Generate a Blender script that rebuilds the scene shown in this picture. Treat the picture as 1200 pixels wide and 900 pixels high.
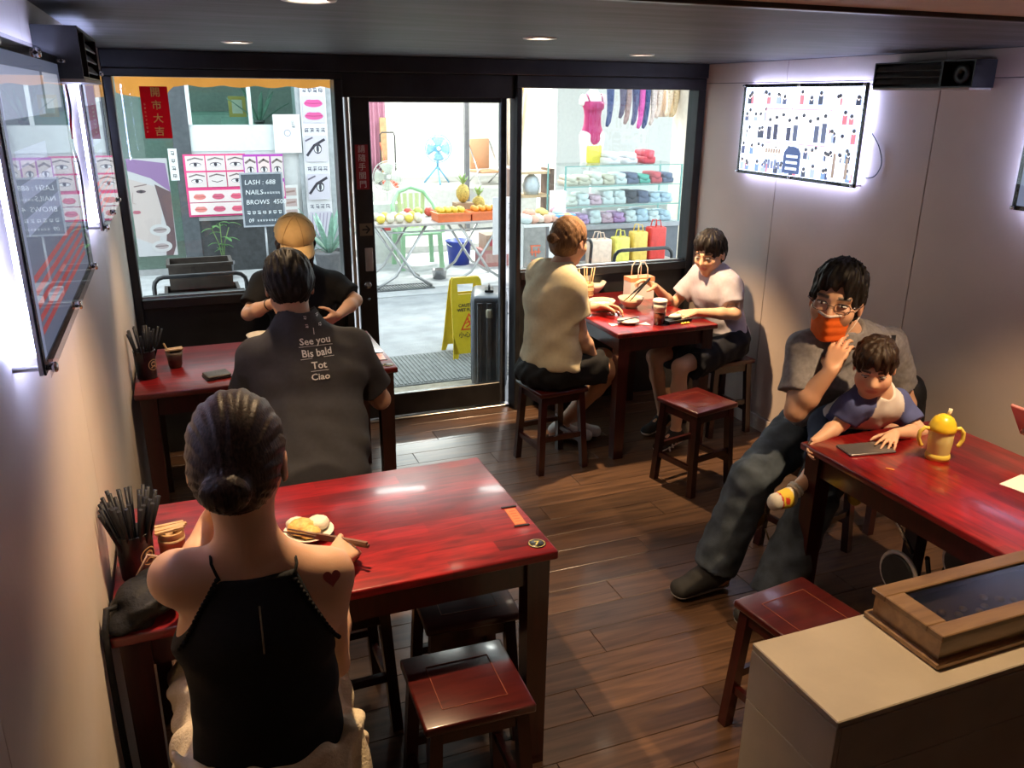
import bpy, bmesh, math, random
import numpy as np
from mathutils import Vector, Matrix

# ------------------------------------------------------------------ clear, camera, sky, exposure
for _o in list(bpy.data.objects):
    bpy.data.objects.remove(_o, do_unlink=True)
scene = bpy.context.scene
C = scene.collection
random.seed(7)
rng = np.random.default_rng(7)
PI = math.pi

CAM_H = 1.95
FPX = 978.4
PITCH, YAW, ROLL = 0.33035, 0.37686, -0.00858
_f = Vector((math.sin(YAW) * math.cos(PITCH), math.cos(YAW) * math.cos(PITCH), -math.sin(PITCH)))
_r0 = Vector((math.cos(YAW), -math.sin(YAW), 0))
_d0 = _f.cross(_r0)
_r = math.cos(ROLL) * _r0 + math.sin(ROLL) * _d0
_d = -math.sin(ROLL) * _r0 + math.cos(ROLL) * _d0
cam_data = bpy.data.cameras.new('camera')
cam_data.sensor_width = 36.0
cam_data.lens = 36.0 * FPX / 1200.0
cam_data.clip_start = 0.02
cam = bpy.data.objects.new('camera', cam_data)
C.objects.link(cam)
cam.matrix_world = Matrix(((_r.x, -_d.x, -_f.x, 0), (_r.y, -_d.y, -_f.y, 0), (_r.z, -_d.z, -_f.z, CAM_H), (0, 0, 0, 1)))
scene.camera = cam

scene.view_settings.view_transform = 'Standard'
scene.view_settings.look = 'None'
scene.view_settings.gamma = 1.0
scene.view_settings.use_curve_mapping = False
scene.view_settings.exposure = 0.0

world = bpy.data.worlds.new('sky')
scene.world = world
world.use_nodes = True
_bg = world.node_tree.nodes['Background']
_bg.inputs['Color'].default_value = (0.86, 0.93, 1.0, 1)
_bg.inputs['Strength'].default_value = 3.5
try:
    scene.cycles.max_bounces = 10
    scene.cycles.transparent_max_bounces = 16
    scene.cycles.sample_clamp_indirect = 6.0
    scene.cycles.caustics_reflective = False
    scene.cycles.caustics_refractive = False
except Exception:
    pass

def ray(x, y):
    return (x - 600) / FPX * _r + (y - 450) / FPX * _d + _f
def at_z(x, y, z):          # where the sight line of a photo pixel meets the level z
    d = ray(x, y); return Vector((0, 0, CAM_H)) + d * ((z - CAM_H) / d.z)
def at_y(x, y, Y):          # ... the plane at depth Y
    d = ray(x, y); return Vector((0, 0, CAM_H)) + d * (Y / d.y)
def at_x(x, y, X):
    d = ray(x, y); return Vector((0, 0, CAM_H)) + d * (X / d.x)

# ------------------------------------------------------------------ materials
MATS = {}
def new_mat(name):
    m = bpy.data.materials.new(name); m.use_nodes = True
    return m, m.node_tree.nodes, m.node_tree.links, m.node_tree.nodes['Principled BSDF']
def N(nodes, kind, **kw):
    n = nodes.new(kind)
    for k, v in kw.items():
        if k.startswith('i_'):
            n.inputs[k[2:].replace('_', ' ')].default_value = v
        else:
            setattr(n, k, v)
    return n
def rgb(c):
    return (c[0], c[1], c[2], 1.0)
def mat(name, col, rough=0.5, metal=0.0, noise=0.0, nscale=20.0, bump=0.0, bscale=80.0, stretch=None, col2=None,
        coat=0.0, spec=0.5, sss=0.0, alpha=1.0, trans=0.0, emit=None, estr=0.0):
    """a principled material with procedural colour variation and fine relief"""
    if name in MATS:
        return MATS[name]
    m, ns, ln, p = new_mat(name)
    p.inputs['Base Color'].default_value = rgb(col)
    p.inputs['Roughness'].default_value = rough
    p.inputs['Metallic'].default_value = metal
    p.inputs['Coat Weight'].default_value = coat
    p.inputs['Specular IOR Level'].default_value = spec
    p.inputs['Alpha'].default_value = alpha
    p.inputs['Transmission Weight'].default_value = trans
    if sss:
        p.inputs['Subsurface Weight'].default_value = sss
        p.inputs['Subsurface Radius'].default_value = (0.9, 0.35, 0.2)
        p.inputs['Subsurface Scale'].default_value = 0.012
    if emit:
        p.inputs['Emission Color'].default_value = rgb(emit)
        p.inputs['Emission Strength'].default_value = estr
    tc = N(ns, 'ShaderNodeTexCoord')
    src = tc.outputs['Object']
    if stretch:
        mp = N(ns, 'ShaderNodeMapping'); mp.inputs['Scale'].default_value = stretch
        ln.new(src, mp.inputs['Vector']); src = mp.outputs['Vector']
    if noise > 0 or col2:
        nz = N(ns, 'ShaderNodeTexNoise'); nz.inputs['Scale'].default_value = nscale
        nz.inputs['Detail'].default_value = 6; ln.new(src, nz.inputs['Vector'])
        cr = N(ns, 'ShaderNodeValToRGB')
        a = col; b = col2 if col2 else [min(1, c * (1 + noise) + noise * .02) for c in col]
        if not col2:
            a = [c * (1 - noise) for c in col]
        cr.color_ramp.elements[0].color = rgb(a); cr.color_ramp.elements[1].color = rgb(b)
        cr.color_ramp.elements[0].position = .3; cr.color_ramp.elements[1].position = .7
        ln.new(nz.outputs['Fac'], cr.inputs['Fac']); ln.new(cr.outputs['Color'], p.inputs['Base Color'])
    if bump > 0:
        n2 = N(ns, 'ShaderNodeTexNoise'); n2.inputs['Scale'].default_value = bscale
        n2.inputs['Detail'].default_value = 4; ln.new(src, n2.inputs['Vector'])
        bp = N(ns, 'ShaderNodeBump'); bp.inputs['Strength'].default_value = bump
        bp.inputs['Distance'].default_value = 0.01
        ln.new(n2.outputs['Fac'], bp.inputs['Height']); ln.new(bp.outputs['Normal'], p.inputs['Normal'])
    MATS[name] = m
    return m
def emitter(name, col, strength):
    if name in MATS: return MATS[name]
    m, ns, ln, p = new_mat(name)
    e = N(ns, 'ShaderNodeEmission'); e.inputs['Color'].default_value = rgb(col); e.inputs['Strength'].default_value = strength
    ln.new(e.outputs[0], ns['Material Output'].inputs['Surface']); MATS[name] = m
    return m
def pane_mat(name, tint=(1, 1, 1), refl=1.0, rough=0.0, base=0.04):
    """thin clear sheet: light passes straight through, the surface mirrors by its fresnel term"""
    if name in MATS: return MATS[name]
    m, ns, ln, p = new_mat(name)
    tr = N(ns, 'ShaderNodeBsdfTransparent'); tr.inputs['Color'].default_value = rgb(tint)
    gl = N(ns, 'ShaderNodeBsdfGlossy'); gl.inputs['Roughness'].default_value = rough
    fr = N(ns, 'ShaderNodeFresnel'); fr.inputs['IOR'].default_value = 1.5
    mu = N(ns, 'ShaderNodeMath', operation='MULTIPLY'); mu.inputs[1].default_value = refl
    mx = N(ns, 'ShaderNodeMixShader')
    ge = N(ns, 'ShaderNodeNewGeometry'); iv = N(ns, 'ShaderNodeMath', operation='SUBTRACT'); iv.inputs[0].default_value = 1.0
    m2 = N(ns, 'ShaderNodeMath', operation='MULTIPLY')          # only the outer face of the sheet mirrors
    ln.new(ge.outputs['Backfacing'], iv.inputs[1]); ln.new(fr.outputs[0], mu.inputs[0]); ln.new(mu.outputs[0], m2.inputs[0]); ln.new(iv.outputs[0], m2.inputs[1]); ln.new(m2.outputs[0], mx.inputs['Fac'])
    ln.new(tr.outputs[0], mx.inputs[1]); ln.new(gl.outputs[0], mx.inputs[2])
    ln.new(mx.outputs[0], ns['Material Output'].inputs['Surface']); MATS[name] = m
    return m
def attr_mat(name, rough=0.5, coat=0.0, emit=0.0, bump=0.0, bscale=200.0, sss=0.0, spec=0.5):
    """colour read from the mesh's own 'Col' attribute (print, posters, lips on a face)"""
    if name in MATS: return MATS[name]
    m, ns, ln, p = new_mat(name)
    a = N(ns, 'ShaderNodeAttribute', attribute_name='Col')
    ln.new(a.outputs['Color'], p.inputs['Base Color'])
    p.inputs['Roughness'].default_value = rough; p.inputs['Coat Weight'].default_value = coat
    p.inputs['Specular IOR Level'].default_value = spec
    if sss:
        p.inputs['Subsurface Weight'].default_value = sss
        p.inputs['Subsurface Radius'].default_value = (0.9, 0.35, 0.2)
        p.inputs['Subsurface Scale'].default_value = 0.010
    if emit:
        ln.new(a.outputs['Color'], p.inputs['Emission Color']); p.inputs['Emission Strength'].default_value = emit
    if bump:
        tc = N(ns, 'ShaderNodeTexCoord'); n2 = N(ns, 'ShaderNodeTexNoise'); n2.inputs['Scale'].default_value = bscale
        ln.new(tc.outputs['Object'], n2.inputs['Vector'])
        bp = N(ns, 'ShaderNodeBump'); bp.inputs['Strength'].default_value = bump; bp.inputs['Distance'].default_value = .005
        ln.new(n2.outputs['Fac'], bp.inputs['Height']); ln.new(bp.outputs['Normal'], p.inputs['Normal'])
    MATS[name] = m
    return m

def wood_mat(name, c1, c2, rough=0.3, coat=0.3, scale=(1, 12, 12), stave=None, bump=0.05):
    """grain stretched along one axis; optional staves (glued strips) of differing tone"""
    if name in MATS: return MATS[name]
    m, ns, ln, p = new_mat(name)
    tc = N(ns, 'ShaderNodeTexCoord')
    info = N(ns, 'ShaderNodeObjectInfo')
    addv = N(ns, 'ShaderNodeVectorMath', operation='ADD')
    ln.new(tc.outputs['Object'], addv.inputs[0])
    mulr = N(ns, 'ShaderNodeMath', operation='MULTIPLY'); mulr.inputs[1].default_value = 17.0
    ln.new(info.outputs['Random'], mulr.inputs[0]); ln.new(mulr.outputs[0], addv.inputs[1])
    mp = N(ns, 'ShaderNodeMapping'); mp.inputs['Scale'].default_value = scale
    ln.new(addv.outputs[0], mp.inputs['Vector'])
    nz = N(ns, 'ShaderNodeTexNoise'); nz.inputs['Scale'].default_value = 3.0; nz.inputs['Detail'].default_value = 8
    nz.inputs['Distortion'].default_value = 0.8
    ln.new(mp.outputs[0], nz.inputs['Vector'])
    cr = N(ns, 'ShaderNodeValToRGB')
    cr.color_ramp.elements[0].position = .3; cr.color_ramp.elements[1].position = .72
    cr.color_ramp.elements[0].color = rgb(c1); cr.color_ramp.elements[1].color = rgb(c2)
    ln.new(nz.outputs['Fac'], cr.inputs['Fac'])
    out = cr.outputs['Color']
    if stave:
        br = N(ns, 'ShaderNodeTexBrick'); br.offset = 0.37; br.inputs['Scale'].default_value = 1.0
        br.inputs['Brick Width'].default_value = stave[0]; br.inputs['Row Height'].default_value = stave[1]
        br.inputs['Mortar Size'].default_value = 0.0
        br.inputs['Color1'].default_value = (.55, .55, .55, 1); br.inputs['Color2'].default_value = (1.25, 1.25, 1.25, 1)
        br.inputs['Mortar'].default_value = (.5, .5, .5, 1)
        if stave[1] > 0 and len(stave) > 2:
            mp2 = N(ns, 'ShaderNodeMapping'); mp2.inputs['Rotation'].default_value = (0, 0, stave[2])
            ln.new(tc.outputs['Object'], mp2.inputs['Vector']); ln.new(mp2.outputs[0], br.inputs['Vector'])
        else:
            ln.new(tc.outputs['Object'], br.inputs['Vector'])
        mx = N(ns, 'ShaderNodeMix', data_type='RGBA', blend_type='MULTIPLY'); mx.inputs['Factor'].default_value = 1.0
        ln.new(out, mx.inputs[6]); ln.new(br.outputs['Color'], mx.inputs[7]); out = mx.outputs[2]
    # every piece a little lighter or darker
    mr = N(ns, 'ShaderNodeMapRange'); mr.inputs['To Min'].default_value = .75; mr.inputs['To Max'].default_value = 1.2
    ln.new(info.outputs['Random'], mr.inputs['Value'])
    mx2 = N(ns, 'ShaderNodeMix', data_type='RGBA', blend_type='MULTIPLY'); mx2.inputs['Factor'].default_value = 1.0
    ln.new(out, mx2.inputs[6]); ln.new(mr.outputs[0], mx2.inputs[7])
    ln.new(mx2.outputs[2], p.inputs['Base Color'])
    p.inputs['Roughness'].default_value = rough; p.inputs['Coat Weight'].default_value = coat
    p.inputs['Coat Roughness'].default_value = 0.12
    if bump:
        bp = N(ns, 'ShaderNodeBump'); bp.inputs['Strength'].default_value = bump; bp.inputs['Distance'].default_value = .004
        ln.new(nz.outputs['Fac'], bp.inputs['Height']); ln.new(bp.outputs['Normal'], p.inputs['Normal'])
    MATS[name] = m
    return m

# ------------------------------------------------------------------ mesh builder
def V(*a):
    return Vector(a)
class MB:
    """collects shapes; build() links them as ONE mesh object"""
    def __init__(s):
        s.v = []; s.f = []; s.mi = []; s.cur = 0; s.smooth = []
    def add(s, vs, fs, M=None, smooth=False):
        o = len(s.v)
        for p in vs:
            p = Vector(p)
            s.v.append((M @ p) if M is not None else p)
        for f in fs:
            s.f.append([o + i for i in f]); s.mi.append(s.cur); s.smooth.append(smooth)
        return s
    def box(s, a, b, bev=0.0, M=None, seg=1):
        a = Vector(a); b = Vector(b)
        lo = V(min(a.x, b.x), min(a.y, b.y), min(a.z, b.z)); hi = V(max(a.x, b.x), max(a.y, b.y), max(a.z, b.z))
        if bev <= 0:
            vs = [(x, y, z) for z in (lo.z, hi.z) for y in (lo.y, hi.y) for x in (lo.x, hi.x)]
            fs = [(0, 2, 3, 1), (4, 5, 7, 6), (0, 1, 5, 4), (2, 6, 7, 3), (0, 4, 6, 2), (1, 3, 7, 5)]
            return s.add(vs, fs, M)
        bm = bmesh.new()
        bmesh.ops.create_cube(bm, size=1)
        for v in bm.verts:
            v.co = V((lo.x + hi.x) / 2 + v.co.x * (hi.x - lo.x), (lo.y + hi.y) / 2 + v.co.y * (hi.y - lo.y), (lo.z + hi.z) / 2 + v.co.z * (hi.z - lo.z))
        bev = min(bev, .49 * min(hi - lo))
        bmesh.ops.bevel(bm, geom=bm.edges[:], offset=bev, segments=seg, affect='EDGES', profile=.5)
        bm.verts.index_update()
        s.add([v.co.copy() for v in bm.verts], [[v.index for v in f.verts] for f in bm.faces], M, smooth=seg > 1)
        bm.free(); return s
    def beam(s, p0, p1, w, d, up=(0, 0, 1), bev=0.0, w1=None, d1=None):
        """a straight bar of rectangular section from p0 to p1 (may taper)"""
        p0 = Vector(p0); p1 = Vector(p1); z = (p1 - p0).normalized()
        u = Vector(up)
        if abs(z.dot(u)) > .95: u = V(0, 1, 0)
        x = u.cross(z).normalized(); y = z.cross(x)
        w1 = w if w1 is None else w1; d1 = d if d1 is None else d1
        vs = [p0 + x * sx * w / 2 + y * sy * d / 2 for sx, sy in ((-1, -1), (1, -1), (1, 1), (-1, 1))] + \
             [p1 + x * sx * w1 / 2 + y * sy * d1 / 2 for sx, sy in ((-1, -1), (1, -1), (1, 1), (-1, 1))]
        return s.add(vs, [(3, 2, 1, 0), (4, 5, 6, 7), (0, 1, 5, 4), (1, 2, 6, 5), (2, 3, 7, 6), (3, 0, 4, 7)])
    def tube(s, pts, r, n=8, closed=False, caps=True, r1=None):
        pts = [Vector(p) for p in pts]; m = len(pts)
        rs = r if isinstance(r, (list, tuple)) else [r + ((r1 if r1 is not None else r) - r) * i / max(1, m - 1) for i in range(m)]
        o = len(s.v); prev = None
        for i, p in enumerate(pts):
            a = pts[(i - 1) % m] if (closed or i > 0) else p
            b = pts[(i + 1) % m] if (closed or i < m - 1) else p
            t = (b - a).normalized()
            if prev is None:
                u = V(0, 0, 1) if abs(t.z) < .9 else V(1, 0, 0)
                x = u.cross(t).normalized()
            else:
                x = (prev - t * prev.dot(t)).normalized()
            prev = x; y = t.cross(x)
            for k in range(n):
                a_ = 2 * PI * k / n
                s.v.append(p + x * math.cos(a_) * rs[i] + y * math.sin(a_) * rs[i])
        rings = m if closed else m - 1
        for i in range(rings):
            for k in range(n):
                a0 = o + i * n + k; a1 = o + i * n + (k + 1) % n
                j = (i + 1) % m
                b0 = o + j * n + k; b1 = o + j * n + (k + 1) % n
                s.f.append([a0, a1, b1, b0]); s.mi.append(s.cur); s.smooth.append(True)
        if caps and not closed:
            s.f.append([o + k for k in reversed(range(n))]); s.mi.append(s.cur); s.smooth.append(False)
            s.f.append([o + (m - 1) * n + k for k in range(n)]); s.mi.append(s.cur); s.smooth.append(False)
        return s
    def lathe(s, prof, n=24, c=(0, 0, 0), M=None, cap0=True, cap1=True, sx=1.0, sy=1.0):
        """profile [(radius, z)] turned round the z axis"""
        o = len(s.v); c = Vector(c)
        for r, z in prof:
            for k in range(n):
                a = 2 * PI * k / n
                p = V(r * math.cos(a) * sx, r * math.sin(a) * sy, z)
                s.v.append((M @ p + c) if M is not None else p + c)
        for i in range(len(prof) - 1):
            for k in range(n):
                s.f.append([o + i * n + k, o + i * n + (k + 1) % n, o + (i + 1) * n + (k + 1) % n, o + (i + 1) * n + k])
                s.mi.append(s.cur); s.smooth.append(True)
        if cap0:
            s.f.append([o + k for k in reversed(range(n))]); s.mi.append(s.cur); s.smooth.append(False)
        if cap1:
            s.f.append([o + (len(prof) - 1) * n + k for k in range(n)]); s.mi.append(s.cur); s.smooth.append(False)
        return s
    def ball(s, c, r, n=12, m=8, sc=(1, 1, 1), M=None, wob=0.0, seed=0):
        c = Vector(c); o = len(s.v); rr = random.Random(seed)
        for i in range(m + 1):
            th = PI * i / m
            for k in range(n):
                a = 2 * PI * k / n; w = 1 + wob * (rr.random() - .5)
                p = V(math.sin(th) * math.cos(a) * sc[0], math.sin(th) * math.sin(a) * sc[1], math.cos(th) * sc[2]) * r * w
                s.v.append((M @ p if M is not None else p) + c)
        for i in range(m):
            for k in range(n):
                s.f.append([o + i * n + k, o + (i + 1) * n + k, o + (i + 1) * n + (k + 1) % n, o + i * n + (k + 1) % n])
                s.mi.append(s.cur); s.smooth.append(True)
        return s
    def prism(s, poly, z0, z1, M=None):
        """2-D outline (counter-clockwise) raised from z0 to z1"""
        n = len(poly)
        vs = [(x, y, z0) for x, y in poly] + [(x, y, z1) for x, y in poly]
        fs = [list(reversed(range(n))), list(range(n, 2 * n))] + [[i, (i + 1) % n, n + (i + 1) % n, n + i] for i in range(n)]
        return s.add(vs, fs, M)
    def sheet(s, f, nu, nv, thick=0.0, smooth=True):
        """grid surface f(u,v) for u,v in 0..1, given thickness along its normals"""
        pts = [[Vector(f(i / nu, j / nv)) for j in range(nv + 1)] for i in range(nu + 1)]
        def nrm(i, j):
            a = pts[min(i + 1, nu)][j] - pts[max(i - 1, 0)][j]; b = pts[i][min(j + 1, nv)] - pts[i][max(j - 1, 0)]
            q = a.cross(b); return q.normalized() if q.length > 1e-9 else V(0, 0, 1)
        o = len(s.v); w = nv + 1
        for i in range(nu + 1):
            for j in range(nv + 1): s.v.append(pts[i][j])
        for i in range(nu):
            for j in range(nv):
                s.f.append([o + i * w + j, o + (i + 1) * w + j, o + (i + 1) * w + j + 1, o + i * w + j + 1]); s.mi.append(s.cur); s.smooth.append(smooth)
        if thick:
            o2 = len(s.v)
            for i in range(nu + 1):
                for j in range(nv + 1): s.v.append(pts[i][j] - nrm(i, j) * thick)
            for i in range(nu):
                for j in range(nv):
                    s.f.append([o2 + i * w + j, o2 + i * w + j + 1, o2 + (i + 1) * w + j + 1, o2 + (i + 1) * w + j]); s.mi.append(s.cur); s.smooth.append(smooth)
            edge = [(i, 0) for i in range(nu + 1)] + [(nu, j) for j in range(1, nv + 1)] + [(i, nv) for i in range(nu - 1, -1, -1)] + [(0, j) for j in range(nv - 1, 0, -1)]
            for k in range(len(edge)):
                a = edge[k]; b = edge[(k + 1) % len(edge)]
                A = a[0] * w + a[1]; B = b[0] * w + b[1]
                s.f.append([o + B, o + A, o2 + A, o2 + B]); s.mi.append(s.cur); s.smooth.append(False)
        return s
    def build(s, name, mats, parent=None, world=False):
        me = bpy.data.meshes.new(name)
        me.from_pydata([tuple(p) for p in s.v], [], s.f)
        if not isinstance(mats, (list, tuple)): mats = [mats]
        for m in mats: me.materials.append(m)
        me.polygons.foreach_set('material_index', s.mi)
        me.polygons.foreach_set('use_smooth', s.smooth)
        me.update()
        return link(name, me, parent, world)

def link(name, me, parent=None, world=False):
    o = bpy.data.objects.new(name, me); C.objects.link(o)
    if parent is not None:
        o.parent = parent
        if world:
            o.matrix_parent_inverse = parent_matrix(parent).inverted()
    return o
def parent_matrix(p):
    m = p.matrix_basis.copy()
    q = p
    while q.parent is not None:
        m = q.parent.matrix_basis @ q.matrix_parent_inverse @ m
        q = q.parent
    return m
def tag(o, label, cat, group=None):
    o['label'] = label; o['category'] = cat
    if group: o['group'] = group
    return o
def thing(name, label, cat, loc=(0, 0, 0), rz=0.0, group=None):
    o = bpy.data.objects.new(name, None); C.objects.link(o)
    o.empty_display_size = .05
    o.location = loc; o.rotation_euler = (0, 0, rz)
    return tag(o, label, cat, group)
def struct(o):
    o['kind'] = 'structure'; return o
def struct_empty(name, loc=(0, 0, 0)):
    o = bpy.data.objects.new(name, None); C.objects.link(o); o.location = loc; o['kind'] = 'structure'; return o
def copy_tree(o, loc=None, rz=None, label=None, parent=None, group=None):
    c = o.copy(); C.objects.link(c)
    if parent is not None: c.parent = parent
    if loc is not None: c.location = loc
    if rz is not None: c.rotation_euler = (0, 0, rz)
    if label: c['label'] = label
    if group: c['group'] = group
    for ch in list(o.children): copy_tree(ch, parent=c)
    return c

# ------------------------------------------------------------------ flat print: polygons and lettering with their own colours
class Print:
    """2-D drawing in metres (x right, y up); layers are stacked a fraction of a millimetre apart"""
    def __init__(s, step=0.0003): s.v = []; s.f = []; s.c = []; s.z = 0.0; s.step = step
    def layer(s): s.z += s.step
    def poly(s, pts, col):
        s.layer(); o = len(s.v)
        s.v += [(x, y, s.z) for x, y in pts]; s.f.append(list(range(o, o + len(pts)))); s.c.append(col)
    def rect(s, x0, y0, x1, y1, col): s.poly([(x0, y0), (x1, y0), (x1, y1), (x0, y1)], col)
    def disc(s, x, y, rx, ry, col, n=20, a0=0.0, rot=0.0):
        cr, sr = math.cos(rot), math.sin(rot); pts = []
        for k in range(n):
            a = 2 * PI * k / n; px, py = rx * math.cos(a), ry * math.sin(a)
            pts.append((x + px * cr - py * sr, y + px * sr + py * cr))
        s.poly(pts, col)
    def ring(s, x, y, r0, r1, col, n=28):
        s.layer()
        for k in range(n):
            a, b = 2 * PI * k / n, 2 * PI * (k + 1) / n; o = len(s.v)
            s.v += [(x + r0 * math.cos(a), y + r0 * math.sin(a), s.z), (x + r1 * math.cos(a), y + r1 * math.sin(a), s.z),
                    (x + r1 * math.cos(b), y + r1 * math.sin(b), s.z), (x + r0 * math.cos(b), y + r0 * math.sin(b), s.z)]
            s.f.append([o, o + 1, o + 2, o + 3]); s.c.append(col)
    def stroke(s, pts, w, col):
        s.layer()
        for (x0, y0), (x1, y1) in zip(pts[:-1], pts[1:]):
            l = math.hypot(x1 - x0, y1 - y0) or 1e-6; nx, ny = -(y1 - y0) / l * w / 2, (x1 - x0) / l * w / 2; o = len(s.v)
            ex, ey = (x1 - x0) / l * w * .3, (y1 - y0) / l * w * .3
            s.v += [(x0 - nx - ex, y0 - ny - ey, s.z), (x1 - nx + ex, y1 - ny + ey, s.z), (x1 + nx + ex, y1 + ny + ey, s.z), (x0 + nx - ex, y0 + ny - ey, s.z)]
            s.f.append([o, o + 1, o + 2, o + 3]); s.c.append(col)
    def glyph(s, x, y, h, col, seed=0):
        """a blurred, unreadable character: a few crossing strokes"""
        r = random.Random(seed); w = h * .11; a = h * .42
        for k in range(2): yy = y + a * (.8 - 1.2 * k + .3 * (r.random() - .5)); s.stroke([(x - a * (.6 + .4 * r.random()), yy), (x + a * (.6 + .4 * r.random()), yy)], w, col)
        for k in range(2): xx = x + a * (-.5 + k + .4 * (r.random() - .5)); s.stroke([(xx, y + a * (.3 + .6 * r.random())), (xx + a * .3 * (r.random() - .5), y - a * (.4 + .6 * r.random()))], w, col)
        s.stroke([(x, y), (x + a * (r.random() - .5) * 2, y - a)], w, col)
    def text(s, body, x, y, h, col, align='CENTER', bold=0.0, shear=0.0, sx=1.0):
        cu = bpy.data.curves.new('lettering', 'FONT'); cu.body = body; cu.size = h * 1.35
        cu.align_x = align; cu.align_y = 'CENTER'; cu.offset = bold; cu.shear = shear; cu.resolution_u = 2
        ob = bpy.data.objects.new('lettering', cu); C.objects.link(ob)
        me = bpy.data.meshes.new_from_object(ob.evaluated_get(bpy.context.evaluated_depsgraph_get()))
        s.layer(); o = len(s.v)
        for vv in me.vertices: s.v.append((x + vv.co.x * sx, y + vv.co.y, s.z))
        for p in me.polygons: s.f.append([o + i for i in p.vertices]); s.c.append(col)
        bpy.data.objects.remove(ob); bpy.data.curves.remove(cu); bpy.data.meshes.remove(me)
    def build(s, name, m, M, parent=None, world=True, warp=None):
        me = bpy.data.meshes.new(name)
        vs = [Vector(p) for p in s.v]
        if warp: vs = [Vector(warp(p)) for p in vs]
        me.from_pydata([tuple(M @ p) for p in vs], [], s.f)
        at = me.color_attributes.new('Col', 'FLOAT_COLOR', 'CORNER')
        k = 0; dat = np.empty((len(me.loops), 4), np.float32)
        for p, c in zip(s.f, s.c):
            dat[k:k + len(p)] = (c[0], c[1], c[2], 1); k += len(p)
        at.data.foreach_set('color', dat.ravel())
        me.materials.append(m); me.update()
        return link(name, me, parent, world)
def frame_M(origin, xdir, ydir):
    """matrix that puts a Print's x/y axes along two directions at a place"""
    x = Vector(xdir).normalized(); y = Vector(ydir); y = (y - x * y.dot(x)).normalized(); z = x.cross(y); o = Vector(origin)
    return Matrix(((x.x, y.x, z.x, o.x), (x.y, y.y, z.y, o.y), (x.z, y.z, z.z, o.z), (0, 0, 0, 1)))
def srgb(h):
    h = h.lstrip('#'); c = [int(h[i:i + 2], 16) / 255 for i in (0, 2, 4)]
    return tuple(x / 12.92 if x <= .04045 else ((x + .055) / 1.055) ** 2.4 for x in c)

# ================================================================== THE ROOM
XL, XR, YF, YB, ZC = -0.28, 3.21, 4.95, -1.9, 2.16
black_metal = mat('black_painted_metal', (0.012, 0.012, 0.014), rough=.32, noise=.3, nscale=9)
black_board = mat('black_board', (0.010, 0.010, 0.011), rough=.38, noise=.4, nscale=6)
plaster = mat('wall_panel_paint', (0.57, 0.465, 0.405), rough=.55, noise=.06, nscale=3, bump=.06, bscale=60)
plaster_left = mat('left_wall_paint', (0.58, 0.51, 0.45), rough=.5, noise=.07, nscale=2.5, bump=.06, bscale=60)
seam_dark = mat('panel_joint', (0.16, 0.14, 0.13), rough=.8, noise=.2)

# floor of laminate planks, each a piece of its own
sub = MB().box((XL - .12, YB - .1, -.12), (XR + .12, YF + .02, -.012)).build('floor', mat('floor_underlay', (0.03, 0.02, 0.015), rough=.9, noise=.3))
struct(sub)
plank_mat = wood_mat('laminate_plank', (0.048, 0.025, 0.015), (0.145, 0.076, 0.042), rough=.34, coat=.15, scale=(.9, 11, 11), bump=.08)
PW, PL = 0.145, 1.18
plank_me = MB().box((0, 0, -.012), (PL - .0022, PW - .0022, 0), bev=.0012).build('plank', plank_mat)
proto_mesh = plank_me.data
bpy.data.objects.remove(plank_me)
row = 0; y = YB
while y < YF - .001:
    off = [0, .47, .83, .21, .66][row % 5] * PL
    x = XL - off
    while x < XR:
        x0, x1 = max(x, XL), min(x + PL, XR); y1 = min(y + PW, YF)
        if x1 - x0 > .02:
            if abs((x1 - x0) - PL) < 1e-6 and abs(y1 - y - PW) < 1e-6:
                o = bpy.data.objects.new('plank', proto_mesh); C.objects.link(o)
            else:
                o = MB().box((0, 0, -.012), (x1 - x0 - .0022, y1 - y - .0022, 0), bev=.0012).build('plank', plank_mat)
            o.location = (x0, y, 0); o.parent = sub
        x += PL
    y += PW; row += 1

# right wall: large panels with open joints, a skirting panel below
wr = struct(MB().box((XR + .012, YB - .1, -.12), (XR + .13, YF + .02, ZC + .3)).build('wall_right', seam_dark))
ys = [YF, 4.02, 2.965, 1.92, .87, -.18, YB]
for a, b in zip(ys[:-1], ys[1:]):
    for z0, z1 in ((.095, 2.045), (2.045, ZC)):
        MB().box((XR, b + .0022, z0 + .002), (XR + .012, a - .0022, z1 - .002), bev=.0012).build('wall_panel', plaster, wr)
br_ = struct(MB().box((XR - .004, YB, 0), (XR + .012, YF, .092), bev=.002).build('baseboard_right', plaster))
# left wall
wl = struct(MB().box((XL - .13, YB - .1, -.12), (XL - .012, YF + .02, ZC + .3)).build('wall_left', seam_dark))
ys = [YF, 3.47, 2.25, 1.03, -.19, YB]
for a, b in zip(ys[:-1], ys[1:]):
    MB().box((XL - .012, b + .0012, 0), (XL, a - .0012, ZC), bev=.0006).build('wall_panel', plaster_left, wl)
struct(MB().box((XL - .13, YB - .12, -.12), (XR + .13, YB, ZC + .3)).build('wall_back', mat('back_wall_paint', (.45, .40, .35), rough=.6, noise=.08, nscale=3)))

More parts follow.
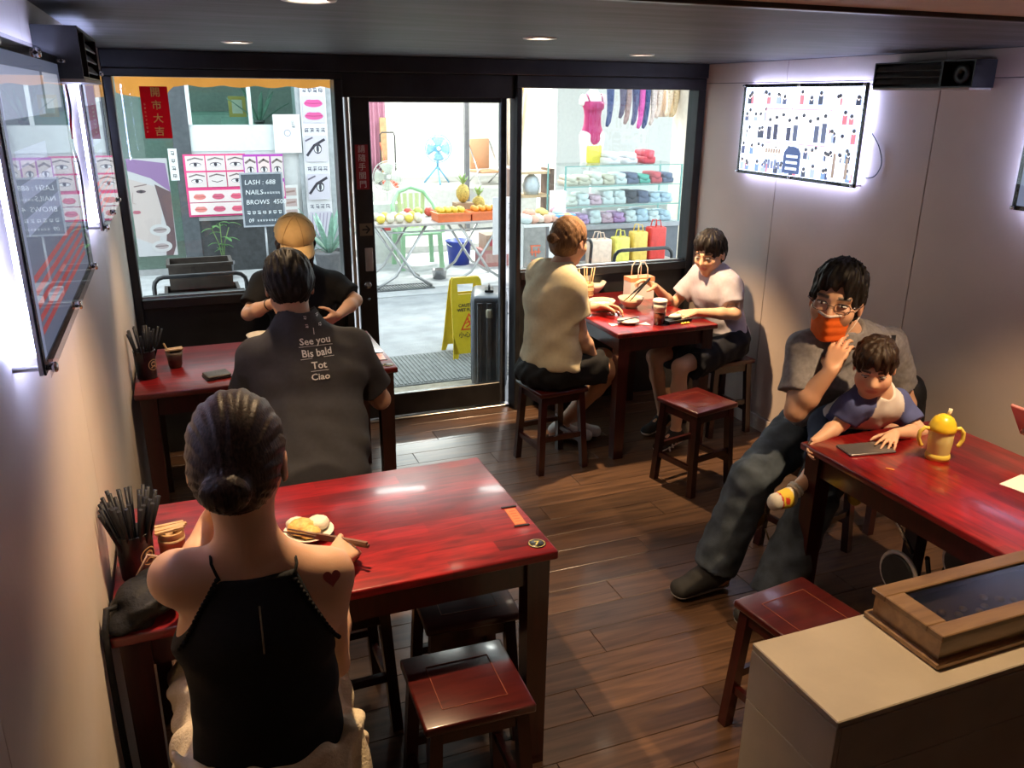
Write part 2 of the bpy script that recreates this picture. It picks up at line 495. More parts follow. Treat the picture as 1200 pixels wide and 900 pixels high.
# ceiling: dark painted board over the tables, pale board towards the back, a black trim between
m, ns, ln, p = new_mat('dark_ceiling_paint')
tc = N(ns, 'ShaderNodeTexCoord'); mp = N(ns, 'ShaderNodeMapping'); mp.inputs['Scale'].default_value = (1.2, 7, 1); mp.inputs['Rotation'].default_value = (0, 0, .16)
nz = N(ns, 'ShaderNodeTexNoise'); nz.inputs['Scale'].default_value = 1.6; nz.inputs['Detail'].default_value = 7; nz.inputs['Roughness'].default_value = .62
cr = N(ns, 'ShaderNodeValToRGB'); cr.color_ramp.elements[0].position = .42; cr.color_ramp.elements[1].position = .72
cr.color_ramp.elements[0].color = (.045, .045, .052, 1); cr.color_ramp.elements[1].color = (.12, .12, .135, 1)
ln.new(tc.outputs['Object'], mp.inputs['Vector']); ln.new(mp.outputs[0], nz.inputs['Vector']); ln.new(nz.outputs['Fac'], cr.inputs['Fac'])
ln.new(cr.outputs[0], p.inputs['Base Color']); p.inputs['Roughness'].default_value = .55
dark_ceiling = m
struct(MB().box((XL - .12, 1.745, ZC), (XR + .12, YF + .02, ZC + .14)).build('ceiling', dark_ceiling))
struct(MB().box((XL - .12, YB - .1, ZC), (XR + .12, 1.735, ZC + .14)).build('ceiling', mat('pale_ceiling_paint', (.62, .54, .47), rough=.6, noise=.05)))
struct(MB().box((XL, 1.72, ZC - .012), (XR, 1.75, ZC + .02), bev=.002).build('trim_1', black_metal))

# shop front: black frame, two fixed windows and a sliding glass door
glass = pane_mat('clear_glass', (.93, .97, .96), refl=1.0)
YW = 4.86                                   # plane of the window panes
XA, XB, XC, XD = XL, .895, 1.915, XR        # bays: window, door, window
def bar(x0, x1, z0, z1, y0=YW - .07, y1=YW + .05, b=.004):
    return MB().box((x0, y0, z0), (x1, y1, z1), bev=b)
wf = struct(MB().box((XL - .12, YF - .02, 2.10), (XR + .12, YF + .10, 4.4)).build('wall_front', black_board))
MB().box((XL, YW - .085, 2.075), (XR, YF, ZC), bev=.004).build('head_beam', black_metal, wf)
def window(name, x0, x1, zs, zt, stile_l, stile_r):
    w = struct_empty(name, ((x0 + x1) / 2, YW, 0))
    def part(n, mb, mt): return mb.build(n, mt, w, world=True)
    part('frame_head', bar(x0, x1, zt, 2.075), black_metal)
    part('frame_stile', bar(x0, x0 + stile_l, 0, zt), black_metal)
    part('frame_stile', bar(x1 - stile_r, x1, 0, zt), black_metal)
    part('sill', MB().box((x0 + stile_l, YW - .075, zs - .05), (x1 - stile_r, YW + .06, zs), bev=.004), black_metal)
    part('bead', MB().box((x0 + stile_l, YW - .03, zs), (x1 - stile_r, YW - .018, zs + .010)), mat('bare_aluminium', (.5, .5, .5), rough=.3, metal=1, noise=.1))
    part('lower_panel', MB().box((x0 + stile_l, YW - .03, .0), (x1 - stile_r, YW + .03, zs - .05)), black_board)
    part('pane', MB().box((x0 + stile_l, YW - .004, zs), (x1 - stile_r, YW + .004, zt)), glass)
    return w
window('window_1', XA, XB, .905, 2.035, .042, .045)
window('window_2', XC, XD, .915, 2.005, .032, .055)
# door bay
YD = 4.905                                  # room-side face of the sliding door leaf
dr = struct_empty('door_1', ((XB + XC) / 2, YD, 0))
def dpart(n, mb, mt): return mb.build(n, mt, dr, world=True)
dpart('door_head', MB().box((XB, YW - .03, 1.945), (XC, YD - .004, 2.075), bev=.004), black_metal)
dpart('door_stile', MB().box((.955, YD, .02), (1.062, YD + .04, 1.96), bev=.004), black_metal)
dpart('door_stile', MB().box((1.855, YD, .02), (1.895, YD + .04, 1.96), bev=.004), mat('dark_grey_metal', (.10, .11, .13), rough=.3, metal=.7, noise=.15))
dpart('bottom_rail', MB().box((1.062, YD, .02), (1.855, YD + .04, .165), bev=.004), black_metal)
dpart('top_rail', MB().box((1.062, YD, 1.92), (1.855, YD + .04, 1.96), bev=.004), black_metal)
dpart('pane', MB().box((1.06, YD + .016, .165), (1.857, YD + .024, 1.92)), glass)
dpart('floor_track', MB().box((XB, YD - .03, 0), (XC, YD + .07, .014), bev=.003), mat('worn_aluminium', (.42, .42, .43), rough=.35, metal=1, noise=.2))
dpart('edge_channel', MB().box((.925, YD + .005, .02), (.945, YD + .03, 1.945), bev=.002), MATS['bare_aluminium'])
def on_door(x, y): return at_y(x, y, YD)
q = on_door(432.5, 304)
dpart('pull_handle', MB().box((q.x - .024, YD - .010, q.z - .07), (q.x + .024, YD, q.z + .07), bev=.005, seg=2), mat('beige_plastic', (.55, .47, .40), rough=.45, noise=.06))
RX90 = Matrix.Rotation(PI / 2, 4, 'X')
q = on_door(431, 334)
lock_steel = mat('lock_steel', (.35, .35, .36), rough=.25, metal=1, noise=.1)
dpart('lock', MB().lathe([(.0, 0), (.022, 0), (.022, .010), (.016, .014), (0, .014)], 20, M=RX90, c=(q.x, YD, q.z)), lock_steel)
dpart('lock', MB().lathe([(.0, 0), (.009, 0), (.009, .010), (0, .012)], 16, M=RX90, c=(q.x + .002, YD, q.z - .085)), lock_steel)
flat_print = attr_mat('printed_paper', rough=.5)
def door_print(n, px, py, pr):
    q = on_door(px, py)
    return pr.build(n, flat_print, frame_M((q.x, YD - .0008, q.z), (1, 0, 0), (0, 0, 1)), dr)
pr = Print(); pr.rect(-.037, -.125, .037, .125, (.32, .012, .016))
for i, ch in enumerate('請隨手關門'): pr.text(ch, 0, .098 - i * .049, .033, (.85, .80, .74))
door_print('red_sticker', 424.5, 196, pr)
pr = Print(); pr.rect(-.038, -.036, .038, .036, (.20, .15, .09)); pr.stroke([(-.02, 0), (.02, 0)], .009, (.005, .005, .005)); pr.stroke([(.002, .02), (.021, 0), (.002, -.02)], .009, (.005, .005, .005))
door_print('arrow_sticker', 429, 269, pr)

# ================================================================== LAMPS AND LIGHT BOXES
WARM = (1.0, .68, .38)
def downlight(x, y, label, power, spot=1.15, blend=.6, col=WARM, r=.05, glow=30, tgt=None, off=None):
    t = thing('downlight' if off is None else 'downlight_%s_offscreen' % off, label, 'ceiling light', (x, y, ZC), group='recessed ceiling downlights')
    MB().lathe([(r * .86, .02), (r * .86, -.001), (r * 1.0, -.006), (r * 1.25, -.004), (r * 1.3, 0), (r * 1.3, .004)], 28, cap0=False, cap1=False).build('trim_ring', mat('lamp_trim', (.75, .72, .68), rough=.35, noise=.05), t)
    MB().lathe([(0.0, -.0015), (r * .86, -.0015)], 28, cap0=False, cap1=False).build('lens', emitter('lamp_lens', (1, .86, .66), glow), t)
    ld = bpy.data.lights.new('lamp_bulb' if off is None else 'lamp_bulb_%s_offscreen' % off, 'SPOT'); ld.energy = power; ld.color = col; ld.spot_size = spot; ld.spot_blend = blend
    ld.shadow_soft_size = .025
    lo = bpy.data.objects.new(ld.name, ld); C.objects.link(lo); lo.parent = t; lo.location = (0, 0, -.02)
    if tgt is not None:
        d = Vector(tgt) - Vector((x, y, ZC)); lo.rotation_euler = d.to_track_quat('-Z', 'Y').to_euler()
    return t
downlight(.33, 2.12, 'lit recessed downlight above the red table with the number disc', 165, spot=1.75, blend=.9)
downlight(.30, 3.89, 'lit recessed downlight above the table with the wallet', 80, spot=1.4)
downlight(1.31, 3.06, 'lit recessed downlight over the open floor in the middle', 28, spot=1.6)
downlight(2.25, 3.95, 'lit recessed downlight above the table full of bowls', 320, spot=1.25, tgt=(2.38, 4.15, .75))
downlight(2.45, 1.52, 'lit recessed downlight above the table with the yellow cup', 150, spot=1.5, tgt=(2.42, 1.75, .75), off='right_table')
downlight(1.30, 1.10, 'lit recessed downlight in the pale ceiling before the counter', 55, spot=1.5, tgt=(1.45, .85, .9), off='counter')

lb_black = mat('lightbox_black_border', (.012, .012, .016), rough=.25, noise=.2)
lb_acrylic = pane_mat('lightbox_acrylic', (.97, .98, 1), refl=1.0)
chrome = mat('chrome', (.75, .75, .77), rough=.15, metal=1, noise=.05)
led = emitter('led_strip', (.50, .58, 1.0), 55)
lb_print = attr_mat('lit_print', rough=.35, emit=2.6)
lb_print_dim = attr_mat('dim_lit_print', rough=.35, emit=1.7)
def lightbox(side, y0, y1, z0, z1, label, draw, pm, stand=.045):
    """acrylic picture panel held off the wall by bolts, LED strip round its back edge"""
    s = 1 if side == 'right' else -1
    xw = XR if s > 0 else XL
    xf = xw - s * stand
    t = thing('light_box_panel', label, 'light box', (xw, (y0 + y1) / 2, z0))
    def part(n, mb, mt): return mb.build(n, mt, t, world=True)
    part('back_panel', MB().box((xf, y0, z0), (xf + s * .006, y1, z1)), mat('lightbox_back', (.7, .7, .75), rough=.5, noise=.05))
    b = .018
    part('border', MB().box((xf - s * .001, y0, z0), (xf - s * .004, y1, z0 + b)).box((xf - s * .001, y0, z1 - b), (xf - s * .004, y1, z1))
         .box((xf - s * .001, y0, z0 + b), (xf - s * .004, y0 + b, z1 - b)).box((xf - s * .001, y1 - b, z0 + b), (xf - s * .004, y1, z1 - b)), lb_black)
    part('acrylic_sheet', MB().box((xf - s * .007, y0 - .004, z0 - .004), (xf - s * .011, y1 + .004, z1 + .004)), lb_acrylic)
    i = .025; w = .012; xs = xf + s * .010; xe = xf + s * .018
    part('led_strip', MB().box((xs, y0 + i, z0 + i), (xe, y1 - i, z0 + i + w)).box((xs, y0 + i, z1 - i - w), (xe, y1 - i, z1 - i))
         .box((xs, y0 + i, z0 + i), (xe, y0 + i + w, z1 - i)).box((xs, y1 - i - w, z0 + i), (xe, y1 - i, z1 - i)), led)
    RY = Matrix.Rotation(-s * PI / 2, 4, 'Y')
    for yy in (y0 + .012, (y0 + y1) / 2, y1 - .012):
        for zz in (z0 + .010, z1 - .010):
            part('stand_off_bolt', MB().lathe([(0, -stand), (.005, -stand), (.005, .011), (.009, .012), (.009, .019), (.006, .021), (0, .021)], 12, M=RY, c=(xf, yy, zz)), chrome)
    W, H = y1 - y0 - 2 * b, z1 - z0 - 2 * b
    pr = Print(step=.00001); draw(pr, W, H)
    if s > 0: M = frame_M((xf - .0015, y1 - b, z0 + b), (0, -1, 0), (0, 0, 1))
    else: M = frame_M((xf + .0015, y0 + b, z0 + b), (0, 1, 0), (0, 0, 1))
    pr.build('picture', pm, M, t)
    return t
def draw_collage(seed, base, pale=True):
    def f(pr, W, H):
        r = random.Random(seed)
        pr.rect(0, 0, W, H, base)
        cols = [(.62, .70, .95), (.80, .84, 1), (.45, .52, .75), (.9, .9, 1), (.7, .8, .95), (.55, .6, .7)]
        nx, ny = 7, 5
        for i in range(nx):
            for j in range(ny):
                x0, y0 = W * i / nx, H * j / ny
                pr.rect(x0 + .002, y0 + .002, x0 + W / nx - .002, y0 + H / ny - .002, r.choice(cols))
                for k in range(r.randint(2, 4)):     # small standing figures in each snapshot
                    cx = x0 + W / nx * (.15 + .7 * r.random()); hh = H / ny * (.45 + .4 * r.random())
                    c = r.choice([(.03, .035, .06), (.05, .06, .12), (.25, .3, .5), (.9, .9, 1), (.5, .12, .15), (.12, .2, .35)])
                    pr.rect(cx - .016, y0 + .004, cx + .016, y0 + hh * .68, c)
                    pr.disc(cx, y0 + hh * .82, .011, .014, (.75, .62, .55), 10)
                    pr.disc(cx, y0 + hh * .88, .012, .010, (.03, .03, .04), 10)
        a = .22 * W; b_ = .78 * W
        pr.rect(a, .36 * H, b_, .76 * H, (.55, .22, .32)); pr.rect(a + .006, .36 * H + .006, b_ - .006, .76 * H - .006, (.86, .88, 1))
        for k in range(9):
            cx = a + (b_ - a) * (.08 + .105 * k); pr.rect(cx - .018, .40 * H, cx + .018, (.55 + .03 * (k % 3)) * H, r.choice([(.03, .03, .06), (.06, .07, .12), (.8, .82, .95)])); pr.disc(cx, (.60 + .03 * (k % 3)) * H, .013, .016, (.72, .6, .55), 10); pr.disc(cx, (.63 + .03 * (k % 3)) * H, .014, .010, (.02, .02, .03), 10)
        pr.rect(.42 * W, .03 * H, .57 * W, .24 * H, (.03, .05, .13)); pr.disc(.495 * W, .24 * H, .075 * W, .10 * H, (.03, .05, .13))
        for k in range(3):
            pr.rect(.445 * W, (.07 + .07 * k) * H, .545 * W, (.10 + .07 * k) * H, (.6, .65, .8))
        pr.rect(.24 * W, .23 * H, .40 * W, .31 * H, (.9, .85, .7))
        for k in range(6): pr.rect((.25 + .024 * k) * W, .245 * H, (.266 + .024 * k) * W, .295 * H, (.2, .14, .12))
        for k in range(5): pr.rect((.25 + .03 * k) * W, .06 * H, (.272 + .03 * k) * W, (.15 + .02 * (k % 2)) * H, (.12, .14, .22))
        for k in range(6): pr.rect((.80 + .032 * k) * W, .04 * H, (.822 + .032 * k) * W, (.26 + .04 * (k % 2)) * H, r.choice([(.04, .05, .1), (.85, .87, 1), (.2, .15, .12)]))
    return f
def draw_dark_menu(seed):
    def f(pr, W, H):
        r = random.Random(seed)
        pr.rect(0, 0, W, H, (.10, .115, .17))
        pr.rect(.04 * W, .78 * H, .6 * W, .95 * H, (.30, .33, .45)); pr.rect(.64 * W, .80 * H, .95 * W, .95 * H, (.45, .47, .55))
        for k in range(5): pr.rect(.05 * W, (.07 + .045 * k) * H, .95 * W, (.095 + .045 * k) * H, (.32, .05, .05))
        for k in range(3): pr.rect(.08 * W, (.40 + .11 * k) * H, (.5 + .1 * r.random()) * W, (.46 + .11 * k) * H, (.20, .22, .33))
    return f
lightbox('right', 3.35, 4.33, 1.535, 2.035, 'white backlit photo collage panel beside the black wall unit', draw_collage(3, (.86, .9, 1)), lb_print)
lightbox('right', 1.50, 2.47, 1.535, 2.035, 'backlit dark panel on the right wall past the black wall unit', draw_dark_menu(5), lb_print_dim)
lightbox('left', 1.48, 2.42, 1.515, 2.035, 'large backlit acrylic panel on the left wall above the chopstick cup', draw_dark_menu(2), lb_print_dim)
lightbox('left', 2.98, 3.80, 1.535, 2.035, 'backlit acrylic panel on the left wall next to the shop window', draw_dark_menu(9), lb_print_dim)
# cables of the panels
cable = mat('black_cable', (.012, .012, .018), rough=.45, noise=.2)
def cable_obj(pts, label, r=.0028):
    mb = MB(); P = [Vector(p) for p in pts]; Q = []
    for i in range(len(P) - 1):
        p0, p1, p2, p3 = P[max(i - 1, 0)], P[i], P[i + 1], P[min(i + 2, len(P) - 1)]
        for k in range(6):
            t = k / 6; Q.append(.5 * ((2 * p1) + (p2 - p0) * t + (2 * p0 - 5 * p1 + 4 * p2 - p3) * t * t + (3 * p1 - p0 - 3 * p2 + p3) * t ** 3))
    Q.append(P[-1]); o = mb.tube(Q, r, 6).build('power_cable', cable); return tag(o, label, 'cable')
cable_obj([(XR - .006, 3.33, 1.80), (XR - .008, 3.27, 1.74), (XR - .006, 3.24, 1.66), (XR - .008, 3.27, 1.60), (XR - .006, 3.33, 1.585)], 'thin black cable hanging beside the white photo collage panel')
cable_obj([(XL + .006, 2.93, 2.02), (XL + .010, 2.95, 1.92), (XL + .006, 2.90, 1.82), (XL + .010, 2.95, 1.72), (XL + .006, 2.94, 1.55)], 'black cable down the side of the panel next to the shop window', .004)
cable_obj([(XL + .006, 1.44, 1.90), (XL + .008, 1.45, 1.83), (XL + .010, 1.42, 1.77), (XL + .008, 1.44, 1.70)], 'black cable beside the large backlit acrylic panel', .004)

# black ventilation units
def wall_unit(side, y0, y1, z0, z1, label, depth=.12):
    s = 1 if side == 'right' else -1
    xw = XR if s > 0 else XL
    t = thing('wall_ventilation_unit', label, 'vent unit', (xw, (y0 + y1) / 2, z0))
    def part(n, mb, mt): return mb.build(n, mt, t, world=True)
    k = .006; X0, X1 = xw - s * depth, xw
    body = mat('unit_black_plastic', (.016, .016, .019), rough=.4, noise=.2)
    part('casing', MB().box((X0, y0, z1 - k), (X1, y1, z1)).box((X0, y0, z0), (X1, y1, z0 + k)).box((X0, y0, z0 + k), (X1, y0 + k, z1 - k))
         .box((X0, y1 - k, z0 + k), (X1, y1, z1 - k)).box((xw - s * .02, y0 + k, z0 + k), (X1, y1 - k, z1 - k)), body)
    ym = y0 + (y1 - y0) * .30
    part('divider', MB().box((X0, ym - .006, z0 + k), (X1, ym + .006, z1 - k)), body)
    n = 3
    for i in range(n):
        zc = z0 + (z1 - z0) * (i + 1) / (n + 1)
        a = MB().beam((X0 + s * .012, ym + .008, zc), (X0 + s * .012, y1 - k, zc), .004, .026, up=(s * .6, 0, .8))
        part('louvre', a, mat('unit_grey_louvre', (.06, .058, .055), rough=.4, noise=.2))
    part('fan_housing', MB().lathe([(.0, 0), (.012, 0), (.014, .012), (.040, .014), (.044, .0)], 20, M=Matrix.Rotation(-s * PI / 2, 4, 'Y'), c=(X0 + s * .035, (y0 + ym) / 2, (z0 + z1) / 2)), body)
    part('bottom_strip', MB().box((X0 - s * .002, y0 + .01, z0 - .008), (X1, y1 - .005, z0)), mat('unit_pale_strip', (.42, .36, .32), rough=.5, noise=.08))
    return t
wall_unit('right', 2.70, 3.25, 2.005, 2.115, 'black louvred ventilation unit high on the right wall')
wall_unit('left', 2.40, 3.00, 1.985, 2.105, 'black louvred ventilation unit high on the left wall', depth=.10)

# ================================================================== FURNITURE
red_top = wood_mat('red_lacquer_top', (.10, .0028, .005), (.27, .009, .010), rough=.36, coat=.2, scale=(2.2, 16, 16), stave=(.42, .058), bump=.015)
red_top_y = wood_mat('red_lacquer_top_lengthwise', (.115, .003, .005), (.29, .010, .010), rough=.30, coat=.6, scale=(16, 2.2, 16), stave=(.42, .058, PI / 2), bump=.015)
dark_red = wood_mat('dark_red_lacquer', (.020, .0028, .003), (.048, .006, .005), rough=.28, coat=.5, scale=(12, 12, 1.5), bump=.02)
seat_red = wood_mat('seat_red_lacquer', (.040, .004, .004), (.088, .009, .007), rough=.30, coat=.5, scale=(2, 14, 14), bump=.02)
inlay = mat('worn_inlay_line', (.20, .05, .02), rough=.5, noise=.2)
def table(label, x0, x1, y0, y1, top, group='red lacquered dining tables', H=.75):
    cx, cy = (x0 + x1) / 2, (y0 + y1) / 2; a, b = (x1 - x0) / 2, (y1 - y0) / 2
    t = thing('dining_table', label, 'table', (cx, cy, 0), group=group)
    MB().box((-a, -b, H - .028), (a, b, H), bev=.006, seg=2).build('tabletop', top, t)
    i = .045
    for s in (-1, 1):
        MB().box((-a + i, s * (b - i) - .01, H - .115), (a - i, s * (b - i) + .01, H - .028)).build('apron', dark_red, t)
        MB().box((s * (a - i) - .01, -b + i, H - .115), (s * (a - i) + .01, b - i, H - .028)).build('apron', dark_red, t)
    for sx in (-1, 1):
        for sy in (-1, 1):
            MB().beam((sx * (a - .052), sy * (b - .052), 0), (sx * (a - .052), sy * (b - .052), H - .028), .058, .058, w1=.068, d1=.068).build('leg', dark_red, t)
    return t
table('red lacquered table with a number disc and orange sticker, chopsticks at its wall end', -.265, .885, 1.868, 2.56, red_top)
table('red lacquered table by the shop window with a wallet on it', -.265, .875, 3.665, 4.36, red_top)
table('red lacquered table holding the yellow toddler cup', 2.052, 2.72, 1.15, 2.27, red_top_y)
table('red lacquered table crowded with bowls beside the glass door', 2.125, 2.765, 3.825, 4.765, red_top_y)

def stool_proto():
    t = thing('wooden_stool', '', 'stool', (0, 0, 0))
    a = .148; H = .47
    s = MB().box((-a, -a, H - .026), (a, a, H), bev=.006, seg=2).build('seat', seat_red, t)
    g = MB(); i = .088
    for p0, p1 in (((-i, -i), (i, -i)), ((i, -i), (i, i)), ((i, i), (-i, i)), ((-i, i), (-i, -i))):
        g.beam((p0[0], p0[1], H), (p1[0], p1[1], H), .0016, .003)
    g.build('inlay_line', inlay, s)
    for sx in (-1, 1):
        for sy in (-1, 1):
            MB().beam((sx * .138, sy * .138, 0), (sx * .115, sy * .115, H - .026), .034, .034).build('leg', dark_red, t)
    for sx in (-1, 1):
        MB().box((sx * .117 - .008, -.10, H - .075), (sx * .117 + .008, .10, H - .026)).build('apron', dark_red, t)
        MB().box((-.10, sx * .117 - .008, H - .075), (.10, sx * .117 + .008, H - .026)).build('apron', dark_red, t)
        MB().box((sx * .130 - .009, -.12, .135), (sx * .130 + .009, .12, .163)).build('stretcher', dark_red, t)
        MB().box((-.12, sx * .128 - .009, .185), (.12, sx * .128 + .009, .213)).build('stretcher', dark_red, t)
    return t
SG = 'red wooden stools'
st0 = stool_proto(); st0['group'] = SG
st0.location = (1.80, 3.955, 0); st0.rotation_euler = (0, 0, .09); st0['label'] = 'red wooden stool under the woman in the cream tee'
for x, y, rz, lb in [
        (2.405, 3.45, .21, 'empty red wooden stool standing before the table full of bowls'),
        (2.985, 4.08, .03, 'red wooden stool under the boy in the lilac tee'),
        (1.645, 1.71, .12, 'empty red wooden stool between the tiled counter and the cross-legged man'),
        (.575, 1.772, -.03, 'empty red wooden stool pulled half out from under the number-disc table'),
        (.695, 2.165, -.06, 'empty red wooden stool under the end of the number-disc table with the orange sticker'),
        (.335, 2.33, .02, 'empty red wooden stool under the middle of the number-disc table'),
        (.055, 1.50, .02, 'red wooden stool under the woman in the black halter top'),
        (.41, 3.30, .03, 'red wooden stool under the man in the printed grey tee'),
        (.57, 4.615, 0, 'red wooden stool under the woman in the cap by the window'),
        (2.50, 2.67, .25, 'red wooden stool under the man with the orange mask'),
        (3.00, 1.72, 0, 'red wooden stool under the diner holding a phone')]:
    copy_tree(st0, (x, y, 0), rz, lb, group=SG)

# tiled counter
stone = mat('beige_stone_tile', (.50, .43, .33), rough=.42, noise=.10, nscale=7, bump=.03, bscale=120, coat=.15)
ct = thing('tiled_counter', 'beige stone-tiled counter end with a glass-lidded wooden box on it', 'counter', (1.6, .985, 0))
CX0, CX1, CY0, CY1, CH = .945, XR - .01, .87, 1.105, .95
def cpart(n, mb, mt): return mb.build(n, mt, ct, world=True)
cpart('core', MB().box((CX0 + .012, CY0 + .012, 0), (CX1, CY1 - .012, CH - .016)), mat('counter_core', (.62, .55, .43), rough=.8, noise=.1))
xs_ = [CX0, 1.545, 2.145, 2.745, CX1]
for a, b in zip(xs_[:-1], xs_[1:]):
    cpart('top_tile', MB().box((a, CY0, CH - .014), (b - .002, CY1, CH), bev=.002), stone)
    for z0, z1 in ((0, .22), (.22, .52), (.52, .82), (.82, CH - .015)):
        cpart('front_tile', MB().box((a + .013, CY0, z0 + .001), (b - .001, CY0 + .012, z1 - .001), bev=.001), stone)
        cpart('back_tile', MB().box((a + .013, CY1 - .012, z0 + .001), (b - .001, CY1, z1 - .001), bev=.001), stone)
for z0, z1 in ((0, .22), (.22, .52), (.52, .82), (.82, CH - .015)):
    cpart('end_tile', MB().box((CX0, CY0, z0 + .001), (CX0 + .012, CY1, z1 - .001), bev=.001), stone)

# ================================================================== PEOPLE: smooth bodies grown from distance fields
def nv(a): return np.asarray(a, dtype=np.float32)
def unit(a):
    a = nv(a); return a / (np.linalg.norm(a) + 1e-9)
def cap(a, b, ra, rb):
    a, b = nv(a), nv(b); ab = b - a; L2 = float(ab @ ab) + 1e-9
    def f(P):
        t = np.clip(((P - a) @ ab) / L2, 0, 1)
        q = P - a - t[:, None] * ab
        return np.sqrt((q * q).sum(1)) - (ra + (rb - ra) * t)
    return f
def ecap(a, b, ra, rb, lat, ratio, ratio2=None):
    """tapered limb or trunk, wider along the direction lat"""
    a, b = nv(a), nv(b); ab = b - a; L2 = float(ab @ ab) + 1e-9
    lat = unit(lat); lat = unit(lat - ab * float(lat @ ab) / L2)
    r2 = ratio if ratio2 is None else ratio2
    def f(P):
        t = np.clip(((P - a) @ ab) / L2, 0, 1)
        q = P - a - t[:, None] * ab
        w = q @ lat
        rr = ratio + (r2 - ratio) * t
        q = q - lat * (w * (1 - 1 / rr))[:, None]
        return np.sqrt((q * q).sum(1)) - (ra + (rb - ra) * t)
    return f
def ell(c, r, R=None):
    """ellipsoid; rows of R are its axes"""
    c, r = nv(c), nv(r); m = float(r.min())
    def f(P):
        q = P - c
        if R is not None: q = q @ nv(R).T
        k0 = np.sqrt(((q / r) ** 2).sum(1)); k1 = np.sqrt(((q / (r * r)) ** 2).sum(1)) + 1e-9
        return np.where(k0 < .3, (k0 - 1) * m, k0 * (k0 - 1) / k1)
    return f
def half(p, n):
    """negative on the side of p against n (kept side when intersected)"""
    p, n = nv(p), unit(n)
    return lambda P: (P - p) @ n
def flat(f, p, n):
    h_ = half(p, n)
    return lambda P: np.maximum(f(P), h_(P))
def smin(a, b, k):
    if k <= 0: return np.minimum(a, b)
    h_ = np.clip(.5 + .5 * (b - a) / k, 0, 1)
    return b + (a - b) * h_ - k * h_ * (1 - h_)
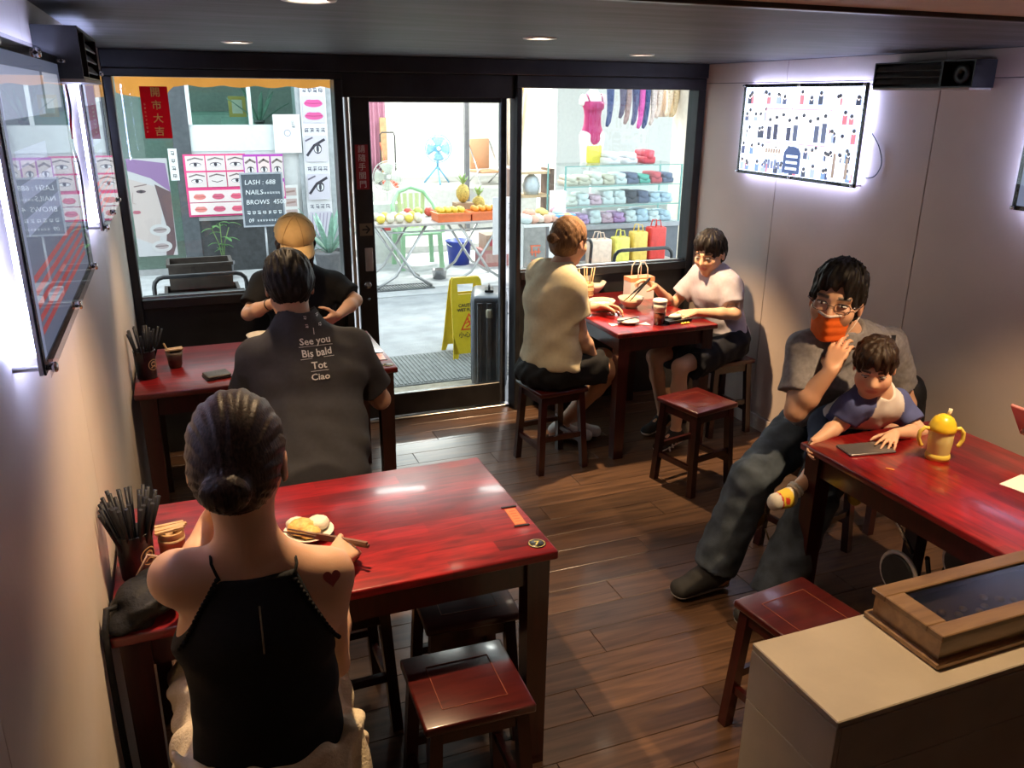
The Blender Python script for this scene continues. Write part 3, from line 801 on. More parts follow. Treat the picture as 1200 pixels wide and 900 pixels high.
class Field:
    def __init__(s): s.ops = []; s.disp = None
    def u(s, f, k=.02): s.ops.append(('u', f, k)); return s
    def sub(s, f, k=.01): s.ops.append(('s', f, k)); return s
    def keep(s, f, k=0.0): s.ops.append(('i', f, k)); return s
    def ev(s, P, use=None):
        d = np.full(len(P), 9.0, np.float32)
        for i, (o, f, k) in enumerate(s.ops):
            if use is not None and not use[i]: continue
            e = f(P).astype(np.float32)
            if o == 'u': d = smin(d, e, k)
            elif o == 's': d = -smin(-d, e, k)
            else: d = -smin(-d, -e, k)
        if s.disp is not None: d = d + s.disp(P)
        return d
    def mesh(s, lo, hi, h_):
        lo, hi = nv(lo), nv(hi); B = 10
        nb = np.maximum(1, np.ceil((hi - lo) / (h_ * B)).astype(int)); n = nb * B + 1
        bi = np.stack(np.meshgrid(*[np.arange(k) for k in nb], indexing='ij'), -1).reshape(-1, 3)
        cen = (lo + (bi + .5) * B * h_).astype(np.float32); R = h_ * B * .5 * 1.733
        D = [f(cen) for _, f, _ in s.ops]
        d = np.full(len(cen), 9.0, np.float32)
        for (o, f, k), e in zip(s.ops, D):
            if o == 'u': d = smin(d, e, k)
            elif o == 's': d = -smin(-d, e, k)
            else: d = -smin(-d, -e, k)
        act = np.abs(d) < R * 1.25 + .02
        G = np.empty(tuple(n), np.float32)
        sg = np.where(d < 0, -1.0, 1.0).reshape(tuple(nb))
        G[:-1, :-1, :-1] = np.repeat(np.repeat(np.repeat(sg, B, 0), B, 1), B, 2)
        G[-1] = 1; G[:, -1] = 1; G[:, :, -1] = 1
        loc = np.stack(np.meshgrid(*[np.arange(B + 1)] * 3, indexing='ij'), -1).reshape(-1, 3)
        for j in np.nonzero(act)[0]:
            use = []
            for (o, f, k), e in zip(s.ops, D):
                if o == 'u': use.append(e[j] - R < k + .012)
                elif o == 's': use.append(e[j] - R < k + .012)
                else: use.append(e[j] + R > -k - .012)
            P = (lo + (bi[j] * B + loc) * h_).astype(np.float32)
            if not any(u_ for u_, (o, _, _) in zip(use, s.ops) if o == 'u'):
                val = np.full(len(P), 1.0, np.float32)
            else:
                val = s.ev(P, use)
            x, y_, z = bi[j] * B
            G[x:x + B + 1, y_:y_ + B + 1, z:z + B + 1] = val.reshape(B + 1, B + 1, B + 1)
        G[0] = np.maximum(G[0], 1e-3); G[:, 0] = np.maximum(G[:, 0], 1e-3); G[:, :, 0] = np.maximum(G[:, :, 0], 1e-3)
        G[-1] = np.maximum(G[-1], 1e-3); G[:, -1] = np.maximum(G[:, -1], 1e-3); G[:, :, -1] = np.maximum(G[:, :, -1], 1e-3)
        S = G < 0
        cnt = np.zeros(tuple(n - 1), np.int8)
        for i in (0, 1):
            for j in (0, 1):
                for k in (0, 1):
                    cnt += S[i:n[0] - 1 + i, j:n[1] - 1 + j, k:n[2] - 1 + k]
        cells = np.argwhere((cnt > 0) & (cnt < 8))
        idx = np.full(tuple(n - 1), -1, np.int32); idx[tuple(cells.T)] = np.arange(len(cells))
        acc = np.zeros((len(cells), 3), np.float32); num = np.zeros(len(cells), np.float32)
        cor = [(i, j, k) for i in (0, 1) for j in (0, 1) for k in (0, 1)]
        vals = {c: G[cells[:, 0] + c[0], cells[:, 1] + c[1], cells[:, 2] + c[2]] for c in cor}
        for c in cor:
            for ax in range(3):
                if c[ax] == 0:
                    c2 = list(c); c2[ax] = 1; c2 = tuple(c2)
                    a, b = vals[c], vals[c2]; m_ = (a < 0) != (b < 0)
                    t = np.where(m_, a / np.where(np.abs(a - b) < 1e-9, 1e-9, a - b), 0)
                    p = np.tile(nv(c), (len(cells), 1)); p[:, ax] += t
                    acc += p * m_[:, None]; num += m_
        verts = lo + (cells + acc / np.maximum(num, 1)[:, None]) * h_
        quads = []
        for ax in range(3):
            o = [slice(0, n[0] - 1), slice(0, n[1] - 1), slice(0, n[2] - 1)]; o2 = list(o)
            o[ax] = slice(0, n[ax] - 1); o2[ax] = slice(1, n[ax])
            for a2 in range(3):
                if a2 != ax: o[a2] = slice(1, n[a2] - 1); o2[a2] = slice(1, n[a2] - 1)
            A, Bv = S[tuple(o)], S[tuple(o2)]
            e = np.argwhere(A != Bv)
            sgn = A[tuple(e.T)]
            for a2 in range(3):
                if a2 != ax: e[:, a2] += 1
            u_, v_ = (ax + 1) % 3, (ax + 2) % 3
            def cell(du, dv):
                q = e.copy(); q[:, u_] -= du; q[:, v_] -= dv; return idx[tuple(q.T)]
            q = np.stack([cell(1, 1), cell(0, 1), cell(0, 0), cell(1, 0)], 1)
            q[~sgn] = q[~sgn][:, ::-1]
            quads.append(q)
        quads = np.concatenate(quads); quads = quads[(quads >= 0).all(1)]
        return verts.astype(np.float32), quads
def relax(v, q, it=2, lam=.5):
    e = np.concatenate([q[:, [0, 1]], q[:, [1, 2]], q[:, [2, 3]], q[:, [3, 0]]])
    for _ in range(it):
        acc = np.zeros_like(v); num = np.zeros(len(v), np.float32)
        np.add.at(acc, e[:, 0], v[e[:, 1]]); np.add.at(num, e[:, 0], 1)
        np.add.at(acc, e[:, 1], v[e[:, 0]]); np.add.at(num, e[:, 1], 1)
        v = v + lam * (acc / np.maximum(num, 1)[:, None] - v)
    return v
def field_obj(name, F, lo, hi, vox, m, parent, colour=None, smooth_it=1):
    v, q = F.mesh(lo, hi, vox)
    if smooth_it: v = relax(v, q, smooth_it)
    me = bpy.data.meshes.new(name)
    me.vertices.add(len(v)); me.vertices.foreach_set('co', v.ravel())
    me.loops.add(len(q) * 4); me.loops.foreach_set('vertex_index', q.ravel().astype(np.int32))
    me.polygons.add(len(q)); me.polygons.foreach_set('loop_start', np.arange(0, len(q) * 4, 4, dtype=np.int32))
    me.polygons.foreach_set('use_smooth', np.ones(len(q), dtype=bool))
    me.update(calc_edges=True); me.validate()
    if colour is not None:
        c = np.ones((len(v), 4), np.float32); c[:, :3] = colour(v)
        at = me.color_attributes.new('Col', 'FLOAT_COLOR', 'POINT'); at.data.foreach_set('color', c.ravel())
    me.materials.append(m)
    return link(name, me, parent, world=True)
def folds(amp, wl, seed, direc=None):
    """cloth folds: a few warped waves"""
    r = np.random.default_rng(seed); W = []
    for i in range(5):
        d = unit(r.normal(size=3))
        if direc is not None: d = unit(d * .45 + unit(direc) * (1 if i % 2 else .6))
        W.append((d * 2 * PI / (wl * (.7 + .7 * r.random())), r.random() * 6.28, unit(r.normal(size=3)) * 2 * PI / (wl * 2.2), r.random() * 6.28))
    def f(P):
        o = 0
        for k, ph, k2, p2 in W: o = o + np.sin(P @ nv(k) + ph + 1.3 * np.sin(P @ nv(k2) + p2))
        return (o * amp / 2.5).astype(np.float32)
    return f

SKIN = (.62, .36, .235)
def skin_mat(): return attr_mat('skin', rough=.48, sss=.12, bump=.05, bscale=260)
def fabric(name, col, noise=.05, rough=.85, bump=.25, bscale=420):
    return mat(name, col, rough=rough, noise=noise, nscale=55, bump=bump, bscale=bscale, spec=.25)
def hair_mat(name, col, col2, rough=.38):
    if name in MATS: return MATS[name]
    m, ns, ln, p = new_mat(name)
    tc = N(ns, 'ShaderNodeTexCoord'); mp = N(ns, 'ShaderNodeMapping'); mp.inputs['Scale'].default_value = (60, 60, 7)
    nz = N(ns, 'ShaderNodeTexNoise'); nz.inputs['Scale'].default_value = 4; nz.inputs['Detail'].default_value = 5
    cr = N(ns, 'ShaderNodeValToRGB'); cr.color_ramp.elements[0].color = rgb(col); cr.color_ramp.elements[1].color = rgb(col2)
    cr.color_ramp.elements[0].position = .35; cr.color_ramp.elements[1].position = .75
    bp = N(ns, 'ShaderNodeBump'); bp.inputs['Strength'].default_value = .35; bp.inputs['Distance'].default_value = .003
    ln.new(tc.outputs['Object'], mp.inputs['Vector']); ln.new(mp.outputs[0], nz.inputs['Vector']); ln.new(nz.outputs['Fac'], cr.inputs['Fac'])
    ln.new(nz.outputs['Fac'], bp.inputs['Height']); ln.new(bp.outputs['Normal'], p.inputs['Normal'])
    ln.new(cr.outputs[0], p.inputs['Base Color']); p.inputs['Roughness'].default_value = rough + .14; p.inputs['Specular IOR Level'].default_value = .22
    MATS[name] = m; return m
def ik(a, c, l1, l2, pole):
    """middle joint of a two-bone limb from a to c, bent towards pole"""
    a, c, pole = nv(a), nv(c), nv(pole); d = c - a; L = float(np.linalg.norm(d)); L = min(L, (l1 + l2) * .995); u_ = unit(d)
    x = (l1 * l1 - l2 * l2 + L * L) / (2 * L); h_ = math.sqrt(max(1e-6, l1 * l1 - x * x))
    w = pole - a; w = unit(w - u_ * float(w @ u_)); return a + u_ * x + w * h_

class Person:
    """joints are world points; hs scales the head, bs the girth"""
    def __init__(s, label, base, J, hs=1.12, bs=1.0, skin=SKIN, female=False, vox=.0055):
        s.J = {k: nv(v) for k, v in J.items()}; s.hs = hs; s.bs = bs; s.skin = skin; s.fem = female; s.vox = vox
        s.t = thing('person', label, 'person', base)
        s.lat = unit(s.J['shL'] - s.J['shR'])
        J = s.J
        s.chest = (J['shL'] + J['shR']) / 2; s.hip = J['hip']
        s.spine = unit(s.chest - s.hip)
        s.front = unit(np.cross(s.lat, s.spine))      # left x up points backwards or forwards; fixed below
        if s.front @ J['fwd'] < 0: s.front = -s.front
        f = unit(J['head_fwd']); u_ = nv(J.get('head_up', (0, 0, 1))); u_ = unit(u_ - f * float(u_ @ f)); l = np.cross(u_, f)
        s.hf, s.hu, s.hl = f, u_, l                    # head axes: forward, up, left
        s.hR = np.stack([l, f, u_])
        pts = np.stack([v for k, v in s.J.items() if k not in ('fwd', 'head_fwd', 'head_up')])
        s.lo = pts.min(0) - .16 * hs; s.hi = pts.max(0) + .16 * hs
        s.hands = []
    def h(s, x, y, z):
        return s.J['head'] + s.hs * (s.hl * x + s.hf * y + s.hu * z)
    def hell(s, c, r, rot=None):
        return ell(s.h(*c), nv(r) * s.hs, s.hR if rot is None else rot)
    # ---- parts of the figure
    def trunk(s, F, e=0.0, k=.04, low=True):
        b = s.bs; J = s.J; lat = s.lat; fr = s.front
        waist = s.hip + (s.chest - s.hip) * .38 - fr * .005; up = s.hip + (s.chest - s.hip) * .78
        w = 1.62 if not s.fem else 1.5
        F.u(ecap(s.hip, waist, .112 * b + e, .092 * b + e, lat, 1.55, 1.45), k)
        F.u(ecap(waist, up, .092 * b + e, .108 * b + e, lat, 1.45, w), k)
        F.u(ecap(up, s.chest + s.spine * .0, .105 * b + e, .066 * b + e, lat, w, 1.75), k)
        F.u(cap(J['shL'], J['shR'], .050 * b + e, .050 * b + e), k)
        if s.fem:
            for sg in (-1, 1): F.u(ell(up + fr * .085 * b + lat * sg * .06 * b - s.spine * .02, (.055 * b + e,) * 3), .04)
        return F
    def neck(s, F, e=0.0):
        r = (.047 if not s.fem else .039) * s.hs
        a = s.chest + s.spine * .015; b_ = s.h(0, -.018, -.045)
        F.u(cap(a, b_, r * 1.15 + e, r + e), .035)
        F.u(cap(a + s.lat * .085 * s.bs, a + (b_ - a) * .45, .032 * s.bs + e, .032 + e), .05); F.u(cap(a - s.lat * .085 * s.bs, a + (b_ - a) * .45, .032 * s.bs + e, .032 + e), .05)
    def headshape(s, F):
        q = s.hs
        F.u(s.hell((0, -.012, .030), (.075, .093, .088)), .03)
        F.u(s.hell((0, .028, -.048), (.056, .060, .062)), .035 * q)
        F.u(s.hell((0, .064, -.092), (.022, .020, .018)), .03 * q)
        for sg in (-1, 1):
            F.u(s.hell((sg * .040, .056, -.022), (.026, .026, .026)), .03 * q)
            F.u(cap(s.h(sg * .012, .083, .030), s.h(sg * .046, .070, .031), .009 * q, .009 * q), .016 * q)
            F.sub(s.hell((sg * .032, .096, .010), (.016, .013, .010)), .012 * q)
            F.u(s.hell((sg * .079, -.006, -.006), (.008, .019, .031)), .008 * q)
            F.sub(s.hell((sg * .088, .000, -.004), (.006, .009, .016)), .005 * q)
        F.u(cap(s.h(0, .083, .020), s.h(0, .104, -.022), .008 * q, .012 * q), .014 * q)
        for sg in (-1, 1): F.u(s.hell((sg * .011, .092, -.027), (.008, .010, .007)), .008 * q)
        F.u(s.hell((0, .083, -.052), (.023, .010, .0055)), .006 * q); F.u(s.hell((0, .082, -.061), (.019, .010, .006)), .006 * q)
    def arm(s, F, S, E, Wp, r=1.0):
        b = s.bs * r
        F.u(cap(S, E, .049 * b, .038 * b), .055); F.u(cap(E, E + (Wp - E) * .35, .038 * b, .041 * b), .015); F.u(cap(E + (Wp - E) * .35, Wp, .041 * b, .026 * b), .015)
    def leg(s, F, H, K, A, r=1.0):
        b = s.bs * r
        F.u(cap(H, K, .082 * b, .056 * b), .04); m = K + (A - K) * .32
        F.u(cap(K, m, .052 * b, .052 * b), .02); F.u(cap(m, A, .052 * b, .034 * b), .02)
    def hand(s, F, side, Wp, d, th, curl=(.5, .5, .5, .5), thumb=.4, sc=1.0, spread=.06):
        """palm, four unequal fingers with three bends, thumb from the side of the palm"""
        q = sc * s.hs * .97; d = unit(d); th = nv(th); th = unit(th - d * float(th @ d)); n_ = np.cross(d, th) * (1 if side == 'L' else -1)
        off = (.031, .0105, -.0105, -.030); back = (.003, 0, .004, .012)
        ln_ = ((.040, .025, .020), (.045, .028, .021), (.041, .027, .020), (.032, .020, .018))
        kn = []
        for i in range(4):
            k_ = Wp + (d * (.083 - back[i]) + th * off[i]) * q; kn.append(k_)
            F.u(cap(Wp + (d * .012 + th * off[i] * .55) * q, k_, .0135 * q, .0105 * q), .012 * q)
        F.u(cap(Wp + (d * .02 + th * .02 + n_ * .006) * q, Wp + (d * .055 + th * .027 + n_ * .008) * q, .014 * q, .012 * q), .012 * q)
        tips = []
        for i in range(4):
            a = curl[i]; p = kn[i]; sp = spread * (1.5 - i)
            dd = unit(d + th * sp)
            for j, L in enumerate(ln_[i]):
                ang = a * (.75, 1.75, 2.45)[j]
                v = dd * math.cos(ang) + n_ * math.sin(ang)
                p2 = p + v * L * q
                F.u(cap(p, p2, (.0092, .0084, .0076)[j] * q, (.0084, .0076, .0066)[j] * q), .003 * q); p = p2
            tips.append(p)
        p = Wp + (d * .022 + th * .030 + n_ * .006) * q
        for j, L in enumerate((.042, .030, .025)):
            v = unit(th * (.75 - .28 * j * (thumb + .3)) + d * (.62 + .2 * j) + n_ * (.25 + thumb * (.5 + .35 * j)))
            p2 = p + v * L * q; F.u(cap(p, p2, (.0125, .0105, .0095)[j] * q, (.0105, .0095, .0075)[j] * q), .006 * q); p = p2
        tips.append(p); s.lo = np.minimum(s.lo, np.min(tips, 0) - .03); s.hi = np.maximum(s.hi, np.max(tips, 0) + .03)
        return tips
    def foot(s, F, A, toe, r=1.0):
        b = s.bs * r; heel = A + unit(A - toe) * .03 * b; heel[2] = toe[2] + .012
        F.u(cap(A, heel, .036 * b, .034 * b), .02); F.u(ecap(heel, toe, .034 * b, .024 * b, np.cross(toe - heel, (0, 0, 1)), 1.25), .02); F.u(cap(A, (A + toe) / 2, .032 * b, .026 * b), .02)
    # ---- colours painted as a body has them: lips, cheeks, brows
    def face_col(s, brows=True, blush=.25, lips=(.52, .19, .15)):
        base = nv(s.skin)
        def f(P):
            c = np.tile(base, (len(P), 1)).astype(np.float32)
            q = ((P - s.J['head']) @ s.hR.T) / s.hs
            def mixin(m_, col):
                m_ = np.clip(m_, 0, 1)[:, None]; c[:] = c * (1 - m_) + nv(col) * m_
            front = q[:, 1] > .03
            mixin(np.where(front, np.clip(1.3 - np.sqrt((q[:, 0] / .024) ** 2 + ((q[:, 2] + .0565) / .0105) ** 2), 0, 1) * 2, 0), lips)
            for sg in (-1, 1):
                mixin(np.where(front, blush * np.exp(-(((q[:, 0] - sg * .043) / .02) ** 2 + ((q[:, 2] + .025) / .02) ** 2)), 0), (.65, .26, .19))
                mixin(np.exp(-(((q[:, 0] - sg * .082) / .012) ** 2 + ((q[:, 1]) / .03) ** 2 + ((q[:, 2]) / .035) ** 2)) * .3, (.62, .25, .18))
                if brows:
                    yy = .034 - .10 * (np.abs(q[:, 0]) - .032) ** 2 * 100 * .12
                    mixin(np.where(front & (np.abs(q[:, 0]) > .013) & (np.abs(q[:, 0]) < .053), np.clip(1.6 - np.abs(q[:, 2] - yy) / .0045, 0, 1) * .85, 0), (.02, .014, .012))
            return c
        return f
    def eyes(s, open_=1.0, down=0.0):
        wm = mat('eye_white', (.75, .72, .68), rough=.2, noise=.03); im = mat('dark_iris', (.012, .008, .006), rough=.15, noise=.1)
        R = Matrix([list(map(float, r_)) for r_ in s.hR]).transposed().to_4x4()
        for sg in (-1, 1):
            c = Vector(s.h(sg * .032, .0795, .0105))
            e = MB().ball(c, s.hs, 14, 10, sc=(.0150, .0100, .0062 * open_), M=R).build('eye', wm, s.t, world=True)
            c2 = Vector(s.h(sg * .032 , .0845, .0105 - down * .004))
            MB().ball(c2, s.hs, 12, 8, sc=(.0062, .0062, .0058 * open_), M=R).build('iris', im, e, world=True)
            lid = MB(); P = [Vector(s.h(sg * (.032 + .0165 * math.cos(a)), .0885 - .010 * abs(math.cos(a)) ** 2, .0105 + .0066 * open_ * math.sin(a) + .001)) for a in [PI * k / 8 for k in range(9)]]
            lid.tube(P, .0016 * s.hs, 6).build('eyelid', mat('lash_line', (.03, .018, .014), rough=.6, noise=.1), e, world=True)
    def body(s, F, col=None):
        return field_obj('body', F, s.lo, s.hi, s.vox, skin_mat(), s.t, col or s.face_col())
    def garment(s, name, F, m, vox=.0075, lo=None, hi=None, it=1, col=None):
        return field_obj(name, F, s.lo - .03 if lo is None else lo, s.hi + .03 if hi is None else hi, vox, m, s.t, colour=col, smooth_it=it)
    def tee(s, F, slv=.62, e=.014, hem=0.06, flare=.016, r=1.0, trap=.42):
        """trunk and two short sleeves with flat cuffs; hem = how far below the hip joint it ends"""
        s.trunk(F, e)
        b = s.bs * r
        for S, E in ((s.J['shL'], s.J['elL']), (s.J['shR'], s.J['elR'])):
            c = S + (E - S) * slv
            F.u(flat(cap(S, E, .050 * b + e * .8, .042 * b + e * .8 + flare * .7), c, E - S), .03)
        a = s.chest; b_ = s.h(0, -.018, -.045); nb = a + (b_ - a) * trap
        for S in (s.J['shL'], s.J['shR']): F.u(cap(a + (S - a) * .75, nb, .040 * b + e, .046 * s.hs + e * .6), .05)
        F.u(cap(a - s.front * .02, nb - s.front * .012, .06 * b + e * .6, .046 * s.hs + e * .5), .04)
        nd = unit(s.spine - s.front * .12); F.sub(cap(nb + nd * .085 * s.hs, nb + nd * .25, .078 * s.hs, .085 * s.hs), .008)
        F.keep(half(s.hip - s.spine * hem, -s.spine))
        return F
    def pants(s, F, upto=1.0, e=.012, flare=.02, rise=.10, r=1.0):
        """upto 0..1 ends on the thigh, 1..2 on the shin"""
        b = s.bs * r
        F.u(ecap(s.hip - s.spine * .02, s.hip + s.spine * rise, .112 * b + e, .10 * b + e, s.lat, 1.55, 1.5), .03)
        for sd in 'LR':
            H, K, A = s.J['hp' + sd], s.J['kn' + sd], s.J['an' + sd]
            if upto <= 1:
                F.u(flat(cap(H, K, .086 * b + e, .062 * b + e + flare), H + (K - H) * upto, K - H), .03)
            else:
                F.u(cap(H, K, .086 * b + e, .062 * b + e), .03)
                F.u(flat(cap(K, A, .060 * b + e, .040 * b + e + flare), K + (A - K) * (upto - 1), A - K), .03)
        F.keep(half(s.hip + s.spine * rise, s.spine))
        return F
    def shoe(s, name, A, toe, m, sole, r=1.0, high=.02):
        d = unit(nv(toe) - nv(A)) ; d[2] = 0; d = unit(d); b = s.bs * r
        heel = nv((A[0], A[1], toe[2])) - d * .035 * b; tp = nv(toe)
        lat = np.cross(d, (0, 0, 1))
        F = Field(); F.u(ecap(heel + nv((0, 0, .03)) * b, tp, .042 * b, .034 * b, lat, 1.08, 1.35), .02); F.u(cap(nv(A) + nv((0, 0, high)), heel + d * .05 + nv((0, 0, .03)), .044 * b, .045 * b), .02)
        F.u(cap(nv(A) + nv((0, 0, -.005)), nv(A) + d * .085 * b + nv((0, 0, -.032)), .043 * b, .036 * b), .02)
        z0 = float(toe[2]) - .032 * b
        F.keep(half((0, 0, z0 + .014), (0, 0, -1))); F.sub(cap(nv(A) + nv((0, 0, high + .045)), nv(A) + nv((0, 0, high + .2)), .036 * b, .04 * b), .006)
        lo = np.minimum(np.minimum(heel, tp), A) - .08; hi = np.maximum(np.maximum(heel, tp), A) + .08
        o = field_obj(name, F, lo, hi, .006, m, s.t)
        F2 = Field(); F2.u(ecap(heel + nv((0, 0, .01)), tp, .044 * b, .037 * b, lat, 1.06, 1.33), .02); F2.keep(half((0, 0, z0 + .018), (0, 0, 1))); F2.keep(half((0, 0, z0), (0, 0, -1)))
        field_obj('sole', F2, lo, hi, .006, sole, o)
        return o
    def hair_short(s, m, seed=1, top=.014, fringe=.052, vox=.005, sides=1.0, nape=-.055, part=0.0, rough=1.0):
        F = Field()
        F.u(s.hell((0, -.014, .038), (.084 * sides, .103, .090 + top)), .02)
        F.u(s.hell((0, -.042, -.012), (.072 * sides, .070, .074)), .03)
        F.u(s.hell((0, .035, .090), (.060 * sides, .060, .034 + top)), .03)
        fc = s.hell((0, .125, -.045), (.080, .090, fringe + .045)); hd = nv(s.J['head'])
        def face_cut(v):
            q = ((v - hd) @ s.hR.T) / s.hs
            return fc(v) + (.0055 * s.hs * np.sin(q[:, 0] * 210 + seed) + .004 * s.hs * np.sin(q[:, 0] * 95 + 2 * seed) + part * q[:, 0] * .12).astype(np.float32)
        F.sub(face_cut, .006)
        for sg in (-1, 1): F.sub(s.hell((sg * .085, .022, -.040), (.030, .048, .050)), .008)
        F.keep(half(s.h(0, 0, nape), -s.hu), .008)
        hd = nv(s.J['head'])
        def dn(v):
            q = ((v - hd) @ s.hR.T) / s.hs; a = np.arctan2(q[:, 0] - .02, q[:, 1] + .03)
            return (rough * (.0022 * np.sin(a * 19 + q[:, 2] * 22 + seed) + .0016 * np.sin(a * 43 - q[:, 2] * 50) + .0024 * np.sin(q[:, 2] * 80 + 3.0 * np.sin(a * 7 + seed)) + .0016 * np.sin(q[:, 0] * 190 + 4 * np.sin(q[:, 1] * 60)))).astype(np.float32)
        F.disp = dn
        c = s.J['head']; return field_obj('hair', F, c - .16 * s.hs, c + .17 * s.hs, vox, m, s.t)
white_rubber = mat('white_rubber', (.62, .60, .56), rough=.5, noise=.08)
black_rubber = mat('black_rubber', (.02, .02, .02), rough=.6, noise=.15)

# ================================================================== THE STREET OUTSIDE
def wall_obj(name, a, b, m):
    o = MB().box(a, b).build(name, m); o['kind'] = 'structure'; return o
asphalt = mat('street_concrete', (.36, .37, .38), rough=.8, noise=.16, nscale=5, bump=.3, bscale=60)
paving = mat('pale_pavement', (.46, .47, .48), rough=.75, noise=.12, nscale=7, bump=.2, bscale=80)
wall_obj('street', (-14, YF, -.30), (18, 8.25, 0), asphalt)
wall_obj('pavement', (-14, 8.25, -.30), (18, 10.6, .012), paving)
wall_obj('doorstep', (XB, 4.952, 0), (XC, 5.46, .012), mat('yellowed_threshold', (.36, .32, .24), rough=.7, noise=.2, nscale=18, bump=.2))
dm = thing('door_mat', 'grey ribbed mat lying outside the glass door', 'mat', (1.72, 5.85, 0))
MB().box((-.62, -.36, 0), (.62, .36, .010), bev=.004).build('backing', mat('mat_grey', (.22, .23, .22), rough=.9, noise=.2), dm)
rib = MB()
for k in range(40): rib.box((-.60 + k * .030, -.34, .010), (-.60 + k * .030 + .016, .34, .016))
rib.build('ribs', mat('mat_rib_grey', (.27, .28, .27), rough=.9, noise=.2), dm)['kind'] = 'stuff'
gr = thing('drain_grate', 'steel drain grate in the pavement under the folding fruit table', 'grate', (2.12, 8.62, .012))
MB().box((-.34, -.14, 0), (.34, -.12, .012)).box((-.34, .12, 0), (.34, .14, .012)).box((-.34, -.12, 0), (-.32, .12, .012)).box((.32, -.12, 0), (.34, .12, .012)).build('frame', mat('grate_steel', (.16, .17, .18), rough=.5, metal=.8, noise=.2), gr)
for k in range(20): MB().box((-.31 + k * .0325, -.12, .002), (-.31 + k * .0325 + .014, .12, .010)).build('bar', MATS['grate_steel'], gr)

# ---- beauty parlour across the street, left
FY = 10.2
pal = mat('parlour_wall', (.62, .63, .62), rough=.6, noise=.06)
blk = mat('parlour_black_tile', (.045, .047, .05), rough=.3, noise=.25)
po = struct_empty('wall_opposite_left', (0, FY, 0))
def pp(n, a, b, m): return MB().box(a, b).build(n, m, po, world=True)
pp('upper_wall', (-5, FY, 2.75), (1.95, FY + .2, 6.5), pal)
pp('base_panel', (.20, FY - .02, 0), (1.36, FY + .1, .60), blk)
pp('ledge', (.20, FY - .04, .60), (1.36, FY + .1, .64), mat('ledge_grey', (.3, .3, .3), rough=.5, noise=.1))
pp('pilaster', (.02, FY - .035, 0), (.20, FY + .15, 2.75), mat('dark_pilaster', (.075, .085, .095), rough=.4, noise=.15))
pp('board_panel', (.20, FY - .01, 1.36), (1.36, FY + .05, 1.64), mat('white_panel', (.72, .76, .76), rough=.5, noise=.04))
pp('sign_board', (.20, FY, .64), (1.36, FY + .05, 1.36), mat('pale_backing', (.66, .66, .66), rough=.6, noise=.05))
pp('corner_pier', (1.36, FY - .035, 0), (1.95, FY + .25, 2.75), mat('grey_pier', (.40, .42, .44), rough=.6, noise=.15, nscale=14))
pp('door_frame_bar', (.20, FY - .04, 1.64), (.24, FY + .04, 2.75), MATS['white_panel'])
pp('mullion', (.84, FY - .03, 1.64), (.88, FY + .03, 2.75), MATS['white_panel'])
wall_obj('wall_parlour_back', (-5, 12.5, 0), (1.9, 12.6, 2.9), mat('parlour_inside', (.50, .56, .53), rough=.7, noise=.1))
wall_obj('floor_parlour', (-5, FY + .1, 0), (1.9, 12.5, .03), mat('parlour_floor', (.42, .40, .37), rough=.5, noise=.1))
wall_obj('ceiling_parlour', (-5, FY + .1, 2.85), (1.9, 12.5, 2.95), pal)
pp('left_wall', (-5, FY, 0), (-1.05, FY + .2, 2.75), pal)
pg = pane_mat('shop_glass', (.86, .95, .92), refl=1.0)
pp('window_pane', (.24, FY + .004, 1.64), (1.36, FY + .012, 2.75), pg)
pp('door_pane', (-1.05, FY + .004, .08), (.02, FY + .012, 2.75), pg)
pp('door_sill', (-1.05, FY - .03, 0), (.02, FY + .05, .08), MATS['ledge_grey'])
lamp_white = mat('lamp_white', (.7, .7, .7), rough=.4, noise=.03); tube_glow = emitter('tube_glow', (.92, 1, .97), 14)
def tube_light(parent, w, power, col=(1, .98, .95)):
    ld = bpy.data.lights.new('tube_light', 'AREA'); ld.shape = 'RECTANGLE'; ld.size = w; ld.size_y = .1; ld.energy = power; ld.color = col
    o = bpy.data.objects.new('tube_light', ld); C.objects.link(o); o.parent = parent; o.location = (0, 0, -.05)
# furniture glimpsed inside the parlour
t = thing('cabinet', 'pale green cabinet inside the parlour behind the glass', 'cabinet', (.6, 12.0, .03))
MB().box((-.45, -.2, 0), (.45, .2, 1.72), bev=.01).build('body', mat('mint_cabinet', (.35, .52, .45), rough=.5, noise=.08), t)
MB().box((-.42, -.215, .9), (.42, -.2, 1.68)).build('door', mat('mint_door', (.45, .62, .55), rough=.4, noise=.08), t)
t = thing('picture_frame', 'small gold framed picture inside the parlour window', 'picture', (.80, 11.2, 1.70))
MB().box((-.10, -.01, 0), (.10, .01, .24)).build('frame', mat('gold_frame', (.60, .45, .12), rough=.4, noise=.1), t); MB().box((-.06, -.013, .04), (.06, -.0101, .20)).build('print', mat('cream_print', (.75, .72, .6), rough=.6, noise=.05), t)
MB().box((-.2, -.04, -.08), (.2, .04, 0)).build('shelf_board', MATS['mint_cabinet'], t)

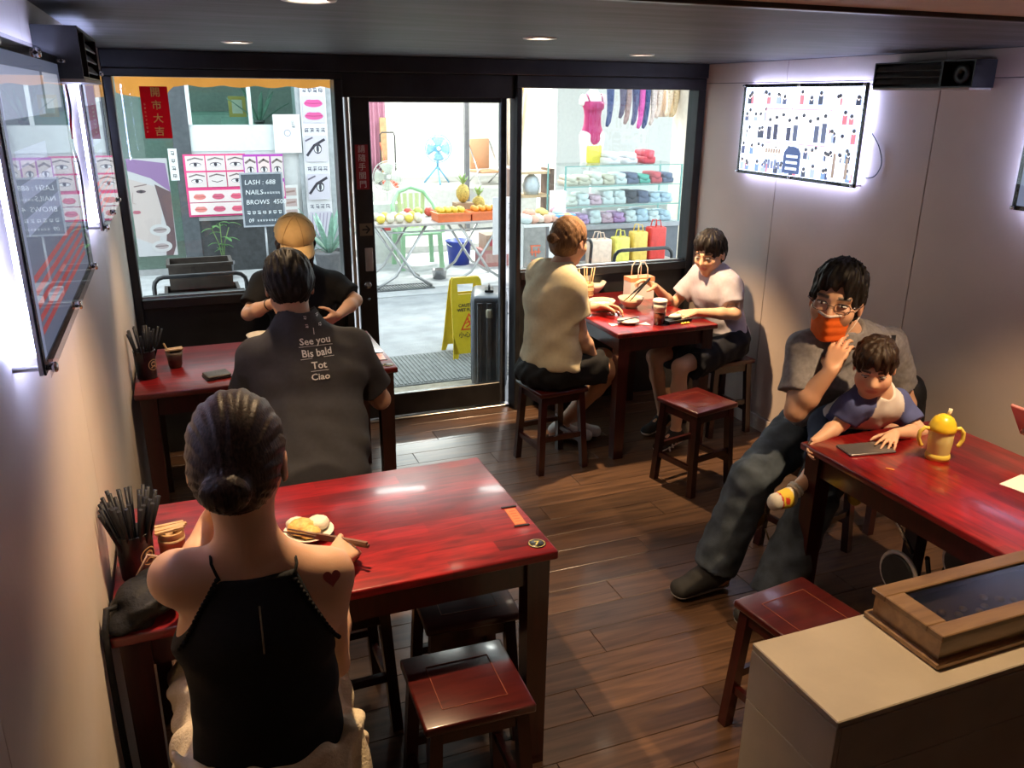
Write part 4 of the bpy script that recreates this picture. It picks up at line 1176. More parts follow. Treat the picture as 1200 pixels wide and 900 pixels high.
poster = attr_mat('poster_print', rough=.45)
def poster_obj(name, label, cat, pts_px, Y, draw, W, H, group=None, thick=.006, tilt=None):
    """flat sheet whose top-left photo corner is given; W, H in metres"""
    q = at_y(pts_px[0], pts_px[1], Y)
    t = thing(name, label, cat, (q.x + W / 2, Y, q.z - H), group=group)
    MB().box((-W / 2, 0, 0), (W / 2, thick, H)).build('sheet', mat('poster_back', (.7, .7, .7), rough=.6, noise=.03), t)
    pr = Print(step=.0004); draw(pr, W, H)
    pr.build('print', poster, frame_M((-W / 2, -.001, 0), (1, 0, 0), (0, 0, 1)), t, world=False)
    return t
def eye_patch(pr, x0, y0, x1, y1, r, closed=False):
    w, h_ = x1 - x0, y1 - y0; cx, cy = (x0 + x1) / 2, y0 + h_ * .42
    pr.rect(x0, y0, x1, y1, (.70 + .1 * r.random(), .62, .60))
    pr.stroke([(x0 + w * .12, y0 + h_ * .72), (cx, y0 + h_ * .86), (x1 - w * .10, y0 + h_ * .74)], h_ * .09, (.20, .15, .15))
    if closed: pr.stroke([(cx - w * .28, cy), (cx, cy - h_ * .10), (cx + w * .28, cy)], h_ * .05, (.1, .08, .09))
    else:
        pr.disc(cx, cy, w * .30, h_ * .14, (.12, .09, .10)); pr.disc(cx, cy - h_ * .02, w * .27, h_ * .10, (.80, .78, .80)); pr.disc(cx, cy, w * .09, h_ * .12, (.04, .035, .05))
def lips(pr, cx, cy, w, h_, c):
    pr.disc(cx, cy, w, h_, c, 18); pr.disc(cx - w * .4, cy + h_ * .35, w * .45, h_ * .7, c, 14); pr.disc(cx + w * .4, cy + h_ * .35, w * .45, h_ * .7, c, 14)
    pr.stroke([(cx - w * .85, cy + h_ * .1), (cx, cy), (cx + w * .85, cy + h_ * .1)], h_ * .14, (c[0] * .5, c[1] * .4, c[2] * .4))
def draw_grid(pr, W, H):
    r = random.Random(4); pk = (.75, .06, .22)
    pr.rect(0, 0, W, H, pk); b = .022
    for j in range(2):
        for i in range(3):
            x0 = b + i * (W - b) / 3; y0 = H - (j + 1) * (H - b) * .27
            eye_patch(pr, x0, y0, x0 + (W - b) / 3 - b * .5, y0 + H * .235, r, (i == 1 and j == 1))
    for j, y0 in enumerate((H * .235, b)):
        pr.rect(b, y0, W - b, y0 + H * .19, (.80, .68, .66))
        for i in range(3): lips(pr, W * (.2 + .3 * i), y0 + H * .085, W * .10, H * .045, (.72 - .1 * (i == 1), .12 + .1 * (i == 0), .20))
def draw_eyes2(pr, W, H):
    r = random.Random(8); pr.rect(0, 0, W, H, (.45, .06, .42)); pr.rect(0, 0, W, H * .32, (.72, .10, .35))
    for i in range(3): eye_patch(pr, .01 + i * W / 3, H * .46, (i + 1) * W / 3 - .006, H * .95, r)
    pr.rect(W * .60, H * .05, W - .01, H * .38, (.8, .6, .62)); lips(pr, W * .82, H * .22, W * .12, H * .10, (.72, .06, .20))
def draw_tall(pr, W, H):
    r = random.Random(11); pr.rect(0, 0, W, H, (.78, .76, .78)); n4 = 4
    hh = H / 4
    for k in range(4):
        y1 = H - k * hh; [pr.glyph(W * (.18 + .21 * i), y1 - hh * .16, hh * .13, (.07, .07, .12), 7 * k + i) for i in range(4)]
        x0, x1, y0, yt = .02, W - .02, y1 - hh + .01, y1 - hh * .30; pr.rect(x0, y0, x1, yt, (.62, .58, .66)); cx, cy = W / 2, (y0 + yt) / 2; w = W * .36; h_ = (yt - y0)
        if k == 0:
            lips(pr, cx, cy + h_ * .22, w, h_ * .14, (.70, .10, .32)); lips(pr, cx, cy - h_ * .25, w, h_ * .14, (.66, .10, .30))
        elif k < 3:
            pr.stroke([(x0 + .02, cy - h_ * .25), (cx - w * .2, cy + h_ * .12), (cx + w * .9, cy + h_ * .34)], h_ * .10, (.04, .035, .05)); pr.disc(cx + w * .15, cy, w * .45, h_ * .20, (.05, .045, .06)); pr.disc(cx + w * .15, cy - h_ * .02, w * .36, h_ * .13, (.75, .74, .78)); pr.disc(cx + w * .15, cy, w * .15, h_ * .15, (.05, .05, .07)); pr.stroke([(x0 + .01, cy + h_ * .30), (x0 + W * .3, cy + h_ * .42)], h_ * .06, (.15, .13, .18))
        else:
            for i in range(6): pr.stroke([(x0 + W * .12 * i + .02, y0 + .01), (x0 + W * .15 * i + .03, yt - .02)], .012, (.35, .30, .42))
def draw_portrait(pr, W, H):
    pr.rect(0, 0, W, H, (.80, .78, .80)); sk = (.82, .70, .66)
    pr.poly([(0, H * .2), (W * .55, H * .1), (W * .72, H * .45), (W * .62, H * .72), (0, H * .80)], sk)
    pr.poly([(0, H), (W * .95, H * .95), (W, H * .66), (W * .55, H * .80), (0, H * .88)], (.42, .24, .50))
    pr.poly([(W * .62, H * .74), (W * 1.0, H * .66), (W * .98, H * .1), (W * .88, 0), (W * .70, 0), (W * .80, H * .3)], (.20, .12, .13))
    pr.stroke([(W * .12, H * .72), (W * .42, H * .74)], .012, (.35, .25, .25)); pr.disc(W * .27, H * .67, W * .12, H * .016, (.15, .10, .12)); pr.disc(W * .27, H * .67, W * .04, H * .018, (.05, .04, .05))
    lips(pr, W * .10, H * .46, W * .10, H * .018, (.70, .20, .28)); pr.stroke([(W * .06, H * .66), (W * .02, H * .56), (W * .10, H * .545)], .006, (.6, .45, .42))
    for y in (.27, .10): pr.disc(W * .62, H * y, W * .26, H * .062, (.85, .83, .83)); pr.disc(W * .62, H * y, W * .17, H * .030, (.60, .50, .50)); pr.stroke([(W * .45, H * y), (W * .78, H * (y + .005))], .008, (.15, .1, .1))
_dp = draw_portrait
def draw_portrait(pr, W, H):
    _dp(pr, W, H); pr.c = [tuple(.55 * x for x in c) for c in pr.c]
poster_obj('beauty_poster', 'square pink poster with a grid of eyes and lips', 'poster', (213.5, 181), FY - .05, draw_grid, .66, .68)
poster_obj('beauty_poster', 'wide purple-edged poster of eyes behind the chalkboard', 'poster', (284, 181), FY - .062, draw_eyes2, .44, .50)
poster_obj('beauty_poster', 'tall narrow poster of lips and eye make-up on the grey pier', 'poster', (350, 98), FY - .05, draw_tall, .29, 1.72)
poster_obj('beauty_poster', 'portrait poster of a woman in a purple headscarf on the glass door', 'poster', (147, 186), FY - .05, draw_portrait, .41, 1.06)
poster_obj('notice_sheet', 'white notice sheet with small print on the parlour front', 'sign', (319, 134), FY - .06, lambda pr, W, H: (pr.rect(0, 0, W, H, (.80, .79, .79)), pr.glyph(W * .72, H * .80, .04, (.35, .35, .37), 1), pr.glyph(W * .74, H * .70, .05, (.3, .3, .32), 2), pr.ring(W * .5, H * .52, .030, .038, (.35, .36, .45))), .30, .42)
def draw_small(pr, W, H):
    pr.rect(0, 0, W, H, (.76, .74, .73))
    for k in range(3): pr.rect(.02, H * (.08 + .31 * k), W - .02, H * (.30 + .31 * k), (.55, .42, .40)); pr.stroke([(.04, H * (.18 + .31 * k)), (W - .04, H * (.21 + .31 * k))], .02, (.35, .22, .2))
poster_obj('price_sheet', 'narrow price sheet of brow samples right of the chalkboard', 'poster', (331, 217), FY - .06, draw_small, .17, .40)
def thin_paper(name, col):
    m, ns, ln, p = new_mat(name)
    tc = N(ns, 'ShaderNodeTexCoord'); nz = N(ns, 'ShaderNodeTexNoise'); nz.inputs['Scale'].default_value = 30; ln.new(tc.outputs['Object'], nz.inputs['Vector'])
    cr = N(ns, 'ShaderNodeValToRGB'); cr.color_ramp.elements[0].color = rgb([c * .9 for c in col]); cr.color_ramp.elements[1].color = rgb(col); ln.new(nz.outputs['Fac'], cr.inputs['Fac'])
    a = N(ns, 'ShaderNodeBsdfDiffuse'); b = N(ns, 'ShaderNodeBsdfTranslucent'); mx = N(ns, 'ShaderNodeMixShader'); mx.inputs['Fac'].default_value = .6
    ln.new(cr.outputs[0], a.inputs['Color']); ln.new(cr.outputs[0], b.inputs['Color']); ln.new(a.outputs[0], mx.inputs[1]); ln.new(b.outputs[0], mx.inputs[2]); ln.new(mx.outputs[0], ns['Material Output'].inputs['Surface'])
    MATS[name] = m; return m
# red new-year strip with gold characters
def draw_red(pr, W, H):
    pr.rect(0, 0, W, H, (.55, .02, .05))
    for i, ch in enumerate('開市大吉'): pr.text(ch, W * .55, H * (.88 - .25 * i), .036, (.95, .80, .22), bold=.0006)
    for i in range(8): pr.glyph(W * .12, H * (.66 - .075 * i), .011, (.75, .6, .3), i)
q = at_y(163, 101, 4.93)
rs = thing('red_paper_strip', 'red paper strip with gold characters on the window glass', 'sign', (q.x + .066, 4.868, 1.735))
red_paper = thin_paper('red_paper', (.75, .03, .06)); MB().box((-.066, .001, 0), (.066, .0015, .255)).build('paper', red_paper, rs)
pr = Print(); draw_red(pr, .132, .255); pr.v = pr.v[4:]; pr.f = [[i - 4 for i in f] for f in pr.f[1:]]; pr.c = pr.c[1:]; pr.build('characters', poster, frame_M((-.066, 0, 0), (1, 0, 0), (0, 0, 1)), rs, world=False)
# number plate on the pilaster
q = at_y(199, 193, FY - .035)
pr = Print(); pr.rect(-.045, -.17, .045, .17, (.75, .75, .75)); [pr.glyph(0, .12 - .08 * i, .05, (.05, .05, .05), i) for i in range(4)]
pr.build('plate', poster, frame_M((q.x + .04, FY - .0375, q.z), (1, 0, 0), (0, 0, 1)), po)
# chalkboard on a post
q = at_y(280.5, 203, 9.6)
cb = thing('chalkboard_sign', 'grey chalkboard price sign on a post before the parlour', 'sign', (q.x + .22, 9.6, .012))
H0 = q.z - .012
MB().box((-.22, 0, H0 - .57), (.22, .02, H0), bev=.004).build('board', mat('chalkboard', (.075, .09, .11), rough=.7, noise=.15), cb)
MB().box((-.225, -.006, H0 - .015), (.225, .022, H0 + .002)).box((-.225, -.006, H0 - .575), (.225, .022, H0 - .558)).box((-.225, -.006, H0 - .558), (-.208, .022, H0 - .015)).box((.208, -.006, H0 - .558), (.225, .022, H0 - .015)).build('frame', mat('board_frame', (.34, .36, .40), rough=.5, noise=.1), cb)
MB().tube([(0, .011, 0), (0, .011, H0 - .57)], .012, 10).build('post', mat('post_steel', (.35, .36, .38), rough=.4, metal=.6, noise=.1), cb)
MB().lathe([(0, 0), (.16, 0), (.16, .012), (.03, .03), (0, .03)], 20).build('foot', MATS['post_steel'], cb)
pr = Print(step=.0003); w = (.78, .80, .82)
for i, tx in enumerate(('LASH : 688', 'NAILS', 'BROWS  4500')): pr.text(tx, -.18, H0 - .10 - .105 * i, .052, w, 'LEFT', shear=.1)
[pr.glyph(-.16 + .055 * i, H0 - .42, .044, w, i) for i in range(7)]; pr.text('09', -.17, H0 - .505, .042, w, 'LEFT', shear=.1); [pr.glyph(-.07 + .030 * i, H0 - .505, .026, w, 9 + i) for i in range(9)]; [pr.glyph(.0 + .028 * i, H0 - .21, .026, w, 30 + i) for i in range(7)]
pr.build('chalk_writing', poster, frame_M((0, -.007, 0), (1, 0, 0), (0, 0, 1)), cb, world=False)

leaf_g = mat('leaf_green', (.09, .24, .07), rough=.5, noise=.3, nscale=20); stem_g = mat('stem_green', (.12, .20, .06), rough=.6, noise=.2)
def leaf(mb, base, d, L, w, droop=.3):
    base, d = Vector(base), Vector(d).normalized(); s_ = d.cross(V(0, 0, 1)); s_ = s_.normalized() if s_.length > .01 else V(1, 0, 0)
    def f(u_, v_):
        c = base + d * L * u_ - V(0, 0, 1) * droop * L * u_ * u_; return c + s_ * w * (v_ - .5) * 2 * math.sin(PI * min(1, u_ * .92 + .06)) ** .7 + V(0, 0, abs(v_ - .5) * w * .5)
    mb.sheet(f, 6, 2, thick=.002)
def potted(name, label, x, y, z, pot_r, pot_h, leaves, kind):
    t = thing(name, label, 'plant', (x, y, z))
    MB().lathe([(0, 0), (pot_r * .75, 0), (pot_r, pot_h), (pot_r * 1.06, pot_h), (pot_r * 1.06, pot_h - .03), (pot_r * .9, pot_h - .03), (0, pot_h - .04)], 18, cap0=False, cap1=False).build('pot', mat('grey_plant_pot', (.16, .16, .17), rough=.6, noise=.15), t)
    r = random.Random(len(label))
    if kind == 'agave':
        for k in range(leaves):
            mb = MB(); a = 2.4 * k; e = .25 + .9 * (k / leaves); d = V(math.cos(a) * math.cos(1.45 - e * .8), math.sin(a) * math.cos(1.45 - e * .8), math.sin(1.45 - e * .8)); leaf(mb, (0, 0, pot_h - .05), d, .50 + .2 * r.random(), .030, .12); mb.build('leaf', mat('agave_leaf', (.22, .38, .30), rough=.5, noise=.2), t)
    else:
        for k in range(3): MB().tube([(0, 0, pot_h - .04), (.03 * (k - 1), .01, pot_h + .2), (.09 * (k - 1), 0, pot_h + .42 - .05 * abs(k - 1))], .006, 6).build('stem', stem_g, t)
        for k in range(leaves):
            mb = MB(); c = k % 3 - 1; hh = .12 + .32 * r.random(); a = r.random() * 6.28; leaf(mb, (.09 * c * hh / .42, 0, pot_h + hh), (math.cos(a), math.sin(a) * .6, .3), .10 + .05 * r.random(), .022, .5); mb.build('leaf', leaf_g, t)
    return t
potted('potted_shrub', 'small leafy potted shrub beside the chalkboard post', at_y(262, 305, 9.7).x, 9.7, .012, .11, .20, 16, 'shrub')
potted('potted_agave', 'potted agave with long pale blades at the parlour pier', 1.52, 9.45, .012, .17, .30, 18, 'agave')
potted('window_aloe', 'aloe plant standing inside the parlour window', 1.02, 10.9, 1.62, .06, .05, 6, 'agave')

# ---- orange awning over the left window, close outside
aw = thing('awning_valance', 'orange cloth valance hanging outside the left window', 'awning', (.33, 5.30, 1.99))
def val(u_, v_):
    x = -.58 + 1.30 * u_; sc = .030 * abs(math.sin(u_ * PI * 1.6)) ** .6 if u_ < .22 else .010 * abs(math.sin(u_ * PI * 7))
    return V(x, .02 * math.sin(u_ * 22) + .15 * (1 - v_) * 0, .20 - (.145 + sc + (.035 if u_ < .2 else 0)) * v_ * 1.28)
orange_canvas = thin_paper('orange_canvas', (.80, .34, .07)); MB().sheet(val, 48, 8).build('valance', orange_canvas, aw)
MB().sheet(lambda u_, v_: V(-.58 + 1.30 * u_, -.34 + .36 * v_, .32 - .12 * v_), 12, 4).build('canopy', orange_canvas, aw)
MB().tube([(-.60, .02, .20), (.74, .02, .20)], .012, 8).build('rod', black_metal, aw)

# ---- crates on a black chair outside the left window
def crate(name, label, x, y, z, w, d, h_, m, cat='crate', group=None, slots=0, rz=0):
    t = thing(name, label, cat, (x, y, z), rz, group=group); k = .012
    MB().box((-w / 2, -d / 2, 0), (w / 2, d / 2, k)).build('bottom', m, t)
    for s in (-1, 1):
        MB().box((-w / 2, s * d / 2 - k * (s > 0), k), (w / 2, s * d / 2 + k * (s < 0), h_)).build('side', m, t)
        MB().box((s * w / 2 - k * (s > 0), -d / 2 + k, k), (s * w / 2 + k * (s < 0), d / 2 - k, h_)).build('end', m, t)
    MB().box((-w / 2 - .01, -d / 2 - .01, h_ - .02), (w / 2 + .01, -d / 2, h_)).box((-w / 2 - .01, d / 2, h_ - .02), (w / 2 + .01, d / 2 + .01, h_)).box((-w / 2 - .01, -d / 2, h_ - .02), (-w / 2, d / 2, h_)).box((w / 2, -d / 2, h_ - .02), (w / 2 + .01, d / 2, h_)).build('rim', m, t)
    return t
brown_pl = mat('dark_brown_plastic', (.050, .036, .028), rough=.5, noise=.2)
def tube_chair(label, x, y, rz, w=.46, h_=.86, group=None, panel=True):
    t = thing('metal_chair', label, 'chair', (x, y, 0), rz, group=group); m = mat('black_tube', (.02, .02, .022), rough=.35, noise=.2)
    r = .014; a = w / 2
    pts = [(-a, .18, 0), (-a, .2, .45), (-a, .22, h_ - .06)] + [(-a + .06 * (1 - math.cos(b)), .22, h_ - .06 + .06 * math.sin(b)) for b in (.5, 1.05, 1.57)] + [(a - .06 * (1 - math.cos(b)), .22, h_ - .06 + .06 * math.sin(b)) for b in (1.57, 1.05, .5)] + [(a, .22, h_ - .06), (a, .2, .45), (a, .18, 0)]
    MB().tube(pts, r, 8).build('back_frame', m, t)
    for s in (-1, 1): MB().tube([(s * a, -.22, 0), (s * a, -.20, .44), (s * a, .2, .45)], r, 8).build('leg', m, t)
    MB().box((-a + .01, -.22, .44), (a - .01, .2, .47), bev=.01).build('seat', mat('black_seat', (.025, .025, .027), rough=.5, noise=.2), t)
    if panel: MB().sheet(lambda u_, v_: V(-a + .02 + (w - .04) * u_, .225 + .02 * math.sin(PI * u_), h_ - .30 + .20 * v_), 10, 4, thick=.012).build('backrest', MATS['black_seat'], t)
    return t
tube_chair('black metal chair outside the left window under the crates', .08, 5.86, PI, .56, .86, 'black metal chairs outside')
crate('storage_crate', 'dark brown crate of folded paper on the chair outside the left window', .09, 5.92, .475, .46, .30, .24, brown_pl)
crate('storage_crate', 'dark brown crate stacked on another outside the left window', .09, 6.02, .72, .40, .24, .17, brown_pl)
for i, (dx, dz) in enumerate(((-.07, 0), (.09, .0))):
    o = MB().box((-.075, -.05, 0), (.075, .05, .014), bev=.004).build('folded_paper', mat('white_paper', (.72, .71, .68), rough=.7, noise=.04)); o.location = (.09 + dx, 6.02, .733); tag(o, ('crumpled white bag lying on the stacked brown crate', 'flat folded white paper on the stacked brown crate')[i], 'paper')
tube_chair('black tubular chair with an open back outside the right window', 3.24, 5.72, PI, .50, .875, 'black metal chairs outside', panel=False)
tube_chair('black tubular chair behind another outside the right window', 2.88, 6.35, PI + .5, .46, .84, 'black metal chairs outside', panel=False)

# ---- wet-floor board and suitcase at the door
cs = thing('wet_floor_sign', 'yellow folding wet-floor caution board outside the glass door', 'sign', (2.02, 6.12, 0))
yel = mat('yellow_plastic', (.75, .55, .02), rough=.4, noise=.05)
def board(s):
    def M_(x, z): return V(x, s * (.16 - .235 * z), z)
    out = [(-.155, 0), (-.145, .03), (-.115, .05), (.115, .05), (.145, .03), (.155, 0), (.125, .60), (.11, .625), (-.11, .625), (-.125, .60)]
    mb = MB(); h_ = .012
    # frame pieces round the hand hole
    for poly in ([(-.155, 0), (-.118, 0), (-.105, .05), (-.138, .20)], [(.118, 0), (.155, 0), (.138, .20), (.105, .05)], [(-.147, .05), (.147, .05), (.130, .50), (-.130, .50)], [(-.130, .50), (-.075, .50), (-.075, .585), (-.121, .60)], [(.075, .50), (.130, .50), (.121, .60), (.075, .585)], [(-.121, .60), (-.075, .575), (.075, .575), (.121, .60), (.105, .625), (-.105, .625)]):
        n = len(poly); vs = [M_(x, z) + V(0, s * .006, 0) for x, z in poly] + [M_(x, z) - V(0, s * .006, 0) for x, z in poly]
        mb.add(vs, [list(range(n)), list(range(2 * n - 1, n - 1, -1))] + [[i, n + i, n + (i + 1) % n, (i + 1) % n] for i in range(n)])
    return mb
board(-1).build('front_board', yel, cs); board(1).build('rear_board', yel, cs)
pr = Print(step=.0004); k_ = (.03, .03, .03); rd = (.75, .08, .01)
pr.text('CAUTION', 0, .425, .026, k_, bold=.0008); pr.text('WET FLOOR', 0, .39, .024, k_, bold=.0008)
pr.poly([(-.075, .235), (.075, .235), (0, .365)], rd); pr.poly([(-.058, .245), (.058, .245), (0, .345)], (.75, .55, .02))
pr.disc(-.012, .318, .009, .009, rd); pr.stroke([(-.010, .305), (.006, .278), (.034, .262)], .012, rd); pr.stroke([(.006, .278), (-.028, .258)], .010, rd); pr.stroke([(-.008, .300), (.028, .302)], .007, rd); pr.stroke([(-.010, .298), (-.032, .285)], .007, rd)
pr.text('小心地滑', 0, .195, .036, k_, bold=.0006)
Mb = frame_M((0, -.16 - .0075, 0), (1, 0, 0), (0, .235, 1)); pr.build('lettering', poster, Mb, cs, world=False)
sc_ = thing('suitcase', 'dark silver ribbed suitcase standing outside by the door edge', 'suitcase', (1.915, 5.28, 0), -.35)
silver = mat('suitcase_shell', (.13, .14, .16), rough=.3, metal=.5, noise=.1)
MB().box((-.12, -.20, .05), (.12, .20, .70), bev=.035, seg=3).build('shell', silver, sc_)
for s in (-1, 1):
    for k in range(5): MB().box((s * .121 - .004, -.15 + k * .07, .10), (s * .121 + .004, -.12 + k * .07, .66), bev=.003).build('rib', mat('suitcase_rib', (.22, .23, .25), rough=.25, metal=.7, noise=.1), sc_)
for k in range(3): MB().box((-.08 + k * .065, -.206, .10), (-.05 + k * .065, -.198, .66), bev=.003).build('rib', MATS['suitcase_rib'], sc_)
for sx in (-1, 1):
    for sy in (-1, 1): MB().tube([(sx * .09 - .012, sy * .16, .026), (sx * .09 + .012, sy * .16, .026)], .026, 12).build('wheel', black_rubber, sc_); MB().box((sx * .09 - .016, sy * .16 - .016, .03), (sx * .09 + .016, sy * .16 + .016, .06)).build('caster', black_metal, sc_)
MB().box((-.03, -.06, .70), (.03, .06, .715), bev=.004).tube([(0, -.05, .71), (0, -.05, .735), (0, .05, .735), (0, .05, .71)], .008, 6).build('handle', black_metal, sc_)
MB().box((-.02, -.225, .56), (.02, -.2, .62), bev=.01, seg=2).build('luggage_tag', mat('tag_cream', (.7, .65, .5), rough=.5, noise=.05), sc_)
# standing price banner at the door edge
bn = thing('sign_stand', 'white printed stand between the fruit table and the door edge', 'sign', (2.835, 7.35, 0))
MB().box((-.13, -.01, .55), (.13, .01, 1.08)).build('card', mat('banner_white', (.72, .70, .70), rough=.5, noise=.04), bn); MB().tube([(-.0, .02, 0), (0, .02, .6)], .014, 8).build('pole', MATS['post_steel'], bn); MB().box((-.16, -.14, 0), (.16, .16, .015)).build('base', MATS['post_steel'], bn)
pr = Print(); [pr.glyph(-.05 + .1 * (i % 2), 1.0 - .10 * (i // 2), .07, ((.45, .2, .22), (.25, .25, .27))[i % 2], i) for i in range(8)]; pr.build('printed_marks', poster, frame_M((0, -.0112, 0), (1, 0, 0), (0, 0, 1)), bn, world=False)

# ---- fruit stall: room, platform, table, fruit
wo = struct_empty('wall_opposite_right', (4, 13.6, 0))
white_room = mat('white_room_paint', (.78, .78, .75), rough=.7, noise=.04)
def rp(n, a, b, m=white_room): return MB().box(a, b).build(n, m, wo, world=True)
wall_obj('wall_stall_back', (1.95, 13.6, 0), (12, 13.75, 3.0), white_room); wall_obj('ceiling_stall', (1.95, 10.3, 2.9), (12, 13.7, 3.05), white_room); wall_obj('wall_stall_partition', (5.0, 11.2, 0), (5.08, 13.6, 2.9), white_room); wall_obj('wall_stall_side', (1.90, FY + .25, 0), (1.96, 13.6, 2.9), white_room)
rp('upper_wall', (1.95, FY, 2.75), (12, FY + .2, 6.5), pal)
wall_obj('floor_stall', (1.96, 10.6, 0), (12, 13.6, .10), mat('stall_floor', (.42, .42, .40), rough=.6, noise=.1))
wall_obj('stall_platform', (1.96, 11.7, .10), (5.0, 13.6, .70), mat('platform_grey', (.45, .45, .43), rough=.6, noise=.1))
wall_obj('stall_post', (3.86, 11.62, .0), (3.92, 11.69, 2.9), mat('post_dark', (.12, .12, .13), rough=.4, noise=.1))
wall_obj('street_column', (5.78, 8.9, 0), (6.15, 9.3, 6.5), mat('cream_column', (.62, .55, .46), rough=.6, noise=.08))
for lb, x, y, pw, w in (('tube lamp on the ceiling over the fruit stall platform', 3.0, 11.4, 190, 1.2), ('tube lamp on the clothes shop ceiling over the glass case', 5.2, 10.2, 480, 1.8)):
    t = thing('tube_lamp', lb, 'lamp', (x, y, 2.85)); MB().box((-w / 2, -.04, .0), (w / 2, .04, .05)).build('housing', MATS['lamp_white'], t); MB().tube([(-w / 2 + .04, 0, -.02), (w / 2 - .04, 0, -.02)], .016, 10).build('tube', MATS['tube_glow'], t); tube_light(t, w, pw)
cu = thing('curtain', 'pleated pink curtain at the back of the fruit stall', 'curtain', (2.86, 13.2, .70))
MB().sheet(lambda u_, v_: V(-.24 + .48 * u_, .035 * math.sin(u_ * 38), 1.55 * v_), 60, 4, thick=.003).build('cloth', fabric('dusty_pink_cloth', (.42, .20, .28)), cu); MB().tube([(-.30, 0, 1.56), (.30, 0, 1.56)], .012, 8).build('rail', chrome, cu)
bd = tag(MB().box((-.05, -.02, 0), (.05, .02, .95)).build('timber_board', mat('plain_timber', (.36, .22, .11), rough=.6, noise=.2)), 'brown timber board leaning by the pink curtain', 'board'); bd.location = (3.02, 13.05, .70)
def fan(label, q, z0, R, m, pole):
    t = thing('electric_fan', label, 'fan', (q.x, q.y, z0)); hc = q.z - z0
    cg = MB()
    for rr in (R, R * .8, R * .6, R * .4): cg.tube([(rr * math.cos(a), -.05 + .02 * (rr / R) ** 2, hc + rr * math.sin(a)) for a in [2 * PI * k / 28 for k in range(28)]], .006 if rr == R else .0025, 6, closed=True)
    for k in range(20): a = 2 * PI * k / 20; cg.tube([(R * .15 * math.cos(a), -.055, hc + R * .15 * math.sin(a)), (R * math.cos(a), -.03, hc + R * math.sin(a))], .0025, 5)
    cg.build('guard', m, t)
    for k in range(4):
        a0 = k * PI / 2; MB().sheet(lambda u_, v_: V(R * (.12 + .78 * u_) * math.cos(a0 + (v_ - .5) * 1.15), -.02 + .04 * (v_ - .5), hc + R * (.12 + .78 * u_) * math.sin(a0 + (v_ - .5) * 1.15)), 5, 6, thick=.003).build('blade', mat('fan_blade_' + m.name, [c * .8 for c in m.diffuse_color[:3]] if False else (.30, .52, .62) if 'blue' in m.name else (.66, .68, .60), rough=.3, noise=.05), t)
    MB().lathe([(0, 0), (.05, 0), (.055, .10), (.03, .13), (0, .13)], 16, M=Matrix.Rotation(-PI / 2, 4, 'X'), c=(0, -.03, hc)).build('motor', m, t); MB().lathe([(0, 0), (R * .16, 0), (R * .14, .012), (0, .014)], 16, M=RX90, c=(0, -.055, hc)).build('badge', mat('fan_badge', (.75, .75, .72), rough=.3, noise=.03), t)
    MB().tube([(0, .03, .22 if pole == 'tripod' else .03), (0, .03, hc)], .016, 10).build('pole', m, t)
    if pole == 'tripod':
        for k in range(3): a = k * 2.094 + .4; MB().tube([(0, .03, .26), (.22 * math.cos(a), .03 + .22 * math.sin(a), .012)], .013, 8).build('leg', m, t)
    else: MB().lathe([(0, 0), (.16, 0), (.16, .02), (.03, .04), (0, .04)], 20, c=(0, .03, 0)).build('base', m, t)
    return t
blue_pl = mat('blue_fan_plastic', (.14, .38, .58), rough=.35, noise=.08); grey_pl = mat('grey_fan_plastic', (.55, .57, .53), rough=.35, noise=.06)
fan('blue tripod fan on the fruit stall platform', at_y(513, 174, 12.5), .70, .20, blue_pl, 'tripod')
fan('pale grey pedestal fan behind the fruit table', at_y(454, 207, 10.4), .012, .19, grey_pl, 'base')
bx = thing('carton', 'white printed carton under the pale grey fan', 'box', (at_y(452, 240, 10.15).x, 10.15, .012)); MB().box((-.18, -.12, 0), (.18, .12, .72)).build('box', mat('white_carton', (.68, .67, .63), rough=.7, noise=.06), bx); MB().box((-.10, -.125, .40), (.02, -.1205, .52)).build('red_mark', mat('red_mark', (.6, .08, .08), rough=.6, noise=.05), bx)
# folding lounge chair, cart, broom
t = thing('folding_chair', 'tan folding chair on the fruit stall platform', 'chair', (4.37, 12.3, .70), .2)
tanf = fabric('tan_vinyl', (.55, .30, .17)); MB().box((-.17, .10, .22), (.17, .13, .66), bev=.03, seg=2).build('backrest', tanf, t); MB().box((-.17, -.25, .18), (.17, .12, .21), bev=.01).build('seat', tanf, t)
for s in (-1, 1): MB().tube([(s * .19, -.25, 0), (s * .19, -.10, .30), (s * .19, .14, .62)], .011, 8).build('side_tube', chrome, t); MB().tube([(s * .19, .16, 0), (s * .19, -.22, .24)], .011, 8).build('leg', chrome, t)
t = thing('hand_trolley', 'black folded hand trolley beside the blue fan', 'trolley', (2.98, 12.65, .70)); MB().tube([(-.10, 0, .05), (-.10, 0, .72), (-.07, 0, .75), (.10, 0, .75), (.12, 0, .70), (.12, 0, .05)], .010, 8).build('frame', black_metal, t); MB().box((-.13, -.16, .03), (.13, 0, .045)).build('toe_plate', black_metal, t)
for s in (-1, 1): MB().tube([(s * .15, 0, .06), (s * .12, 0, .06)], .06, 14).build('wheel', black_rubber, t)
t = thing('dustpan', 'red dustpan with a long handle on the stall platform', 'dustpan', (2.92, 12.2, .70)); rdp = mat('red_plastic', (.62, .07, .03), rough=.4, noise=.08); MB().box((-.11, -.08, 0), (.11, .08, .012)).box((-.11, .07, .012), (.11, .08, .09)).build('pan', rdp, t); MB().tube([(0, .08, .06), (-.10, .2, .62)], .008, 8).build('handle', rdp, t)
